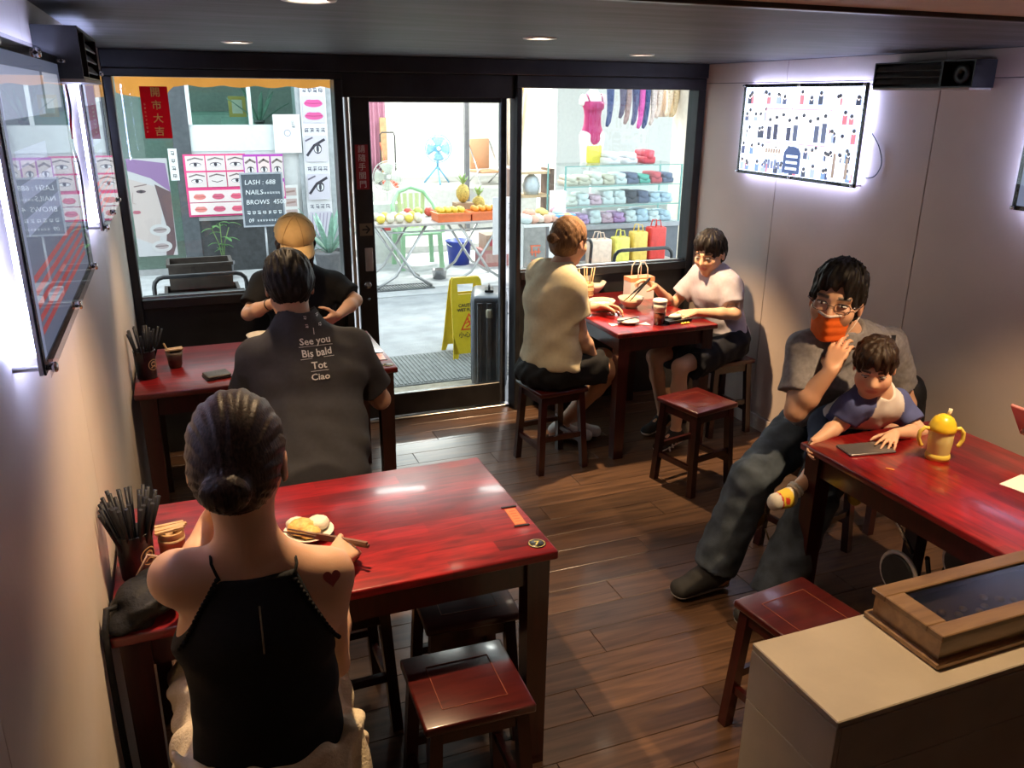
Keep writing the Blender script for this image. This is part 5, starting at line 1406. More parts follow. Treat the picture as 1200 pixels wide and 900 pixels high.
t = thing('broom', 'broom leaning on the wall behind the dustpan', 'broom', (3.06, 13.3, .70)); MB().tube([(0, 0, .12), (-.02, .2, 1.2)], .010, 8).build('handle', mat('grey_stick', (.4, .4, .38), rough=.5, noise=.1), t); MB().prism([(-.12, -.03), (.12, -.03), (.12, .03), (-.12, .03)], 0, .14).build('brush', mat('straw_brush', (.35, .40, .2), rough=.8, noise=.2), t)
# green plastic armchair behind the table
t = thing('plastic_chair', 'pale green plastic armchair behind the fruit table', 'chair', (2.62, 9.75, .012)); gp_ = mat('pale_green_plastic', (.32, .55, .32), rough=.4, noise=.06)
MB().tube([(-.27, .05, .62), (-.25, .16, .72), (-.16, .24, .86), (0, .26, .91), (.16, .24, .86), (.25, .16, .72), (.27, .05, .62)], .026, 8).build('top_rail', gp_, t)
for k in range(5): MB().beam((-.13 + .065 * k, .22, .42), (-.15 + .075 * k, .25, .84), .045, .012).build('slat', mat('yellow_green_plastic', (.55, .60, .30), rough=.4, noise=.06), t)
MB().box((-.24, -.22, .40), (.24, .24, .43), bev=.01).build('seat', gp_, t)
for sx in (-1, 1):
    for sy in (-1, 1): MB().beam((sx * .24, sy * .22, 0), (sx * .22, sy * .20, .42), .05, .04).build('leg', gp_, t)
    MB().beam((sx * .26, -.20, .42), (sx * .27, -.18, .63), .04, .04).build('arm_post', gp_, t); MB().beam((sx * .27, -.22, .63), (sx * .27, .10, .63), .05, .03).build('armrest', gp_, t)
# folding table
ft = thing('folding_table', 'steel-legged folding table covered with fruit across the street', 'table', (2.58, 8.85, .012)); stl = mat('table_leg_steel', (.48, .48, .48), rough=.35, metal=.7, noise=.15)
MB().box((-.72, -.36, .665), (.70, .40, .69), bev=.004).build('tabletop', mat('table_board', (.42, .38, .36), rough=.6, noise=.1), ft)
for sx in (-.42, .42):
    for s in (-1, 1):
        y = -.30 if s < 0 else .30
        for sg in (-1, 1): MB().tube([(sx + sg * .24, y, .665), (sx - sg * .10, y + .01 * sg, .14), (sx - sg * .30, y - .05 * s, .012)], .015, 8).build('leg', stl, ft)
MB().tube([(-.60, -.3, .60), (.60, -.3, .60)], .010, 8).build('cross_bar', stl, ft)
orange_pl = mat('orange_crate_plastic', (.72, .16, .04), rough=.4, noise=.1)
crate('fruit_crate', 'orange plastic fruit crate nearest the pineapples on the folding table', 3.085, 8.66, .703, .36, .26, .09, orange_pl, group='orange crates on the fruit table')
crate('fruit_crate', 'orange plastic fruit crate in the middle of the folding table', 2.70, 8.64, .703, .36, .26, .09, orange_pl, group='orange crates on the fruit table')
r = random.Random(5)
def fruit(kind, x, y, z, rad, m, label, group):
    mb = MB(); mb.ball((0, 0, 0), rad, 10, 7, sc=(1, 1, .92)); o = mb.build(kind, m); o.location = (x, y, z + rad * .92); tag(o, label, 'fruit', group); return o
org = mat('orange_peel', (.75, .30, .03), rough=.5, noise=.12); ylw = mat('yellow_peel', (.75, .58, .08), rough=.5, noise=.1); grn = mat('guava_green', (.45, .58, .12), rough=.5, noise=.1); redf = mat('red_peel', (.55, .08, .05), rough=.4, noise=.15); pale = mat('pale_melon', (.72, .68, .52), rough=.6, noise=.1)
for cx, mm, kk, lbl in ((2.70, ylw, 'mango', 'yellow mango piled in the middle orange crate'), (3.085, org, 'orange', 'orange piled in the crate nearest the pineapples')):
    for i in range(4):
        for j in range(3): fruit(kk, cx - .125 + .083 * i, 8.57 + .085 * j, .716 if True else 0, .038, mm, lbl, kk + 's in a crate')
        for j in range(2): fruit(kk, cx - .11 + .075 * i, 8.62 + .085 * j, .780, .036, mm, lbl, kk + 's in a crate')
for i in range(5):
    for j in range(3): fruit('melon', 1.93 + .10 * i + .03 * (j % 2), 8.60 + .13 * j, .703, .047, pale if (i + j) % 3 else ylw, 'pale melon on the open end of the fruit table' if (i + j) % 3 else 'small yellow melon on the open end of the fruit table', 'melons on the fruit table' if (i + j) % 3 else 'yellow melons on the fruit table')
for i in range(5): fruit('guava', 2.33 + .118 * i, 9.02 + .03 * (i % 2), .703, .055, grn if i % 2 else redf, 'green guava along the back of the fruit table' if i % 2 else 'red fruit along the back of the fruit table', 'guavas on the fruit table' if i % 2 else 'red fruit on the fruit table')
for i, (x, y) in enumerate(((2.95, 8.98), (3.16, 9.06))):
    t = thing('pineapple', ('tall-crowned pineapple at the back of the fruit table', 'second pineapple lying lower beside the tall-crowned one')[i], 'fruit', (x, y, .703)); z0 = .14 if i == 0 else .0
    if i == 0: MB().box((-.1, -.08, 0), (.1, .08, .14)).build('paper_pad', mat('brown_pad', (.35, .24, .14), rough=.8, noise=.1), t)
    MB().ball((0, 0, z0 + .10), .075, 14, 10, sc=(1, 1, 1.35), wob=.10, seed=i).build('fruit_body', mat('pineapple_skin', (.50, .36, .08), rough=.7, noise=.4, nscale=60, bump=.8, bscale=90), t)
    for k in range(11): mb = MB(); a = 2.4 * k; leaf(mb, (0, 0, z0 + .19), (math.cos(a) * (.2 + .06 * k), math.sin(a) * (.2 + .06 * k), 1), .16 - .004 * k, .014, .2); mb.build('crown_leaf', mat('pineapple_leaf', (.30, .45, .16), rough=.5, noise=.2), t)
# under the table
q = at_z(538, 309, .012)
t = thing('bucket', 'blue plastic bucket under the folding fruit table', 'bucket', (q.x, q.y, .012)); bl = mat('blue_bucket_plastic', (.03, .06, .42), rough=.4, noise=.1)
MB().lathe([(.0, 0), (.125, 0), (.155, .27), (.165, .275), (.165, .29), (.148, .29), (.115, .015), (0, .015)], 22, cap0=False, cap1=False).build('pail', bl, t); MB().tube([(-.16 * math.cos(a), -.02 - .10 * math.sin(a), .27 - .06 * math.sin(a)) for a in [PI * k / 10 for k in range(11)]], .006, 6).build('bail', chrome, t)
q = at_z(515, 326, .012); t = thing('steel_basin', 'small steel basin on the pavement beside the bucket', 'basin', (q.x, q.y, .012)); MB().lathe([(0, 0), (.075, 0), (.085, .10), (.09, .102), (.082, .10), (.07, .01), (0, .01)], 20, cap0=False, cap1=False).build('bowl', chrome, t); MB().lathe([(0, 0), (.05, 0), (.05, .012), (0, .012)], 16, c=(0, 0, .05)).build('lid', chrome, t)
for i, (dx, w, h_, m_, lb) in enumerate(((0, .34, .20, mat('pink_carton', (.55, .25, .24), rough=.7, noise=.12), 'red-printed fruit carton on the pavement behind the bucket'), (.03, .30, .18, mat('tan_carton', (.45, .30, .22), rough=.7, noise=.12), 'tan fruit carton stacked on the red-printed one'))):
    t = thing('fruit_carton', lb, 'box', (3.50 + dx, 9.55, .012 + .20 * i)); MB().box((-w / 2, -.14, 0), (w / 2, .14, h_)).build('box', m_, t); MB().box((-w / 2 + .04, -.1412, .05), (w / 2 - .04, -.1402, h_ - .04)).build('label_print', mat('carton_print%d' % i, (.50, .08, .10) if i else (.62, .40, .36), rough=.7, noise=.1), t)

# ---- clothes shop, right
mq = Vector((at_y(694, 150, 9.5).x, 9.5, 0))
t = thing('mannequin', 'white torso mannequin wearing a red bodysuit', 'mannequin', (mq.x, mq.y, .012)); wm_ = mat('mannequin_white', (.72, .70, .66), rough=.5, noise=.04)
def tor(F, e=0.0):
    c = nv((mq.x, mq.y, .20)); X_ = (1, 0, 0)
    F.u(ecap(c + nv((0, 0, 1.78)), c + nv((0, 0, 1.70)), .055 + e, .085 + e, X_, 1.75, 1.45), .03); F.u(ecap(c + nv((0, 0, 1.70)), c + nv((0, 0, 1.50)), .085 + e, .068 + e, X_, 1.42, 1.32), .03); F.u(ecap(c + nv((0, 0, 1.50)), c + nv((0, 0, 1.30)), .068 + e, .100 + e, X_, 1.32, 1.50), .03)
    for s in (-1, 1): F.u(ell(c + nv((s * .055, -.07, 1.66)), (.05 + e,) * 3), .03)
F = Field(); tor(F); c = nv((mq.x, mq.y, .20)); F.u(cap(c + nv((0, 0, 1.76)), c + nv((0, 0, 1.90)), .045, .040), .04)
for s in (-1, 1): F.u(cap(c + nv((s * .075, 0, 1.30)), c + nv((s * .07, 0, .98)), .088, .062), .03); F.u(cap(c + nv((s * .14, 0, 1.76)), c + nv((s * .155, 0, 1.70)), .035, .032), .03)
field_obj('torso', F, c + nv((-.35, -.3, .85)), c + nv((.35, .3, 2.0)), .011, wm_, t)
F = Field(); tor(F, .006); F.u(ell(c + nv((0, 0, 1.24)), (.085, .085, .07)), .04); F.keep(half(c + nv((0, 0, 1.72)), (0, 0, 1)))
F.keep(lambda P: (1.405 + np.abs(P[:, 0] - mq.x) * .75 - P[:, 2]).astype(np.float32))
rb_ = field_obj('bodysuit', F, c + nv((-.35, -.3, 1.1)), c + nv((.35, .3, 1.85)), .010, fabric('raspberry_lycra', (.42, .03, .13), rough=.5), t)
for s in (-1, 1): MB().tube([(mq.x + s * .085, mq.y - .085, 1.91), (mq.x + s * .10, mq.y - .03, 2.00), (mq.x + s * .08, mq.y + .06, 1.97)], .008, 6).build('strap', MATS['raspberry_lycra'], rb_, world=True)
MB().tube([(0, 0, 0), (0, 0, 1.25)], .014, 8).lathe([(0, 0), (.14, 0), (.14, .015), (0, .015)], 18).build('stand', chrome, t)
lb = [('navy stocking with a curved foot hanging next to the mannequin', (.05, .07, .16), 716, 148), ('dark grey patterned stocking on the shop rail', (.09, .08, .12), 731, 138), ('brown lace stocking on the shop rail', (.30, .20, .18), 737, 145), ('slate blue stocking on the shop rail', (.07, .08, .16), 746, 146), ('pink and purple striped stocking on the shop rail', (.55, .08, .30), 753, 150), ('long navy stocking beside the striped one', (.04, .06, .15), 759, 150), ('beige stocking on the shop rail', (.55, .45, .40), 767, 146), ('pale skin-coloured stocking on the shop rail', (.62, .50, .42), 774, 138), ('cream stocking at the end of the shop rail', (.66, .52, .38), 786, 136), ('tan stocking last on the shop rail', (.60, .44, .26), 793, 136)]
rail = thing('clothes_rail', 'thin steel rail holding the stockings in the clothes shop', 'rail', (5.3, 9.2, 2.17)); MB().tube([(-.60, 0, 0), (.62, 0, 0)], .010, 8).build('bar', chrome, rail)
for s in (-.58, .60): MB().tube([(s, 0, 0), (s, 0, .73)], .006, 6).build('hanger_rod', chrome, rail)
for i, (l, c_, px, py) in enumerate(lb):
    a = at_y(px, 95, 9.2); b = at_y(px, py, 9.2); L = 2.17 - b.z
    o = thing('stocking', l, 'stocking', (a.x, 9.2, b.z), group='stockings on the shop rail'); mt = fabric('stocking_cloth_%d' % i, c_, noise=.25)
    F = lambda u_, v_: None
    mb = MB(); mb.tube([(-.035, -.01, .0), (-.012, 0, .05), (0, 0, .12), (.006, 0, L * .5), (0, 0, L * .8), (0, 0, L - .01)], [.018, .030, .030, .040, .046, .050], 10); mb.build('leg', mt, o)
    MB().tube([(0, 0, L - .03), (0, 0, L - .012)], .052, 10).build('cuff', mt, o)
for i, (px, c_, w, L) in enumerate(((776, (.68, .55, .45), .16, .36), (795, (.68, .52, .33), .20, .38))):
    a = at_y(px, 100, 9.35); o = thing('slip_garment', ('pale slip hanging behind the stockings', 'cream slip hanging behind the last stockings')[i], 'garment', (a.x, 9.36, 1.74)); MB().sheet(lambda u_, v_: V((u_ - .5) * w * (1 - .2 * v_), .012 * math.sin(u_ * 18), L * v_), 16, 4, thick=.004).build('cloth', fabric('slip_cloth_%d' % i, c_), o); MB().tube([(0, 0, L - .01), (0, -.16, L + .06)], .004, 6).build('hook', chrome, o)
gc = thing('glass_showcase', 'glass showcase with three shelves of folded garments', 'showcase', (4.70, 8.72, 0)); gsh = pane_mat('shelf_glass', (.94, .985, .975), refl=1.0)
MB().box((-.74, -.24, 0), (.74, .24, .55)).build('base_cabinet', mat('dark_case_base', (.13, .14, .16), rough=.4, noise=.1), gc); MB().box((-.76, -.26, .55), (.76, .26, .60)).build('base_shelf', mat('case_trim', (.35, .36, .38), rough=.4, noise=.08), gc)
for z in (.80, 1.02, 1.24): MB().box((-.74, -.24, z), (.74, .24, z + .010)).build('glass_shelf', gsh, gc); MB().box((-.74, -.246, z), (.74, -.2405, z + .010)).build('shelf_edge', mat('green_glass_edge', (.16, .36, .34), rough=.2, noise=.1), gc)
MB().box((-.745, -.252, .60), (.745, -.248, 1.25)).build('front_pane', gsh, gc)
for s in (-1, 1): MB().box((s * .735 - .008, -.245, .60), (s * .735 + .008, -.229, 1.25)).build('corner_post', MATS['green_glass_edge'], gc); MB().box((s * .735 - .008, .229, .60), (s * .735 + .008, .245, 1.25)).build('corner_post', MATS['green_glass_edge'], gc)
packs = [((.62, .52, .42), 'beige'), ((.72, .66, .60), 'cream'), ((.70, .70, .72), 'white'), ((.55, .30, .55), 'mauve'), ((.68, .42, .52), 'pink'), ((.12, .13, .22), 'navy'), ((.50, .58, .70), 'pale blue'), ((.05, .05, .07), 'black'), ((.10, .40, .32), 'teal'), ((.60, .08, .10), 'red')]
shelf_names = ('lowest', 'middle', 'upper', 'top')
k = 0
for si, (z, seq) in enumerate(((.60, (4, 3, 2, 4, 3, 2, 6, 2, 6)), (.81, (1, 2, 4, 2, 2, 7, 5, 6, 6)), (1.03, (0, 0, 1, 0, 2, 5, 8, 9, 5)), (1.25, (2, 2, 9)))):
    n = len(seq)
    for j, ci in enumerate(seq):
        c_, cn = packs[ci]; rr = random.Random(100 * si + j); w = 1.38 / n if n > 4 else .16; x = 4.70 - .69 + (j + .5) * (1.38 / n) if n > 4 else 4.70 + (-.1, .12, .35)[j]; h_ = .10 + .05 * rr.random()
        mb = MB().box((-w * .48, -.15, .0), (w * .48, .12, h_ * .55), bev=.02, seg=2).box((-w * .42, -.13, h_ * .55), (w * .44, .11, h_), bev=.02, seg=2).ball((w * .1 * (rr.random() - .5), -.10, h_ * .62), 1, 12, 8, sc=(w * .40, .07, h_ * .40), wob=.15, seed=si * 31 + j)
        o = mb.build('garment_pack', fabric('pack_' + cn.replace(' ', '_'), c_, rough=.5)); o.location = (x, 8.70, z + .001); tag(o, '%s folded garment pack on the %s shelf of the showcase' % (cn, shelf_names[si]), 'garment', '%s packs on the %s shelf' % (cn, shelf_names[si]))
yb = tag(MB().box((-.09, -.03, 0), (.09, .03, .20), bev=.02, seg=2).build('yellow_bag', mat('yellow_pack', (.78, .66, .08), rough=.4, noise=.15)), 'bright yellow bag standing on the showcase top', 'bag'); yb.location = (4.46, 8.80, 1.25)
# wooden shelf, sewing table and counter with baskets, left half of the shop
ws = thing('wooden_stand', 'dark wooden stand with a pale top in the clothes shop', 'stand', (4.05, 9.75, .012)); dw = mat('dark_shop_wood', (.14, .09, .07), rough=.5, noise=.2)
for s in (-1, 1): MB().box((s * .26 - .03, -.14, 0), (s * .26 + .03, .14, 1.12)).build('side_panel', dw, ws)
for z in (.45, .78, 1.06): MB().box((-.24, -.14, z), (.24, .14, z + .03)).build('shelf', mat('pale_shop_wood', (.55, .40, .24), rough=.5, noise=.15), ws)
mb = MB().lathe([(.0, 0), (.09, 0), (.11, .10), (.08, .20), (.03, .24), (0, .24)], 16); o = mb.build('glass_jar', mat('bluish_jar', (.55, .62, .66), rough=.2, noise=.1)); o.location = (4.08, 9.72, .823); tag(o, 'bluish glass jar on the dark wooden stand', 'jar')
sw = thing('basket_table', 'white-fronted table heaped with baskets of small goods', 'table', (3.62, 8.30, .012)); MB().box((-.30, -.22, .66), (.32, .24, .69)).build('tabletop', mat('white_top', (.7, .7, .68), rough=.5, noise=.05), sw); MB().box((-.02, -.235, .05), (.30, -.222, .66)).build('cloth_front', mat('white_cloth', (.74, .72, .70), rough=.8, noise=.05), sw); MB().box((-.30, -.232, .05), (-.06, -.222, .66)).build('glass_front', mat('smoky_front', (.25, .24, .22), rough=.3, noise=.15), sw)
for sx in (-.28, .30): MB().box((sx - .02, -.20, 0), (sx + .02, .22, .66)).build('side', MATS['white_top'], sw)
pr = Print(); pr.glyph(.09, .42, .12, (.60, .10, .16), 3); pr.glyph(.21, .40, .12, (.60, .10, .16), 4); pr.glyph(-.18, .42, .14, (.62, .12, .05), 5); pr.glyph(-.18, .28, .10, (.62, .12, .05), 6); pr.build('red_characters', poster, frame_M((0, -.2362, 0), (1, 0, 0), (0, 0, 1)), sw, world=False)
for i in range(26):
    rr = random.Random(i); c_ = rr.choice([(.72, .60, .50), (.70, .40, .30), (.75, .72, .68), (.60, .68, .66), (.70, .55, .20), (.66, .35, .40)]); nm = {(.72, .60, .50): 'beige', (.70, .40, .30): 'coral', (.75, .72, .68): 'white', (.60, .68, .66): 'mint', (.70, .55, .20): 'mustard', (.66, .35, .40): 'rose'}[c_]
    o = MB().ball((0, 0, 0), .045 + .02 * rr.random(), 10, 7, sc=(1.1, 1, .8), wob=.2, seed=i).build('soft_bundle', fabric('bundle_' + nm, c_)); col_, row_ = i % 7, i // 7; o.location = (3.37 + .078 * col_, 8.14 + .09 * row_, .702 + .045 + (.05 if row_ in (1, 2) and col_ % 2 else 0)); tag(o, '%s cloth bundle heaped on the white-fronted table' % nm, 'bundle', '%s bundles on the table' % nm)
bb_ = thing('tissue_box', 'blue and white box at the edge of the basket table', 'box', (3.80, 8.16, .702)); MB().box((-.12, -.06, 0), (.12, .06, .08)).build('box', mat('blue_box', (.12, .35, .66), rough=.5, noise=.08), bb_); MB().box((-.05, -.0612, .015), (.05, -.0602, .065)).build('window_print', mat('white_print', (.75, .75, .75), rough=.5, noise=.04), bb_)
wb = tag(MB().box((-.08, -.05, 0), (.08, .05, .30), bev=.006).build('white_box', mat('white_box_card', (.76, .76, .74), rough=.5, noise=.03)), 'tall plain white box behind the blue box', 'box'); wb.location = (3.84, 8.40, .702)
for i, (x, c_, w, h_, l) in enumerate(((4.88, (.62, .04, .03), .20, .36, 'red shopping bag at the foot of the showcase'), (4.66, (.74, .50, .10), .18, .32, 'orange-yellow shopping bag next to the red one'), (4.44, (.72, .64, .12), .18, .27, 'yellow shopping bag beside the orange-yellow one'), (4.18, (.70, .52, .40), .26, .26, 'beige sack at the foot of the showcase'))):
    t = thing('shopping_bag', l, 'bag', (x, 8.05, .26)); MB().box((-w / 2, -.07, 0), (w / 2, .07, h_), bev=.02, seg=2).build('bag_body', mat('bag_plastic_%d' % i, c_, rough=.4, noise=.15), t)
    for s in (-1, 1): MB().tube([(-w * .2, s * .05, h_ - .01), (-w * .12, s * .04, h_ + .07), (w * .12, s * .04, h_ + .07), (w * .2, s * .05, h_ - .01)], .006, 6).build('handle', MATS['bag_plastic_%d' % i], t)
bench = thing('low_bench', 'low bench under the shopping bags before the showcase', 'bench', (4.55, 8.05, .012)); MB().box((-.55, -.12, .22), (.55, .14, .248)).build('top', mat('bench_board', (.45, .42, .38), rough=.6, noise=.1), bench)
for sx in (-.5, .5): MB().box((sx - .02, -.1, 0), (sx + .02, .12, .22)).build('leg', MATS['bench_board'], bench)
cu2 = thing('drape', 'cream drape gathered under an orange swag in the clothes shop', 'curtain', (4.25, 10.6, .10)); MB().sheet(lambda u_, v_: V(-.20 + .36 * u_ * (.45 + .55 * v_) + .05 * (1 - v_), .03 * math.sin(u_ * 30), 1.0 + 1.05 * v_), 40, 6, thick=.003).build('cloth', fabric('cream_drape', (.70, .60, .45)), cu2); MB().ball((-.12, -.04, 1.98), .15, 16, 8, sc=(1.3, .5, .55)).build('swag', fabric('orange_swag', (.72, .36, .14)), cu2); MB().tube([(-.4, 0, 2.80), (-.4, 0, 2.07), (.4, 0, 2.07), (.4, 0, 2.80)], .012, 8).build('rod', chrome, cu2)

# ------------------------------------------------------------------ the diners
dark_hair = hair_mat('black_hair', (.006, .005, .005), (.022, .017, .015))
brown_black = hair_mat('dark_brown_hair', (.012, .007, .005), (.060, .034, .022), rough=.30)
light_brown = hair_mat('light_brown_hair', (.10, .050, .022), (.28, .155, .075), rough=.42)
child_hair = hair_mat('child_hair', (.012, .007, .005), (.045, .025, .015))
black_fab = fabric('black_cotton', (.008, .008, .009))
bamboo = mat('bamboo_stick', (.50, .33, .16), rough=.5, noise=.15, nscale=30)

def chopstick(p0, p1, label, m, group, r0=.0036, r1=.0022):
    p0, p1 = Vector(p0), Vector(p1)
    t = thing('chopstick', label, 'chopstick', p0, group=group)
    MB().beam(p0, p0 + (p1 - p0) * .62, r0 * 2, r0 * 2).build('grip', m, t, world=True)
    MB().tube([p0 + (p1 - p0) * .62, p1], r0, 8, r1=r1).build('tip', m, t, world=True)
    return t

def woman_halter():
    shL, shR = nv(at_y(208, 676, 1.56)), nv(at_y(384, 672, 1.55))
    hip = nv((.055, 1.50, .585))
    elR = nv(at_y(394, 778, 1.68)); wrR = nv(at_z(397, 655, .815))
    wrL = nv(at_y(243, 610, 1.93)); elL = nv(at_y(224, 668, 1.86))
    J = dict(hip=hip, shL=shL, shR=shR, head=at_y(279, 545, 1.575), fwd=(0, 1, 0), head_fwd=(.17, .9, -.42),
             elL=elL, wrL=wrL, elR=elR, wrR=wrR, hpL=hip + nv((-.09, .02, -.02)), hpR=hip + nv((.09, .02, -.02)),
             knL=(-.06, 1.98, .52), knR=(.19, 1.98, .52), anL=(-.05, 1.86, .09), anR=(.19, 1.86, .09))
    P = Person('woman with a low bun in a black halter top eating at the number-disc table', (.055, 1.50, 0), J, hs=1.10, bs=.90, skin=(.60, .35, .225), female=True, vox=.0055)
    F = Field(); P.trunk(F); P.neck(F); P.headshape(F)
    P.arm(F, shL, elL, wrL, .86); P.arm(F, shR, elR, wrR, .86)
    for sd in 'LR': P.leg(F, J['hp' + sd], nv(J['kn' + sd]), nv(J['an' + sd])); P.foot(F, nv(J['an' + sd]), nv(J['an' + sd]) + nv((0, .15, -.055)))
    P.hand(F, 'L', wrL, (.85, -.15, .35), (-.2, -.3, .9), (.55, .6, .65, .7), .5, .9)
    tips = P.hand(F, 'R', wrR, unit(nv(at_z(424, 618, .80)) - wrR), (-.75, .35, .45), (.32, .45, .6, .65), .8, .92)
    heart = nv(at_y(389, 676, 1.50))
    # shoulder-blade and spine relief
    F.sub(cap(P.hip + P.spine * .15 - P.front * .115, P.chest - P.front * .105 - P.spine * .02, .012, .012), .04)
    base_col = P.face_col()
    hx = P.lat * -1
    def col(v):
        c = base_col(v)
        d = v - shR; u_ = d @ hx + .0; w = d @ P.spine
        return c
    bod = P.body(F, col)
    # red heart tattoo on the back of the right shoulder
    pr = Print(step=.0002); pts = []
    for k in range(28):
        a = 2 * PI * k / 28; pts.append((.0011 * 16 * math.sin(a) ** 3, .0012 * (13 * math.cos(a) - 5 * math.cos(2 * a) - 2 * math.cos(3 * a) - math.cos(4 * a))))
    pr.poly(pts, (.30, .045, .04))
    hc = nv(at_y(389, 677, 1.42)); hd_ = unit(nv((0, 0, CAM_H)) - hc) * -1
    def onto(p):
        o = hc + nv((1, 0, 0)) * p.x + nv((0, .3, .95)) * p.y
        ts = np.linspace(-.12, .30, 300); Q = np.stack([o + hd_ * t for t in ts]).astype(np.float32); d = F.ev(Q); i = int(np.argmax(d < 0)); t = ts[i]
        if i > 0: t = ts[i - 1] + (ts[i] - ts[i - 1]) * d[i - 1] / (d[i - 1] - d[i])
        return Vector(o + hd_ * (t - .0012))
    pr.build('heart_tattoo', attr_mat('tattoo_ink', rough=.5), Matrix.Identity(4), bod, warp=onto)
    # black halter top: straps run from a high neck to the armholes
    T = Field(); P.trunk(T, .010); P.neck(T, .009)
    ztop = -.022
    def cut(v):
        d = v - P.chest; w = d @ P.spine; u_ = np.abs(d @ P.lat)
        side = u_ - (.072 + np.maximum(0, -(w + ztop)) * .56)
        return np.maximum(np.where(w > -.135, side, u_ - (.160 + (-.135 - w) * .3)), w + ztop - .002)
    T.keep(lambda v: cut(v).astype(np.float32), .004)
    T.keep(half(P.hip + P.spine * .02, -P.spine)); T.disp = folds(.0016, .09, 3, (0, 0, 1))
    top = P.garment('halter_top', T, black_fab, .0055)
    # scalloped edge, straps and the slit at the back
    def back_pt(u_, w):
        p = P.chest + P.lat * u_ + P.spine * w
        # walk from behind until the top's surface
        ts = np.linspace(-.20, .05, 90); Q = np.stack([p + P.front * t for t in ts]).astype(np.float32)
        G = Field(); P.trunk(G, .010); P.neck(G, .009); d = G.ev(Q); i = int(np.argmax(d < 0)); return Q[i]
    for sg in (-1, 1):
        tr = MB()
        for k in range(18):
            w = -ztop - .002 - k * .0085; u_ = sg * (.072 + max(0, -(w + ztop)) * .56)
            tr.ball(Vector(back_pt(u_, w)) - Vector(P.front) * .003, .0050, 8, 6)
        tr.build('lace_edge', black_fab, top, world=True)
    for sg in (-1, 1):
        pts = [Vector(back_pt(sg * (.068 + .012 * t_), -ztop - .004 + .030 * t_)) - Vector(P.front) * .001 for t_ in (0, .5, 1.0)]; pts.append(pts[-1] + Vector(P.front) * .035 + Vector(P.spine) * .012)
        MB().tube(pts, .0032, 6).build('strap', black_fab, top, world=True)
    MB().tube([Vector(back_pt(0, -.025 - .0125 * k)) - Vector(P.front) * .0035 for k in range(8)], .0018, 6).build('back_slit', mat('slit_thread', (.20, .15, .08), rough=.5, noise=.1), top, world=True)
    # loose cream trousers
    cream = fabric('cream_linen', (.62, .52, .36), bump=.35, bscale=160)
    G = Field(); P.pants(G, 1.9, e=.030, flare=.05, rise=.085); G.disp = folds(.012, .085, 8)
    P.garment('trousers', G, cream, .008)
    # hair drawn back into a low bun
    H = Field()
    H.u(P.hell((0, -.016, .034), (.083, .106, .100)), .02); H.u(P.hell((0, -.052, -.018), (.071, .070, .070)), .03)
    H.sub(P.hell((0, .115, -.035), (.085, .085, .105)), .01)
    for sg in (-1, 1): H.sub(P.hell((sg * .098, .000, -.034), (.034, .044, .052)), .008)
    H.keep(half(P.h(0, -.05, -.085), -P.hu + P.hf * .25), .012)
    H.u(P.hell((.004, -.122, -.046), (.042, .032, .034)), .010)
    def strands(v):
        q = ((v - nv(J['head'])) @ P.hR.T) / P.hs
        a = np.arctan2(q[:, 0], q[:, 2] + .05 + .0 * q[:, 1]); return (.0016 * np.sin(a * 60 + 3 * np.sin(q[:, 1] * 30)) + .0016 * np.sin(a * 27 + 1.0)).astype(np.float32)
    H.disp = strands
    c = nv(J['head']); field_obj('hair', H, c - .20, c + .18, .0048, brown_black, P.t)
    e = MB()
    return P, tips, wrR
W1, w1_tips, w1_wr = woman_halter()

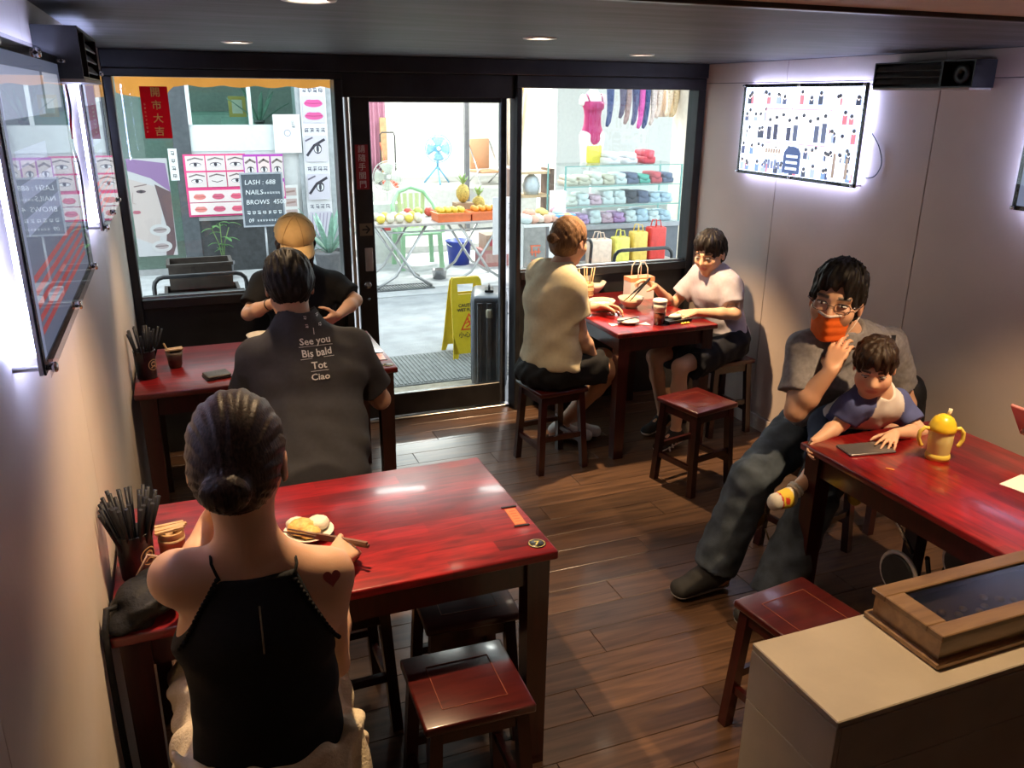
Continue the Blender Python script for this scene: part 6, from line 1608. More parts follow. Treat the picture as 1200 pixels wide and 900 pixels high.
def man_grey_tee():
    shL, shR = nv(at_y(302, 421, 3.38)), nv(at_y(413, 408, 3.38))
    hip = nv((.405, 3.27, .60))
    elL, elR = nv(at_y(285, 482, 3.50)), nv(at_y(446, 468, 3.50))
    wrL, wrR = nv((.24, 3.78, .80)), nv((.62, 3.80, .80))
    J = dict(hip=hip, shL=shL, shR=shR, head=at_y(339, 337, 3.46), fwd=(0, 1, 0), head_fwd=(.03, .80, -.60),
             elL=elL, wrL=wrL, elR=elR, wrR=wrR, hpL=hip + nv((-.11, .02, -.02)), hpR=hip + nv((.11, .02, -.02)),
             knL=(.22, 3.76, .52), knR=(.60, 3.76, .52), anL=(.22, 3.68, .09), anR=(.60, 3.68, .09))
    P = Person('man seen from behind in a dark grey tee with white lettering', (.405, 3.27, 0), J, hs=1.13, bs=1.15, skin=(.55, .32, .21), vox=.0065)
    F = Field(); P.trunk(F); P.neck(F); P.headshape(F)
    P.arm(F, shL, elL, wrL); P.arm(F, shR, elR, wrR)
    for sd in 'LR': P.leg(F, J['hp' + sd], nv(J['kn' + sd]), nv(J['an' + sd]), .9)
    P.hand(F, 'L', wrL, (.45, .85, 0), (.8, -.4, .3), (.5,) * 4, .5); P.hand(F, 'R', wrR, (-.45, .85, 0), (-.8, -.4, .3), (.5,) * 4, .5)
    P.body(F)
    grey = fabric('charcoal_cotton', (.050, .050, .056))
    T = Field(); P.tee(T, slv=.72, e=.024, hem=.17, flare=.02, trap=.60)
    T.u(ecap(P.hip + P.spine * .10 - P.front * .03, P.hip - P.spine * .13 - P.front * .05, .135, .150, P.lat, 1.55), .05)
    T.keep(half((0, 0, .425), (0, 0, -1)))
    T.disp = folds(.0050, .13, 12)
    tee = P.garment('tee_shirt', T, grey, .007)
    # lettering across the upper back, laid onto the cloth
    pr = Print(step=.0004); w = (.72, .72, .74)
    for i in range(4): pr.glyph((-.028, .026)[i % 2] + .004 * (i // 2), .140 - .032 * (i // 2), .015, w, i)
    pr.rect(-.0012, .075, .0012, .100, w)
    for i, (tx, wd) in enumerate((('See you', .135), ('Bis bald', .135), ('Tot', .07), ('Ciao', .085))):
        y = .052 - .042 * i
        pr.text(tx, 0, y, .026, w, bold=.0006, sx=1.12)
        if i < 3: pr.rect(-wd / 2, y - .0195, wd / 2, y - .018, w)
    cx = Vector(at_y(374, 420, 3.2))
    def warp(p):
        o = nv(cx) + nv((1, .0, 0)) * p.x + unit(nv((0, .18, 1))) * p.y
        ts = np.linspace(-.35, .35, 240); Q = np.stack([o + nv((0, 1, 0)) * t for t in ts]).astype(np.float32)
        d = T.ev(Q); i = int(np.argmax(d < 0)); t = ts[i] if d[i] < 0 else 0
        if i > 0 and d[i] < 0: t = ts[i - 1] + (ts[i] - ts[i - 1]) * d[i - 1] / (d[i - 1] - d[i])
        return Vector(o + nv((0, 1, 0)) * (t - .0030 - p.z))
    pr.build('lettering', attr_mat('shirt_print', rough=.7), Matrix.Identity(4), tee, warp=warp)
    G = Field(); P.pants(G, 1.85, e=.012); P.garment('trousers', G, fabric('dark_trousers', (.02, .02, .024)), .009)
    P.hair_short(dark_hair, 4, top=.014, nape=-.085, sides=1.06)
    for sd in 'LR': P.shoe('shoe', nv(J['an' + sd]), nv(J['an' + sd]) + nv((0, .16, -.05)), fabric('dark_shoe', (.02, .02, .02)), black_rubber, .95)
    return P
M2 = man_grey_tee()

def woman_cap():
    shR, shL = nv(at_y(310, 332, 4.60)), nv(at_y(392, 334, 4.60))
    hip = nv((.57, 4.62, .585))
    elR, elL = nv(at_y(291, 368, 4.50)), nv(at_y(417, 352, 4.50))
    wrR, wrL = nv(at_y(322, 354, 4.36)), nv(at_y(396, 370, 4.36))
    J = dict(hip=hip, shL=shL, shR=shR, head=at_y(346, 284, 4.50), fwd=(0, -1, 0), head_fwd=(0, -.90, -.43),
             elL=elL, wrL=wrL, elR=elR, wrR=wrR, hpL=hip + nv((.09, -.02, -.02)), hpR=hip + nv((-.09, -.02, -.02)),
             knL=(.72, 4.20, .52), knR=(.42, 4.20, .52), anL=(.72, 4.26, .09), anR=(.42, 4.26, .09))
    P = Person('woman in a tan cap and black tee bowed over her bowl', (.57, 4.62, 0), J, hs=1.05, bs=.95, skin=(.60, .36, .24), female=True, vox=.007)
    F = Field(); P.trunk(F); P.neck(F); P.headshape(F)
    P.arm(F, shL, elL, wrL, .95); P.arm(F, shR, elR, wrR, .95)
    for sd in 'LR': P.leg(F, J['hp' + sd], nv(J['kn' + sd]), nv(J['an' + sd]), .9)
    P.hand(F, 'L', wrL, (-.75, -.4, -.25), (.1, -.3, .9), (.5, .55, .6, .65), .5, .9); P.hand(F, 'R', wrR, (.35, -.5, -.55), (.5, -.1, .7), (.6,) * 4, .6, .9)
    P.body(F)
    T = Field(); P.tee(T, slv=.75, e=.022, hem=.08, flare=.022); T.disp = folds(.004, .11, 21); P.garment('tee_shirt', T, black_fab, .008)
    G = Field(); P.pants(G, 1.85, e=.012); P.garment('trousers', G, black_fab, .010)
    # long loose hair
    H = Field(); H.u(P.hell((0, -.016, .034), (.085, .103, .096)), .02)
    for sg in (-1, 1):
        a = P.h(sg * .072, .01, .0); b_ = a + nv((sg * -.020, -.03, -.17)) + nv((0, .05, 0)); H.u(cap(a, b_, .028, .020), .03); H.u(cap(P.h(sg * .05, -.06, -.02), b_ + nv((0, .10, .02)), .035, .03), .03)
    H.sub(P.hell((0, .115, -.045), (.066, .085, .11)), .008); H.disp = folds(.003, .03, 5)
    c = nv(J['head']); field_obj('hair', H, c - nv((.16, .16, .32)), c + .18, .006, brown_black, P.t)
    # cap: six-panel crown, curved visor, button
    tan = fabric('tan_cap_cotton', (.60, .40, .17), bump=.3)
    K = Field(); K.u(P.hell((0, -.012, .040), (.100, .114, .104)), .02); K.keep(half(P.h(0, 0, .036), -P.hu), .006); K.disp = folds(.0022, .07, 2)
    cp = field_obj('cap', K, c - .18, c + .2, .005, tan, P.t)
    def visor(u_, v_):
        a = (u_ - .5) * 2.0; r0 = .094 + .075 * v_ * max(0, math.cos(a)) ** .5
        x = math.sin(a) * (.090 + .006 * v_); y = -.012 + math.cos(a) * r0 * 1.12; z = .042 - .034 * v_ - .026 * math.sin(a) ** 2 * (.4 + v_)
        return Vector(P.h(x, y, z))
    MB().sheet(visor, 18, 6, thick=.004).build('visor', fabric('pale_tan_visor', (.62, .43, .20), bump=.3), cp, world=True)
    for k in range(3):
        a = k * PI / 3 + .26; MB().tube([Vector(P.h(.1012 * math.cos(b) * math.cos(a), -.012 + .1152 * math.cos(b) * math.sin(a), .040 + .1052 * math.sin(b))) for b in [PI * j / 20 for j in range(21)]], .0016, 5).build('seam', fabric('cap_seam', (.42, .27, .11)), cp, world=True)
    MB().ball(Vector(P.h(0, -.012, .146)), .008, 10, 6).build('button', tan, cp, world=True)
    bb = MB(); w0 = wrR + (elR - wrR) * .22; ax = unit(elR - wrR); x_ = unit(np.cross(ax, (0, 0, 1))); y_ = np.cross(ax, x_)
    bb.tube([Vector(w0 + .030 * (x_ * math.cos(a) + y_ * math.sin(a))) for a in [2 * PI * k / 16 for k in range(16)]], .0035, 6, closed=True)
    bb.build('bracelet', mat('dark_bead', (.03, .02, .015), rough=.3, noise=.2), P.t, world=True)
    return P
W3 = woman_cap()

def woman_cream():
    hip = nv((1.805, 3.98, .60))
    shR, shL = nv(at_y(668, 338, 3.88)), nv(at_y(634, 322, 4.16))
    elR, wrR = nv(at_y(681, 394, 3.86)), nv((2.02, 3.89, .60))
    elL, wrL = nv((1.98, 4.30, .79)), nv((2.20, 4.24, .80))
    J = dict(hip=hip, shL=shL, shR=shR, head=at_y(667, 284, 4.03), fwd=(1, .1, 0), head_fwd=(.86, .44, -.22),
             elL=elL, wrL=wrL, elR=elR, wrR=wrR, hpL=hip + nv((.02, .10, -.03)), hpR=hip + nv((.02, -.10, -.03)),
             knL=(2.22, 4.16, .51), knR=(2.16, 3.93, .52), anL=(2.06, 4.26, .09), anR=(1.98, 4.22, .09))
    P = Person('woman with a small brown bun in a cream tee and black shorts', (1.805, 3.98, 0), J, hs=1.07, bs=1.02, skin=(.58, .34, .22), female=True, vox=.0065)
    F = Field(); P.trunk(F); P.neck(F); P.headshape(F)
    P.arm(F, shL, elL, wrL); P.arm(F, shR, elR, wrR)
    toes = {}
    for sd in 'LR':
        A = nv(J['an' + sd]); toe = A + nv((.15, -.07, -.052)); toes[sd] = toe
        P.leg(F, J['hp' + sd], nv(J['kn' + sd]), A); P.foot(F, A, toe)
    P.hand(F, 'R', wrR, (.8, .1, -.35), (.2, .95, .1), (.45,) * 4, .4); P.hand(F, 'L', wrL, (.9, -.2, -.05), (0, -.8, .6), (.5,) * 4, .6)
    P.body(F); P.eyes(.7)
    T = Field(); P.tee(T, slv=.60, e=.030, hem=.035, flare=.010); T.disp = folds(.0035, .12, 31)
    P.garment('tee_shirt', T, fabric('cream_cotton', (.62, .54, .36)), .007)
    G = Field(); P.pants(G, .72, e=.016, flare=.03, rise=.06)
    G.u(ell(hip + nv((-.03, 0, -.07)), (.17, .19, .09)), .04); G.keep(half((0, 0, .475), (0, 0, -1))); G.disp = folds(.005, .09, 33); P.garment('shorts', G, black_fab, .0075)
    for sd in 'LR': P.shoe('shoe', nv(J['an' + sd]), toes[sd], fabric('white_canvas', (.66, .64, .60)), white_rubber, .9, .0)
    H = Field(); H.u(P.hell((0, -.016, .034), (.086, .104, .098)), .02); H.u(P.hell((0, -.045, -.015), (.074, .068, .066)), .03)
    H.sub(P.hell((0, .118, -.030), (.085, .085, .100)), .01)
    for sg in (-1, 1): H.sub(P.hell((sg * .09, .012, -.042), (.030, .034, .052)), .01)
    H.keep(half(P.h(0, -.05, -.075), -P.hu + P.hf * .2), .012); H.u(P.hell((0, -.142, .004), (.026, .026, .026)), .008); H.disp = folds(.0022, .035, 6)
    c = nv(J['head']); field_obj('hair', H, c - .2, c + .19, .0055, light_brown, P.t)
    return P
W4 = woman_cream()

def boy_lilac():
    hip = nv((3.01, 4.09, .585))
    shL, shR = nv(at_y(855, 334, 4.00)), nv(at_y(820, 322, 4.27))
    elL, wrL = nv((2.93, 3.90, .775)), nv(at_y(815, 366, 3.99))
    wrR = nv(at_y(768, 336, 4.27)); elR = ik(shR, wrR, .25, .24, (2.75, 4.40, .60))
    J = dict(hip=hip, shL=shL, shR=shR, head=at_y(832, 297, 4.12), fwd=(-1, 0, 0), head_fwd=(-.80, -.42, -.28),
             elL=elL, wrL=wrL, elR=elR, wrR=wrR, hpL=hip + nv((-.02, -.09, -.02)), hpR=hip + nv((-.02, .09, -.02)),
             knL=at_z(797, 430, .51), knR=at_z(767, 418, .51), anL=at_z(792, 506, .09), anR=at_z(777, 488, .09))
    P = Person('boy with black hair in a lilac tee holding chopsticks over the bowls', (3.01, 4.09, 0), J, hs=1.02, bs=.88, skin=(.60, .36, .23), vox=.006)
    F = Field(); P.trunk(F); P.neck(F); P.headshape(F)
    P.arm(F, shL, elL, wrL, .95); P.arm(F, shR, elR, wrR, .95)
    toes = {}
    for sd in 'LR':
        A = nv(J['an' + sd]); toe = A + nv((-.15, -.06, -.052)); toes[sd] = toe
        P.leg(F, J['hp' + sd], nv(J['kn' + sd]), A, .95); P.foot(F, A, toe)
    P.hand(F, 'L', wrL, (-.95, .1, -.1), (0, .85, .3), (.3,) * 4, .3, .95)
    tips = P.hand(F, 'R', wrR, (-.75, .05, .45), (-.35, -.75, .3), (.45, .55, .7, .75), .7, .95)
    P.body(F); P.eyes(.8, 1)
    T = Field(); P.tee(T, slv=.66, e=.020, hem=.08, flare=.026); T.disp = folds(.0045, .10, 41)
    lil = P.garment('tee_shirt', T, fabric('lilac_cotton', (.40, .37, .42)), .007)
    G = Field(); P.pants(G, .80, e=.022, flare=.03, rise=.06); G.disp = folds(.005, .09, 43); P.garment('shorts', G, fabric('black_shorts', (.010, .011, .016)), .0075)
    P.hair_short(dark_hair, 9, top=.016, fringe=.066, nape=-.075, sides=1.03)
    stripe = fabric('black_sneaker', (.025, .025, .028))
    for sd in 'LR':
        o = P.shoe('shoe', nv(J['an' + sd]), toes[sd], stripe, white_rubber, .92, .0)
        A = nv(J['an' + sd]); d = unit(toes[sd] - A); lt = np.cross(d, (0, 0, 1))
        for k in range(3):
            c = A + d * (.055 + .028 * k) + nv((0, 0, -.002 - .008 * k)); mb = MB()
            mb.tube([Vector(c + lt * .046 + nv((0, 0, -.030))), Vector(c + lt * .036 + nv((0, 0, -.006))), Vector(c + nv((0, 0, .008))), Vector(c - lt * .036 + nv((0, 0, -.006))), Vector(c - lt * .046 + nv((0, 0, -.030)))], .0055, 6)
            mb.build('stripe', white_rubber, o, world=True)
    return P, tips
B5, b5_tips = boy_lilac()

def man_mask():
    hip = nv((2.52, 2.68, .60))
    shR, shL = nv(at_y(945, 408, 2.50)), nv(at_y(1042, 405, 2.58))
    wrR = nv(at_y(974, 434, 2.34)); elR = nv(at_y(932, 482, 2.42))
    elL, wrL = nv((2.86, 2.55, .70)), nv((2.60, 2.38, .64))
    J = dict(hip=hip, shL=shL, shR=shR, head=at_y(980, 354, 2.46), fwd=(-.5, -.85, 0), head_fwd=(-.78, -.62, -.02), head_up=(.03, -.1, 1),
             elL=elL, wrL=wrL, elR=elR, wrR=wrR, hpL=hip + nv((.08, -.06, -.03)), hpR=hip + nv((-.09, .03, -.03)),
             knR=at_z(880, 562, .50), knL=at_z(952, 588, .47), anR=at_z(838, 664, .11), anL=at_z(905, 700, .10))
    P = Person('man in glasses and an orange mask with a toddler on his lap', (2.52, 2.68, 0), J, hs=1.16, bs=1.06, skin=(.58, .33, .21), vox=.0055)
    F = Field(); P.trunk(F); P.neck(F); P.headshape(F)
    P.arm(F, shL, elL, wrL); P.arm(F, shR, elR, wrR)
    toes = {'R': nv(at_z(797, 690, .045)), 'L': nv(at_z(872, 722, .045))}
    for sd in 'LR':
        A = nv(J['an' + sd]); P.leg(F, J['hp' + sd], nv(J['kn' + sd]), A, .9)
        if sd == 'R': P.foot(F, A, toes[sd])
    P.hand(F, 'R', wrR, unit(nv(at_y(990, 392, 2.38)) - wrR), (-.30, .90, .10), (.34, .40, .50, .58), 1.0, .95, .0); P.hand(F, 'L', wrL, (-.8, -.3, -.2), (-.2, .2, .9), (.5,) * 4, .4)
    P.body(F); P.eyes(.8)
    # grey polo with collar and the dark strap of a shoulder bag
    gp = fabric('grey_melange', (.20, .19, .20), noise=.2)
    T = Field(); P.tee(T, slv=.70, e=.020, hem=.07, flare=.026); T.disp = folds(.0055, .11, 51); tee = P.garment('polo_shirt', T, gp, .0065)
    for sg in (-1, 1):
        def collar(u_, v_, sg=sg):
            a = u_ * 2.55 + .05; nb = P.chest + (P.h(0, -.018, -.045) - P.chest) * .52; rr = .068 + .042 * v_
            return Vector(nb + P.lat * sg * math.sin(a) * rr + P.front * (-math.cos(a) * rr + .012) + P.spine * (.022 - .045 * v_ - .030 * u_))
        MB().sheet(collar, 14, 4, thick=.004).build('collar', gp, tee, world=True)
    dark = fabric('dark_strap', (.018, .020, .028))
    st = MB(); pts = []
    for k in range(15):
        t = k / 14; p = shL + P.spine * .04 - P.lat * .055 + (P.hip - shL - P.lat * .12) * t; mdir = unit(P.front + P.spine * (1.1 - t)); o = p + mdir * .30
        ts = np.linspace(0, .45, 150); Q = np.stack([o - mdir * x for x in ts]).astype(np.float32); d = T.ev(Q); i = int(np.argmax(d < 0))
        if d[i] < 0: pts.append(Vector(Q[i] + mdir * .006))
    if len(pts) > 3:
        st.sheet(lambda u_, v_: pts[min(int(u_ * (len(pts) - 1) + .5), len(pts) - 1)] + Vector(P.lat) * (.036 * (v_ - .5)), len(pts) - 1, 2, thick=.004); st.build('bag_strap', dark, P.t, world=True)
    jeans = mat('blue_jeans', (.055, .072, .095), rough=.8, noise=.35, nscale=14, bump=.3, bscale=300, spec=.2)
    G = Field(); P.pants(G, 1.99, e=.020, flare=.034, rise=.09); G.disp = folds(.0045, .11, 55); P.garment('jeans', G, jeans, .0075)
    P.shoe('shoe', nv(J['anR']), toes['R'], fabric('dark_grey_sneaker', (.035, .035, .036)), mat('grey_sole', (.22, .21, .20), rough=.6, noise=.1), 1.02, .02); P.shoe('shoe', nv(J['anL']), toes['L'], MATS['dark_grey_sneaker'], MATS['grey_sole'], 1.02, .02)
    P.hair_short(dark_hair, 14, top=.022, fringe=.082, nape=-.07, sides=1.03, part=.35, rough=1.5)
    # pleated orange mask with white top edge and ear loops
    om = fabric('orange_mask', (.72, .125, .015), bump=.15); wm = fabric('mask_white_edge', (.70, .60, .55))
    def mask(u_, v_, off=0):
        a = (u_ - .5) * 2.15; z = -.016 - .088 * v_
        r_ = .087 - .030 * max(0, v_ - .55) * 1.2
        nose = .030 * math.exp(-(a / .34) ** 2) * (1 - .55 * v_)
        pl = .0016 * math.sin(v_ * 22)
        return Vector(P.h(math.sin(a) * (.070 - .010 * v_), -.004 + math.cos(a) * (r_ + .012) + nose + pl + off, z - .010 * math.cos(a) * v_ ** 2))
    mk = MB().sheet(mask, 30, 22, thick=.002).build('face_mask', om, P.t, world=True)
    MB().sheet(lambda u_, v_: mask(u_, v_ * .10 - .01, .0012), 30, 2, thick=.002).build('mask_edge', wm, mk, world=True)
    for sg in (0, 1):
        for v_ in (.03, .93):
            a = mask(sg, v_); e = Vector(P.h((1 if sg else -1) * .083, -.012, .012 if v_ < .5 else -.028)); MB().tube([a, (a + e) / 2 + Vector(P.hl) * (.004 if sg else -.004), e], .0017, 6).build('ear_loop', wm, mk, world=True)
    # wire glasses
    gl = MB(); wire = mat('glasses_wire', (.10, .09, .10), rough=.25, metal=.9, noise=.1)
    for sg in (-1, 1):
        pts = []
        for k in range(20):
            a = 2 * PI * k / 20; ca, sa = math.cos(a), math.sin(a); x = .024 * math.copysign(abs(ca) ** .7, ca); z = .0165 * math.copysign(abs(sa) ** .7, sa)
            pts.append(Vector(P.h(sg * .034 + x, .100 - 3.0 * (sg * .034 + x) ** 2, .004 + z)))
        gl.tube(pts, .0014, 6, closed=True)
        gl.tube([Vector(P.h(sg * .058, .091, .010)), Vector(P.h(sg * .084, .05, .012)), Vector(P.h(sg * .086, -.012, .008))], .0016, 6)
    gl.tube([Vector(P.h(-.011, .101, .008)), Vector(P.h(0, .108, .011)), Vector(P.h(.011, .101, .008))], .0014, 6)
    g = gl.build('eyeglasses', wire, P.t, world=True)
    for sg in (-1, 1):
        pl = MB(); pts = []
        for k in range(20):
            a = 2 * PI * k / 20; ca, sa = math.cos(a), math.sin(a); x = .024 * math.copysign(abs(ca) ** .7, ca); z = .0165 * math.copysign(abs(sa) ** .7, sa)
            pts.append(Vector(P.h(sg * .034 + x, .100 - 3.0 * (sg * .034 + x) ** 2, .004 + z)))
        pl.add(pts, [list(range(20))]); pl.build('lens', pane_mat('spectacle_lens', (.93, .93, .97), refl=.8), g, world=True)
    return P
M6 = man_mask()

def toddler():
    hip = nv((2.40, 2.44, .72))
    shR, shL = nv(at_y(1000, 474, 2.28)), nv(at_y(1052, 472, 2.30))
    wrL = nv(at_z(1048, 508, .785)); elL = nv(at_y(1078, 506, 2.19))
    elR, wrR = nv(at_y(985, 497, 2.30)), nv(at_y(955, 517, 2.26))
    J = dict(hip=hip, shL=shL, shR=shR, head=at_y(1025, 430, 2.25), fwd=(-.5, -.85, 0), head_fwd=(-.64, -.66, -.36),
             elL=elL, wrL=wrL, elR=elR, wrR=wrR, hpL=hip + nv((.05, -.01, -.02)), hpR=hip + nv((-.05, .01, -.02)),
             knR=at_y(965, 545, 2.26), knL=(2.42, 2.32, .66), anR=at_y(926, 579, 2.24), anL=(2.40, 2.32, .50))
    P = Person('toddler in a white tee with blue sleeves reaching for a phone', hip - nv((0, 0, .1)), J, hs=.87, bs=.60, skin=(.66, .40, .265), vox=.0048)
    F = Field(); P.trunk(F); P.neck(F); P.headshape(F); F.u(P.hell((0, .05, -.045), (.062, .045, .045)), .03)
    P.arm(F, shL, elL, wrL, 1.15); P.arm(F, shR, elR, wrR, 1.15)
    for sd in 'LR': P.leg(F, J['hp' + sd], nv(J['kn' + sd]), nv(J['an' + sd]), 1.05)
    P.hand(F, 'L', wrL, unit(nv(at_z(1035, 527, .765)) - wrL), (-.75, .45, .1), (.10, .16, .22, .28), .2, .82, .14); P.hand(F, 'R', wrR, (-.7, -.4, -.4), (-.2, .2, .9), (.5,) * 4, .4, .75)
    P.body(F, P.face_col(blush=.5)); P.eyes(.45, 1)
    # raglan tee: white trunk, blue sleeves, printed front
    T = Field(); P.tee(T, slv=.72, e=.015, hem=.05, flare=.018); T.disp = folds(.003, .07, 61)
    def col(v):
        d = v - P.chest; u_ = d @ P.lat; w = d @ P.spine; fr = d @ P.front
        c = np.tile(nv((.66, .62, .60)), (len(v), 1))
        slv = np.abs(u_) > (.076 + np.clip(-w, 0, .3) * .22)
        c[slv] = (.085, .105, .26)
        e = (fr > .02)
        def disc(x, y, rx, ry, cc):
            m_ = e & (((u_ - x) / rx) ** 2 + ((w - y) / ry) ** 2 < 1); c[m_] = cc
        disc(-.020, -.105, .050, .045, (.07, .20, .42)); disc(-.012, -.115, .042, .036, (.75, .45, .03)); disc(-.030, -.105, .022, .030, (.04, .045, .06)); disc(-.028, -.145, .030, .014, (.80, .55, .05)); disc(.02, -.10, .012, .018, (.60, .10, .08)); disc(.008, -.130, .02, .010, (.03, .03, .05))
        return c
    P.garment('raglan_tee', T, attr_mat('child_tee_cloth', rough=.85, bump=.2, bscale=400, spec=.25), .0055, col=col)
    G = Field(); P.pants(G, .85, e=.018, flare=.02, rise=.06); P.garment('shorts', G, fabric('navy_shorts', (.03, .045, .09)), .007)
    P.hair_short(child_hair, 19, top=.012, fringe=.060, nape=-.065, sides=1.05)
    # yellow sock-shoe with a red print
    A = nv(J['anR']); d = unit(nv(at_y(904, 590, 2.22)) - A); toe = A + d * .085
    Sh = Field(); Sh.u(ecap(A + d * .005 + nv((0, 0, -.012)), toe, .033, .027, (0, 0, 1), 1.25), .02)
    def shoe_col(v):
        q = (v - A) @ d; c = np.tile(nv((.78, .55, .05)), (len(v), 1)); c[q > .070] = (.66, .62, .55); c[(q > .064) & (q < .071)] = (.55, .03, .03)
        z = (v - A)[:, 2]; c[(q > .035) & (q < .055) & (z > -.02) & (z < .008)] = (.60, .04, .02); c[q < .012] = (.66, .60, .48); return c
    o = field_obj('shoe', Sh, np.minimum(A, toe) - .07, np.maximum(A, toe) + .07, .0045, attr_mat('child_shoe_cloth', rough=.7, bump=.2), P.t, shoe_col)
    sk = MB(); ax = unit(nv(J['knR']) - A); x_ = unit(np.cross(ax, (0, 0, 1))); y_ = np.cross(ax, x_)
    for k in range(2): sk.tube([Vector(A + ax * (.022 + .012 * k) + .0265 * (x_ * math.cos(a) + y_ * math.sin(a))) for a in [2 * PI * j / 16 for j in range(16)]], .0065, 8, closed=True)
    sk.build('sock_cuff', fabric('white_sock', (.66, .62, .55)), P.t, world=True)
    A = nv(J['anL']); Sh = Field(); Sh.u(ecap(A, A + nv((-.05, -.06, -.03)), .033, .027, (0, 0, 1), 1.2), .02); field_obj('shoe', Sh, A - .14, A + .1, .006, MATS['child_shoe_cloth'], P.t, lambda v: np.tile(nv((.78, .55, .05)), (len(v), 1)))
    return P
K7 = toddler()

def diner_phone():
    hip = nv((3.00, 1.74, .60)); shR, shL = nv((3.02, 1.90, 1.02)), nv((3.02, 1.58, 1.02))
    wrR = nv((2.86, 1.89, .81)); wrL = nv((2.80, 1.62, .80))
    J = dict(hip=hip, shL=shL, shR=shR, head=(2.98, 1.74, 1.26), fwd=(-1, 0, 0), head_fwd=(-.85, 0, -.5), elL=(2.95, 1.54, .78), wrL=wrL, elR=(2.97, 1.98, .76), wrR=wrR,
             hpL=hip + nv((-.02, -.09, -.02)), hpR=hip + nv((-.02, .09, -.02)), knL=(2.60, 1.66, .51), knR=(2.60, 1.86, .51), anL=(2.66, 1.64, .09), anR=(2.66, 1.88, .09))
    P = Person('diner at the yellow-cup table holding up a pink phone', (3.00, 1.74, 0), J, hs=1.08, bs=.98, skin=(.62, .38, .26), female=True, vox=.009)
    F = Field(); P.trunk(F); P.neck(F); P.headshape(F); P.arm(F, shL, J['elL'] if False else nv(J['elL']), wrL); P.arm(F, shR, nv(J['elR']), wrR)
    for sd in 'LR': P.leg(F, J['hp' + sd], nv(J['kn' + sd]), nv(J['an' + sd]), .9)
    P.hand(F, 'R', wrR, (-.75, .05, .45), (-.1, -.9, .2), (.55,) * 4, .5, .95); P.hand(F, 'L', wrL, (-.9, 0, -.1), (0, .9, .1), (.4,) * 4, .4, .95)
    P.body(F); P.eyes(.8)
    T = Field(); P.tee(T, slv=.7, e=.018, hem=.08); P.garment('tee_shirt', T, fabric('navy_tee', (.02, .025, .05)), .010)
    G = Field(); P.pants(G, 1.85); P.garment('trousers', G, black_fab, .011)
    for sd in 'LR': P.shoe('shoe', nv(J['an' + sd]), nv(J['an' + sd]) + nv((-.15, 0, -.05)), MATS['dark_shoe'], black_rubber, .9, .0)
    P.hair_short(dark_hair, 23, top=.014, fringe=.05, nape=-.07, vox=.008)
    return P
P8 = diner_phone()

# ================================================================== THINGS ON THE TABLES
T = .75
black_pl = mat('black_cup_plastic', (.012, .012, .013), rough=.35, noise=.2)
black_stick = mat('black_chopstick', (.008, .008, .009), rough=.5, noise=.2, spec=.25)
def chopstick_cup(label, x, y, n, stick_label, group, seed, lean=0.0):
    t = thing('chopstick_cup', label, 'cup', (x, y, T))
    MB().lathe([(0, 0), (.042, 0), (.046, .125), (.047, .128), (.043, .128), (.039, .006), (0, .006)], 24, cap0=False, cap1=False).build('cup', black_pl, t)
    pr = Print(step=.0002); g = (.45, .30, .14); pr.ring(0, 0, .022, .025, g); pr.ring(0, .004, .009, .012, g); pr.stroke([(-.012, -.012), (0, -.004), (.012, -.012)], .004, g); pr.stroke([(-.010, .010), (.010, .010)], .003, g)
    def wrap(p):
        a = -.75 + p.x / .046; return V((.0462 + p.z) * math.cos(a), (.0462 + p.z) * math.sin(a), .066 + p.y)
    pr.build('logo', attr_mat('gold_logo', rough=.5), Matrix.Identity(4), t, world=False, warp=wrap)
    r = random.Random(seed)
    for k in range(n):
        a = 2.4 * k + r.random() * .3; rr = .034 * math.sqrt((k + .5) / n); tilt = .10 + .32 * (rr / .034) * (.6 + .4 * r.random())
        b0 = Vector((x, y, T)) + V(math.cos(a) * rr * .35, math.sin(a) * rr * .35, .008)
        d = V(math.cos(a) * tilt, math.sin(a) * tilt, 1).normalized()
        top = b0 + d * (.215 + .012 * r.random())
        # keep the sticks clear of the wall
        if top.x < XL + .012: top.x = XL + .012
        o = MB().tube([b0, b0 + (top - b0) * .55, top], [.0030, .0044, .0056], 6).build('chopstick', black_stick); tag(o, stick_label, 'chopstick', group)
    return t
chopstick_cup('black chopstick cup on the number-disc table by the wall', -.205, 2.15, 34, 'black chopstick standing in the cup on the number-disc table', 'chopsticks in the cup on the number-disc table', 3)
chopstick_cup('black chopstick cup on the table by the shop window', -.215, 3.90, 16, 'black chopstick standing in the cup on the window table', 'chopsticks in the cup on the window table', 6)
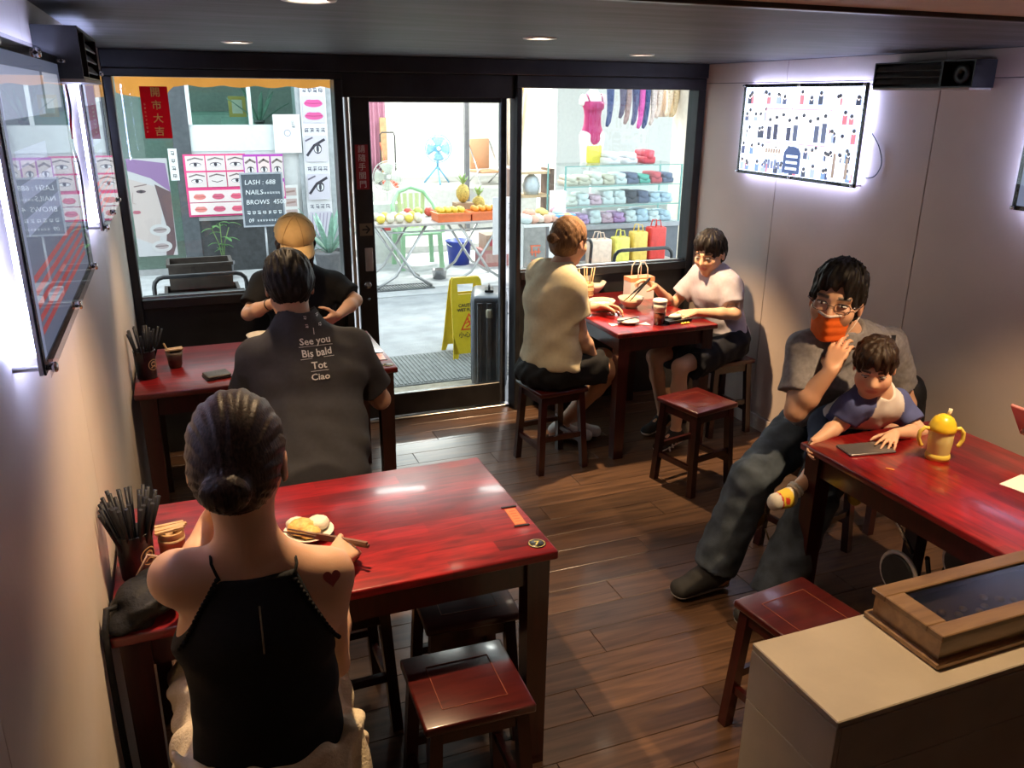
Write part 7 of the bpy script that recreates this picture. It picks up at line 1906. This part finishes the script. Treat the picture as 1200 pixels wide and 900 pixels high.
def stick_cup(label, x, y, dark, n, slabel, group):
    t = thing('small_cup', label, 'cup', (x, y, T)); m_ = mat('brown_glazed_cup', (.10, .075, .05), rough=.5, noise=.2) if dark else mat('bamboo_cup', (.48, .29, .12), rough=.5, noise=.2)
    pf = [(0, 0), (.026, 0), (.036, .058), (.039, .075), (.036, .075), (.030, .01), (0, .01)] if dark else [(0, 0), (.033, 0), (.034, .085), (.034, .088), (.030, .088), (.029, .01), (0, .01)]
    MB().lathe(pf, 22, cap0=False, cap1=False).build('cup', m_, t)
    if not dark: MB().lathe([(.0345, .058), (.0352, .058), (.0352, .070), (.0345, .070)], 22, cap0=False, cap1=False).build('band', bamboo, t)
    r = random.Random(n)
    hh = .078 if dark else .090
    for k in range(n):
        if k == 0 and dark: a, b = V(x - .005, y, T + .02), V(x - .040, y + .01, T + .115)
        else:
            yy = -.022 + .011 * k; a, b = V(x - .038, y + yy, T + hh + .004 + .003 * (k % 2)), V(x + .034 + .004 * (k % 3), y + yy + .012, T + hh + .006)
        o = MB().beam(a, b, .012, .006, w1=.010).build('wooden_spoon_stick', bamboo); tag(o, slabel, 'stick', group)
stick_cup('small brown cup of wooden sticks on the window table', -.095, 4.02, True, 5, 'wooden stick on the small brown cup', 'wooden sticks on the brown cup')
stick_cup('bamboo cup with flat sticks on the number-disc table', -.118, 2.20, False, 4, 'flat wooden stick on the bamboo cup', 'flat sticks on the bamboo cup')
# wallet
t = thing('wallet', 'dark leather wallet lying on the window table', 'wallet', (.075, 3.80, T), .25); lth = mat('dark_leather', (.06, .052, .042), rough=.45, noise=.25, bump=.3)
MB().box((-.055, -.045, 0), (.055, .045, .010), bev=.004).build('lower_leaf', lth, t); MB().box((-.052, -.045, .0105), (.056, .044, .020), bev=.004).build('upper_leaf', lth, t)
# stickers and number disc
def sticker(x, y, lb, rz, num=None):
    t = thing('table_sticker', lb, 'sticker', (x, y, T), rz)
    pr = Print(step=.0003); pr.rect(-.018, -.052, .018, .052, (.62, .17, .06)); pr.rect(-.014, -.046, .014, .046, (.72, .24, .09))
    for k in range(5): pr.rect(-.010, -.036 + .016 * k, .010, -.030 + .016 * k, (.55, .13, .05))
    pr.build('label', attr_mat('glossy_sticker', rough=.3), Matrix.Translation((0, 0, .0003)), t, world=False)
    for s in (-1, 1): MB().box((-.024, s * .062 - .004, .0002), (.024, s * .062 + .004, .003), bev=.001).build('clip', black_pl, t)
    return t
sticker(.845, 2.10, 'orange sticker between black clips on the number-disc table', -.05)
sticker(.835, 3.86, 'orange sticker at the corner of the window table', -.05)
def disc(x, y, lb, num):
    t = thing('number_disc', lb, 'disc', (x, y, T)); MB().lathe([(0, 0), (.026, 0), (.026, .002), (0, .002)], 26).build('plate', black_pl, t)
    pr = Print(step=.0002); g = (.55, .45, .12); pr.ring(0, 0, .0215, .0235, g)
    if num: pr.text(num, 0, 0, .022, g, bold=.0008)
    pr.build('numeral', attr_mat('gold_logo', rough=.5), frame_M((0, 0, .0022), (.96, -.28, 0), (.28, .96, 0)), t, world=False)
disc(.842, 1.925, 'round black number disc with a gold seven', '7'); disc(.838, 3.715, 'round dark disc on the corner of the window table', None)
# black shoulder bag at the wall end of the number-disc table, strap hanging down
bagm = mat('black_bag_leather', (.006, .006, .006), rough=.6, noise=.3, bump=.4, spec=.2)
t = thing('shoulder_bag', 'black shoulder bag slumped at the wall end of the number-disc table', 'bag', (-.185, 1.97, T))
F = Field(); c = nv((-.188, 1.965, T)); F.u(ell(c + nv((0, 0, .035)), (.072, .085, .045)), .02); F.u(ell(c + nv((.01, -.03, .05)), (.055, .05, .035)), .03); F.u(cap(c + nv((-.05, -.07, .02)), c + nv((.06, -.05, .04)), .03, .02), .015); F.u(cap(c + nv((.02, .05, .03)), c + nv((.07, .0, .02)), .03, .025), .015); F.keep(half(c + nv((0, 0, .001)), (0, 0, -1))); F.disp = folds(.011, .06, 77)
field_obj('bag_body', F, c - .12, c + .12, .005, bagm, t)
MB().tube([(-.225, 1.93, T + .05), (-.262, 1.90, T + .06), (-.268, 1.862, T + .02), (-.268, 1.855, T - .10), (-.266, 1.85, T - .30), (-.262, 1.84, T - .42)], .008, 8).build('strap', bagm, t, world=True)
MB().tube([(-.20, 2.03, T + .06), (-.17, 2.06, T + .10), (-.13, 2.03, T + .10), (-.12, 1.98, T + .07)], .004, 6).build('chain', mat('tan_chain', (.40, .26, .18), rough=.4, noise=.2), t, world=True)
# the meal
china = mat('white_china', (.72, .69, .62), rough=.25, noise=.03, coat=.3); cream_china = mat('cream_china', (.62, .50, .36), rough=.3, noise=.06, coat=.3)
def bowl(label, x, y, r, h_, m, cat='bowl', fill=None, name='bowl'):
    t = thing(name, label, cat, (x, y, T)); MB().lathe([(0, 0), (r * .5, 0), (r * .5, .006), (r * .78, h_ * .45), (r, h_), (r * .96, h_), (r * .72, h_ * .5), (r * .4, .012), (0, .010)], 28, cap0=False, cap1=False).build('shell', m, t)
    if fill: MB().lathe([(0, h_ * .80), (r * .5, h_ * .78), (r * .86, h_ * .74)], 24, cap0=False, cap1=False).build('contents', fill, t)
    return t
def plate(label, x, y, r, m, name='plate'):
    t = thing(name, label, 'plate', (x, y, T)); MB().lathe([(0, 0), (r * .55, 0), (r * .6, .004), (r * .97, .016), (r, .019), (r * .96, .019), (r * .58, .008), (0, .007)], 30, cap0=False, cap1=False).build('dish', m, t); return t
plate('white oval plate of food before the woman in the halter top', .245, 2.20, .072, china)
noodle = mat('golden_food', (.70, .42, .12), rough=.5, noise=.3, nscale=60, bump=.5); whitef = mat('white_rice_food', (.75, .70, .58), rough=.5, noise=.1, bump=.4)
for i, (dx, dy, r_, m_, lb) in enumerate(((-.02, .0, .034, noodle, 'golden fried piece on the oval plate'), (.03, .015, .030, whitef, 'white dumpling on the oval plate nearest the hand'), (.0, -.03, .026, noodle, 'small golden piece at the front of the oval plate'), (-.03, .035, .026, whitef, 'white dumpling at the back of the oval plate'))):
    o = MB().ball((0, 0, 0), r_, 14, 9, sc=(1.15, 1, .7), wob=.12, seed=i).build('food_piece', m_); o.location = (.245 + dx, 2.20 + dy, T + .008 + r_ * .7); tag(o, lb, 'food')
q0 = at_z(332, 623, .80); q1 = at_z(432, 640, .815)
chopstick(q1, q0, 'upper dark chopstick held by the woman in the halter top', mat('brown_chopstick', (.16, .09, .06), rough=.4, noise=.2), 'chopsticks of the woman in the halter top', .0042)
chopstick(at_z(430, 637, .830), at_z(338, 620, .812), 'second dark chopstick held by the woman in the halter top', MATS['brown_chopstick'], 'chopsticks of the woman in the halter top', .0042)
bowl('white bowl before the woman in the cap', at_z(300, 380, .80).x, 4.25, .070, .06, china)
# crowded table
soup = mat('clear_soup', (.60, .42, .22), rough=.15, noise=.2)
def bz(px, py, z=T): q = at_z(px, py, z); return q.x, q.y
x, y = bz(705, 364); bowl('cream bowl nearest the woman in the cream tee', x, y, .080, .065, cream_china, fill=soup)
x, y = bz(739, 360); bowl('cream soup bowl under the raised chopsticks', x, y, .080, .062, cream_china, fill=soup)
x, y = bz(703, 346); bowl('white bowl behind the cream ones beside the paper cone', x, y + .10, .085, .070, china, fill=whitef)
x, y = bz(736, 379); plate('small dish with a spoon at the front of the crowded table', x, y, .062, cream_china, 'side_dish')
o = MB().beam((x - .05, y - .01, T + .024), (x + .075, y + .015, T + .028), .010, .005).ball((x - .055, y - .012, T + .024), .016, 10, 6, sc=(1.4, 1, .35)).build('spoon', mat('black_spoon', (.02, .02, .02), rough=.3, noise=.1)); tag(o, 'black spoon across the small dish', 'spoon')
paper = mat('bright_paper', (.80, .78, .74), rough=.6, noise=.03)
x, y = bz(703, 352)
t = thing('paper_cone', 'crumpled white paper standing among the bowls', 'paper', (x + .02, y + .30, T))
MB().sheet(lambda u_, v_: V((.035 + .035 * v_) * math.cos(5.4 * u_) , (.035 + .035 * v_) * math.sin(5.4 * u_), .16 * v_ + .012 * math.sin(u_ * 17) * v_), 24, 6, thick=.0015).build('sheet', paper, t)
for i, (px, py, rz, lb) in enumerate(((718, 381, .4, 'folded white napkin at the near corner of the crowded table'), (756, 380, -.5, 'small white napkin between the dish and the tea cup'))):
    x, y = bz(px, py); o = MB().prism([(-.035, -.02), (.03, -.025), (.005, .035)], 0, .004).build('napkin', paper); o.location = (x, y, T); o.rotation_euler = (0, 0, rz); tag(o, lb, 'napkin')
x, y = bz(772, 380)
t = thing('tea_cup', 'clear plastic cup half full of brown tea', 'cup', (x, y, T)); clearp = pane_mat('clear_plastic', (.93, .93, .92), refl=1.0)
MB().lathe([(0, 0), (.031, 0), (.040, .13), (.042, .132)], 24, cap0=False, cap1=False).build('cup_wall', clearp, t); MB().lathe([(0, .004), (.0295, .004), (.034, .070), (0, .070)], 24, cap0=False, cap1=False).build('tea', mat('brown_tea', (.16, .035, .010), rough=.1, noise=.05), t)
MB().lathe([(0, .072), (.034, .072), (.0385, .125), (0, .128)], 24, cap0=False, cap1=False).build('ice', mat('ice_white', (.72, .68, .60), rough=.3, noise=.08), t); MB().lathe([(.042, .130), (.043, .136), (.036, .145), (0, .147)], 24, cap0=False, cap1=False).build('lid', mat('lid_white', (.70, .66, .58), rough=.4, noise=.04), t)
x, y = bz(803, 376)
t = thing('serving_tray', 'black tray of food by the boy\'s forearm', 'tray', (x - .06, y + .02, T), .15); MB().box((-.085, -.055, 0), (.085, .055, .008), bev=.003).box((-.085, -.055, .008), (.085, -.048, .018)).box((-.085, .048, .008), (.085, .055, .018)).box((-.085, -.048, .008), (-.078, .048, .018)).box((.078, -.048, .008), (.085, .048, .018)).build('tray', black_pl, t)
o = MB().ball((0, 0, 0), .030, 14, 8, sc=(1.4, .8, .5), wob=.1, seed=3).build('food_piece', whitef); o.location = (x - .05, y + .03, T + .024); tag(o, 'white dumpling on the black tray', 'food')
for i in range(3):
    o = MB().ball((0, 0, 0), .010, 8, 6, sc=(1, 1, .6), wob=.2, seed=i).build('food_piece', mat('yellow_pickle', (.75, .55, .05), rough=.4, noise=.15)); o.location = (x - .06 + .022 * i, y - .055 + .004 * i - .01, T + .006); tag(o, 'yellow pickle slice before the black tray', 'food', 'yellow pickle slices')
# raised chopsticks of the boy
g0 = (Vector(b5_tips[0]) + Vector(b5_tips[4])) / 2
e = Vector((bz(738, 352, T + .08)[0], bz(738, 352, T + .08)[1], T + .075))
for i in range(2):
    a = g0 + (g0 - e).normalized() * .07 + V(.006 * i, .012 * i, .004); chopstick(a, e + V(-.03 * i, .014 * i, 0), ('dark chopstick raised by the boy over the soup bowl', 'second dark chopstick raised by the boy')[i], black_stick, 'chopsticks of the boy', .0042)
# kraft gift bag at the window side
x, y = 2.66, 4.55
t = thing('paper_bag', 'white paper bag with orange band and cord handles by the window', 'bag', (x, y, T))
MB().box((-.085, -.045, 0), (.085, .045, .13)).build('bag_body', mat('bag_white_paper', (.70, .66, .64), rough=.6, noise=.04), t); MB().box((-.086, -.046, .115), (.086, .046, .14)).build('orange_band', mat('bag_orange', (.70, .28, .12), rough=.6, noise=.06), t)
for s in (-1, 1): MB().tube([(-.035, s * .044, .13), (-.032, s * .04, .20), (-.012, s * .034, .235), (.012, s * .034, .235), (.032, s * .04, .20), (.035, s * .044, .13)], .0032, 6).build('handle', mat('cord_white', (.72, .68, .60), rough=.7, noise=.05), t)
t = thing('bamboo_basket', 'bamboo chopstick basket at the window end of the crowded table', 'basket', (2.32, 4.62, T)); MB().lathe([(0, 0), (.05, 0), (.05, .11), (.045, .11), (.045, .01), (0, .01)], 20, cap0=False, cap1=False).build('basket', bamboo, t)
for z in (.03, .06, .09): MB().lathe([(.0505, z), (.053, z + .004), (.0505, z + .008)], 20, cap0=False, cap1=False).build('hoop', bamboo, t)
for k in range(6):
    o = MB().tube([(2.32 + .012 * (k - 2.5), 4.62, T + .012), (2.32 + .028 * (k - 2.5), 4.62 + .02 * (k % 2), T + .20)], .0035, 6).build('chopstick', bamboo); tag(o, 'bamboo chopstick standing in the bamboo basket', 'chopstick', 'chopsticks in the bamboo basket')

# ---- yellow-cup table
x, y = bz(1098, 537)
t = thing('toddler_cup', 'yellow two-handled toddler cup with a straw', 'cup', (x, y, T), -.45)
yp = mat('soft_yellow_plastic', (.74, .58, .10), rough=.35, noise=.05); yc = mat('milky_yellow_cup', (.76, .68, .26), rough=.3, noise=.05, sss=.1)
MB().lathe([(0, 0), (.040, 0), (.042, .012), (.040, .020), (.037, .024)], 26, cap0=False, cap1=False).build('base_ring', yp, t); MB().lathe([(.037, .024), (.040, .060), (.041, .110), (.040, .114)], 26, cap0=False, cap1=False).build('cup_body', yc, t)
MB().lathe([(.044, .108), (.045, .112), (.045, .124), (.043, .128), (.040, .140), (.030, .156), (.014, .166), (0, .168)], 26, cap0=True, cap1=False).build('lid', mat('bright_yellow_lid', (.78, .55, .03), rough=.3, noise=.08), t); MB().tube([(.012, 0, .160), (.016, 0, .188)], .007, 10).build('straw', mat('straw_cream', (.70, .62, .42), rough=.4, noise=.04), t)
for s in (-1, 1): MB().tube([(s * .040, 0, .112), (s * .060, 0, .116), (s * .074, 0, .100), (s * .076, 0, .075), (s * .066, 0, .052), (s * .060, 0, .048)], .0075, 8).build('handle', yp, t)
pa, pb = at_z(984, 524, T), at_z(1052, 528, T)
t = thing('phone', 'grey phone lying under the toddler\'s hand', 'phone', (2.225, 2.125, T), -.16)
MB().box((-.092, -.048, 0), (.092, .048, .009), bev=.004, seg=2).build('body', mat('phone_grey', (.18, .17, .17), rough=.3, metal=.4, noise=.05), t); MB().box((-.087, -.044, .009), (.087, .044, .0096)).build('screen', mat('phone_screen', (.10, .09, .09), rough=.2, noise=.05), t)
o = MB().box((-.014, -.004, 0), (.014, .004, .003), bev=.001).build('crumb', mat('orange_crumb', (.7, .3, .06), rough=.6, noise=.2)); x, y = bz(1043, 550); o.location = (x, y, T); o.rotation_euler = (0, 0, -.9); tag(o, 'orange crumb on the yellow-cup table', 'crumb')
t = thing('phone', 'pink phone held up by the diner at the table edge', 'phone', (2.765, 1.91, .815)); Mp = Matrix.Translation((0, 0, 0)) @ Matrix.Rotation(-.6, 4, 'Y')
MB().box((-.006, -.038, -.01), (.006, .038, .14), bev=.003, M=Mp).build('case', mat('pink_case', (.60, .25, .25), rough=.35, noise=.06), t); MB().box((.0062, -.034, 0), (.0068, .034, .13), M=Mp).build('screen', MATS['phone_screen'], t)
o = MB().box((-.07, -.10, 0), (.07, .10, .002)).build('menu_sheet', paper); o.location = (2.52, 1.66, T); o.rotation_euler = (0, 0, .2); tag(o, 'white paper sheet before the diner with the phone', 'paper')
# counter top: glass-lidded box, card stand
t = thing('wooden_box', 'wooden box with a glass lid on the tiled counter', 'box', (1.47, 1.005, CH)); oak = wood_mat('oak_box', (.22, .12, .055), (.38, .23, .11), rough=.4, coat=.2, scale=(2, 14, 14), bump=.03)
a, b = .245, .082
MB().box((-a - .012, -b - .012, 0), (a + .012, b + .012, .014), bev=.003).build('plinth', oak, t)
for s in (-1, 1): MB().box((-a, s * b - .008 * (s > 0), .014), (a, s * b + .008 * (s < 0), .056)).build('side', oak, t); MB().box((s * a - .008 * (s > 0), -b + .008, .014), (s * a + .008 * (s < 0), b - .008, .056)).build('end', oak, t)
i_ = .030
MB().box((-a - .006, -b - .006, .056), (a + .006, -b + i_, .070), bev=.002).box((-a - .006, b - i_, .056), (a + .006, b + .006, .070), bev=.002).box((-a - .006, -b + i_, .056), (-a + i_ + .012, b - i_, .070), bev=.002).box((a - i_ - .012, -b + i_, .056), (a + .006, b - i_, .070), bev=.002).build('lid_frame', oak, t)
MB().box((-a + i_, -b + i_, .062), (a - i_, b - i_, .065)).build('lid_glass', pane_mat('box_glass', (.62, .60, .58), refl=3.0, rough=.16), t)
MB().box((-a + .008, -b + .008, .014), (a - .008, b - .008, .030)).build('lining', mat('dark_lining', (.14, .12, .10), rough=.8, noise=.3), t)
r = random.Random(2); gold = mat('brass_trinket', (.55, .42, .2), rough=.3, metal=.8, noise=.2)
for k in range(16):
    o = MB().ball((0, 0, 0), .006 + .004 * r.random(), 8, 6, sc=(1, 1, .6)).build('trinket', gold); o.location = (1.47 - .19 + .025 * k, 1.005 + .04 * (r.random() - .5), CH + .034); tag(o, 'small brass trinket under the glass lid of the wooden box', 'trinket', 'trinkets in the wooden box')
t = thing('card_stand', 'grey card stand at the far end of the wooden box', 'stand', (1.755, 1.05, CH)); MB().box((-.03, -.06, 0), (.03, .04, .012)).build('foot', mat('stand_grey', (.22, .21, .21), rough=.4, noise=.1), t); MB().box((-.012, -.055, .012), (.0, .035, .17), bev=.003).build('card_panel', mat('stand_pale_grey', (.34, .33, .33), rough=.5, noise=.06), t)
# black pack behind the man, folded stroller under the table, drink bag
copy_tree(st0, (3.02, 2.80, 0), .0, 'red wooden stool against the wall under a black pack', group=SG)
c = nv((3.05, 2.74, .47)); F = Field(); F.u(ecap(c + nv((0, 0, .10)), c + nv((0, 0, .22)), .085, .075, (0, 1, 0), 1.35), .03); F.u(ell(c + nv((-.07, 0, .10)), (.05, .09, .08)), .03); F.keep(half(c + nv((0, 0, .003)), (0, 0, -1))); F.disp = folds(.004, .07, 88)
t = thing('backpack', 'black backpack on the stool behind the man with the orange mask', 'backpack', (3.05, 2.74, .47)); field_obj('pack', F, c - .18, c + nv((.15, .2, .36)), .007, fabric('black_nylon', (.010, .010, .011), rough=.6), t); MB().tube([(-.03, -.04, .29), (-.03, -.02, .33), (-.03, .02, .33), (-.03, .04, .29)], .008, 6).build('grab_loop', MATS['black_nylon'], t)
t = thing('folded_stroller', 'folded black stroller with pale wheels under the yellow-cup table', 'stroller', (2.42, 1.72, 0)); blackf = fabric('stroller_cloth', (.012, .012, .014))
F = Field(); c = nv((2.42, 1.78, 0)); F.u(ecap(c + nv((-.05, .12, .18)), c + nv((.10, -.18, .50)), .075, .06, (1, .5, 0), 1.8), .04); F.u(ell(c + nv((.05, -.05, .36)), (.14, .16, .10)), .05); F.disp = folds(.006, .09, 90); field_obj('cloth_body', F, c - nv((.35, .4, .0)), c + nv((.35, .35, .68)), .010, blackf, t)
for (px, py, Y_) in ((1053, 672, 1.86), (1130, 662, 1.66)):
    q = at_y(px, py, Y_); R_ = min(.085, q.z - .0) if q.z > .03 else .085
    hub = V(q.x, q.y, max(.088, q.z)); rim = MB().tube([hub + V(.03 * math.sin(b_) * 0, .075 * math.cos(b_), .075 * math.sin(b_)) for b_ in [2 * PI * k / 24 for k in range(24)]], .008, 8, closed=True); rim.build('wheel_rim', mat('pale_wheel', (.55, .50, .45), rough=.4, noise=.08), t, world=True); MB().tube([hub - V(.014, 0, 0), hub + V(.014, 0, 0)], .066, 18).build('wheel', black_rubber, t, world=True)
MB().tube([at_y(1045, 600, 1.92), at_y(1069, 648, 1.86)], .008, 8).build('frame_tube', chrome, t, world=True); MB().tube([(2.30, 1.62, .10), (2.50, 1.95, .12), (2.36, 1.90, .40)], .009, 8).build('frame_tube', black_metal, t, world=True)
q = at_y(886, 606, 2.52)
t = thing('drink_bag', 'clear bag of tea with a straw hanging between the man\'s legs', 'bag', q); MB().ball((0, 0, 0), .055, 14, 10, sc=(1, .6, 1.05), wob=.06).build('bag_film', pane_mat('bag_film', (.85, .80, .66), refl=1.5, rough=.1), t); MB().ball((0, 0, -.012), .046, 14, 10, sc=(1, .55, .8)).build('tea', mat('amber_tea', (.28, .15, .04), rough=.15, noise=.1), t)
MB().tube([(.03, -.03, -.045), (.055, -.03, -.10)], .004, 6).build('straw', mat('straw_cream', (.70, .62, .42), rough=.4), t); MB().tube([(0, 0, .05), (.01, .01, .12)], .004, 6).build('cord', MATS['cord_white'], t)
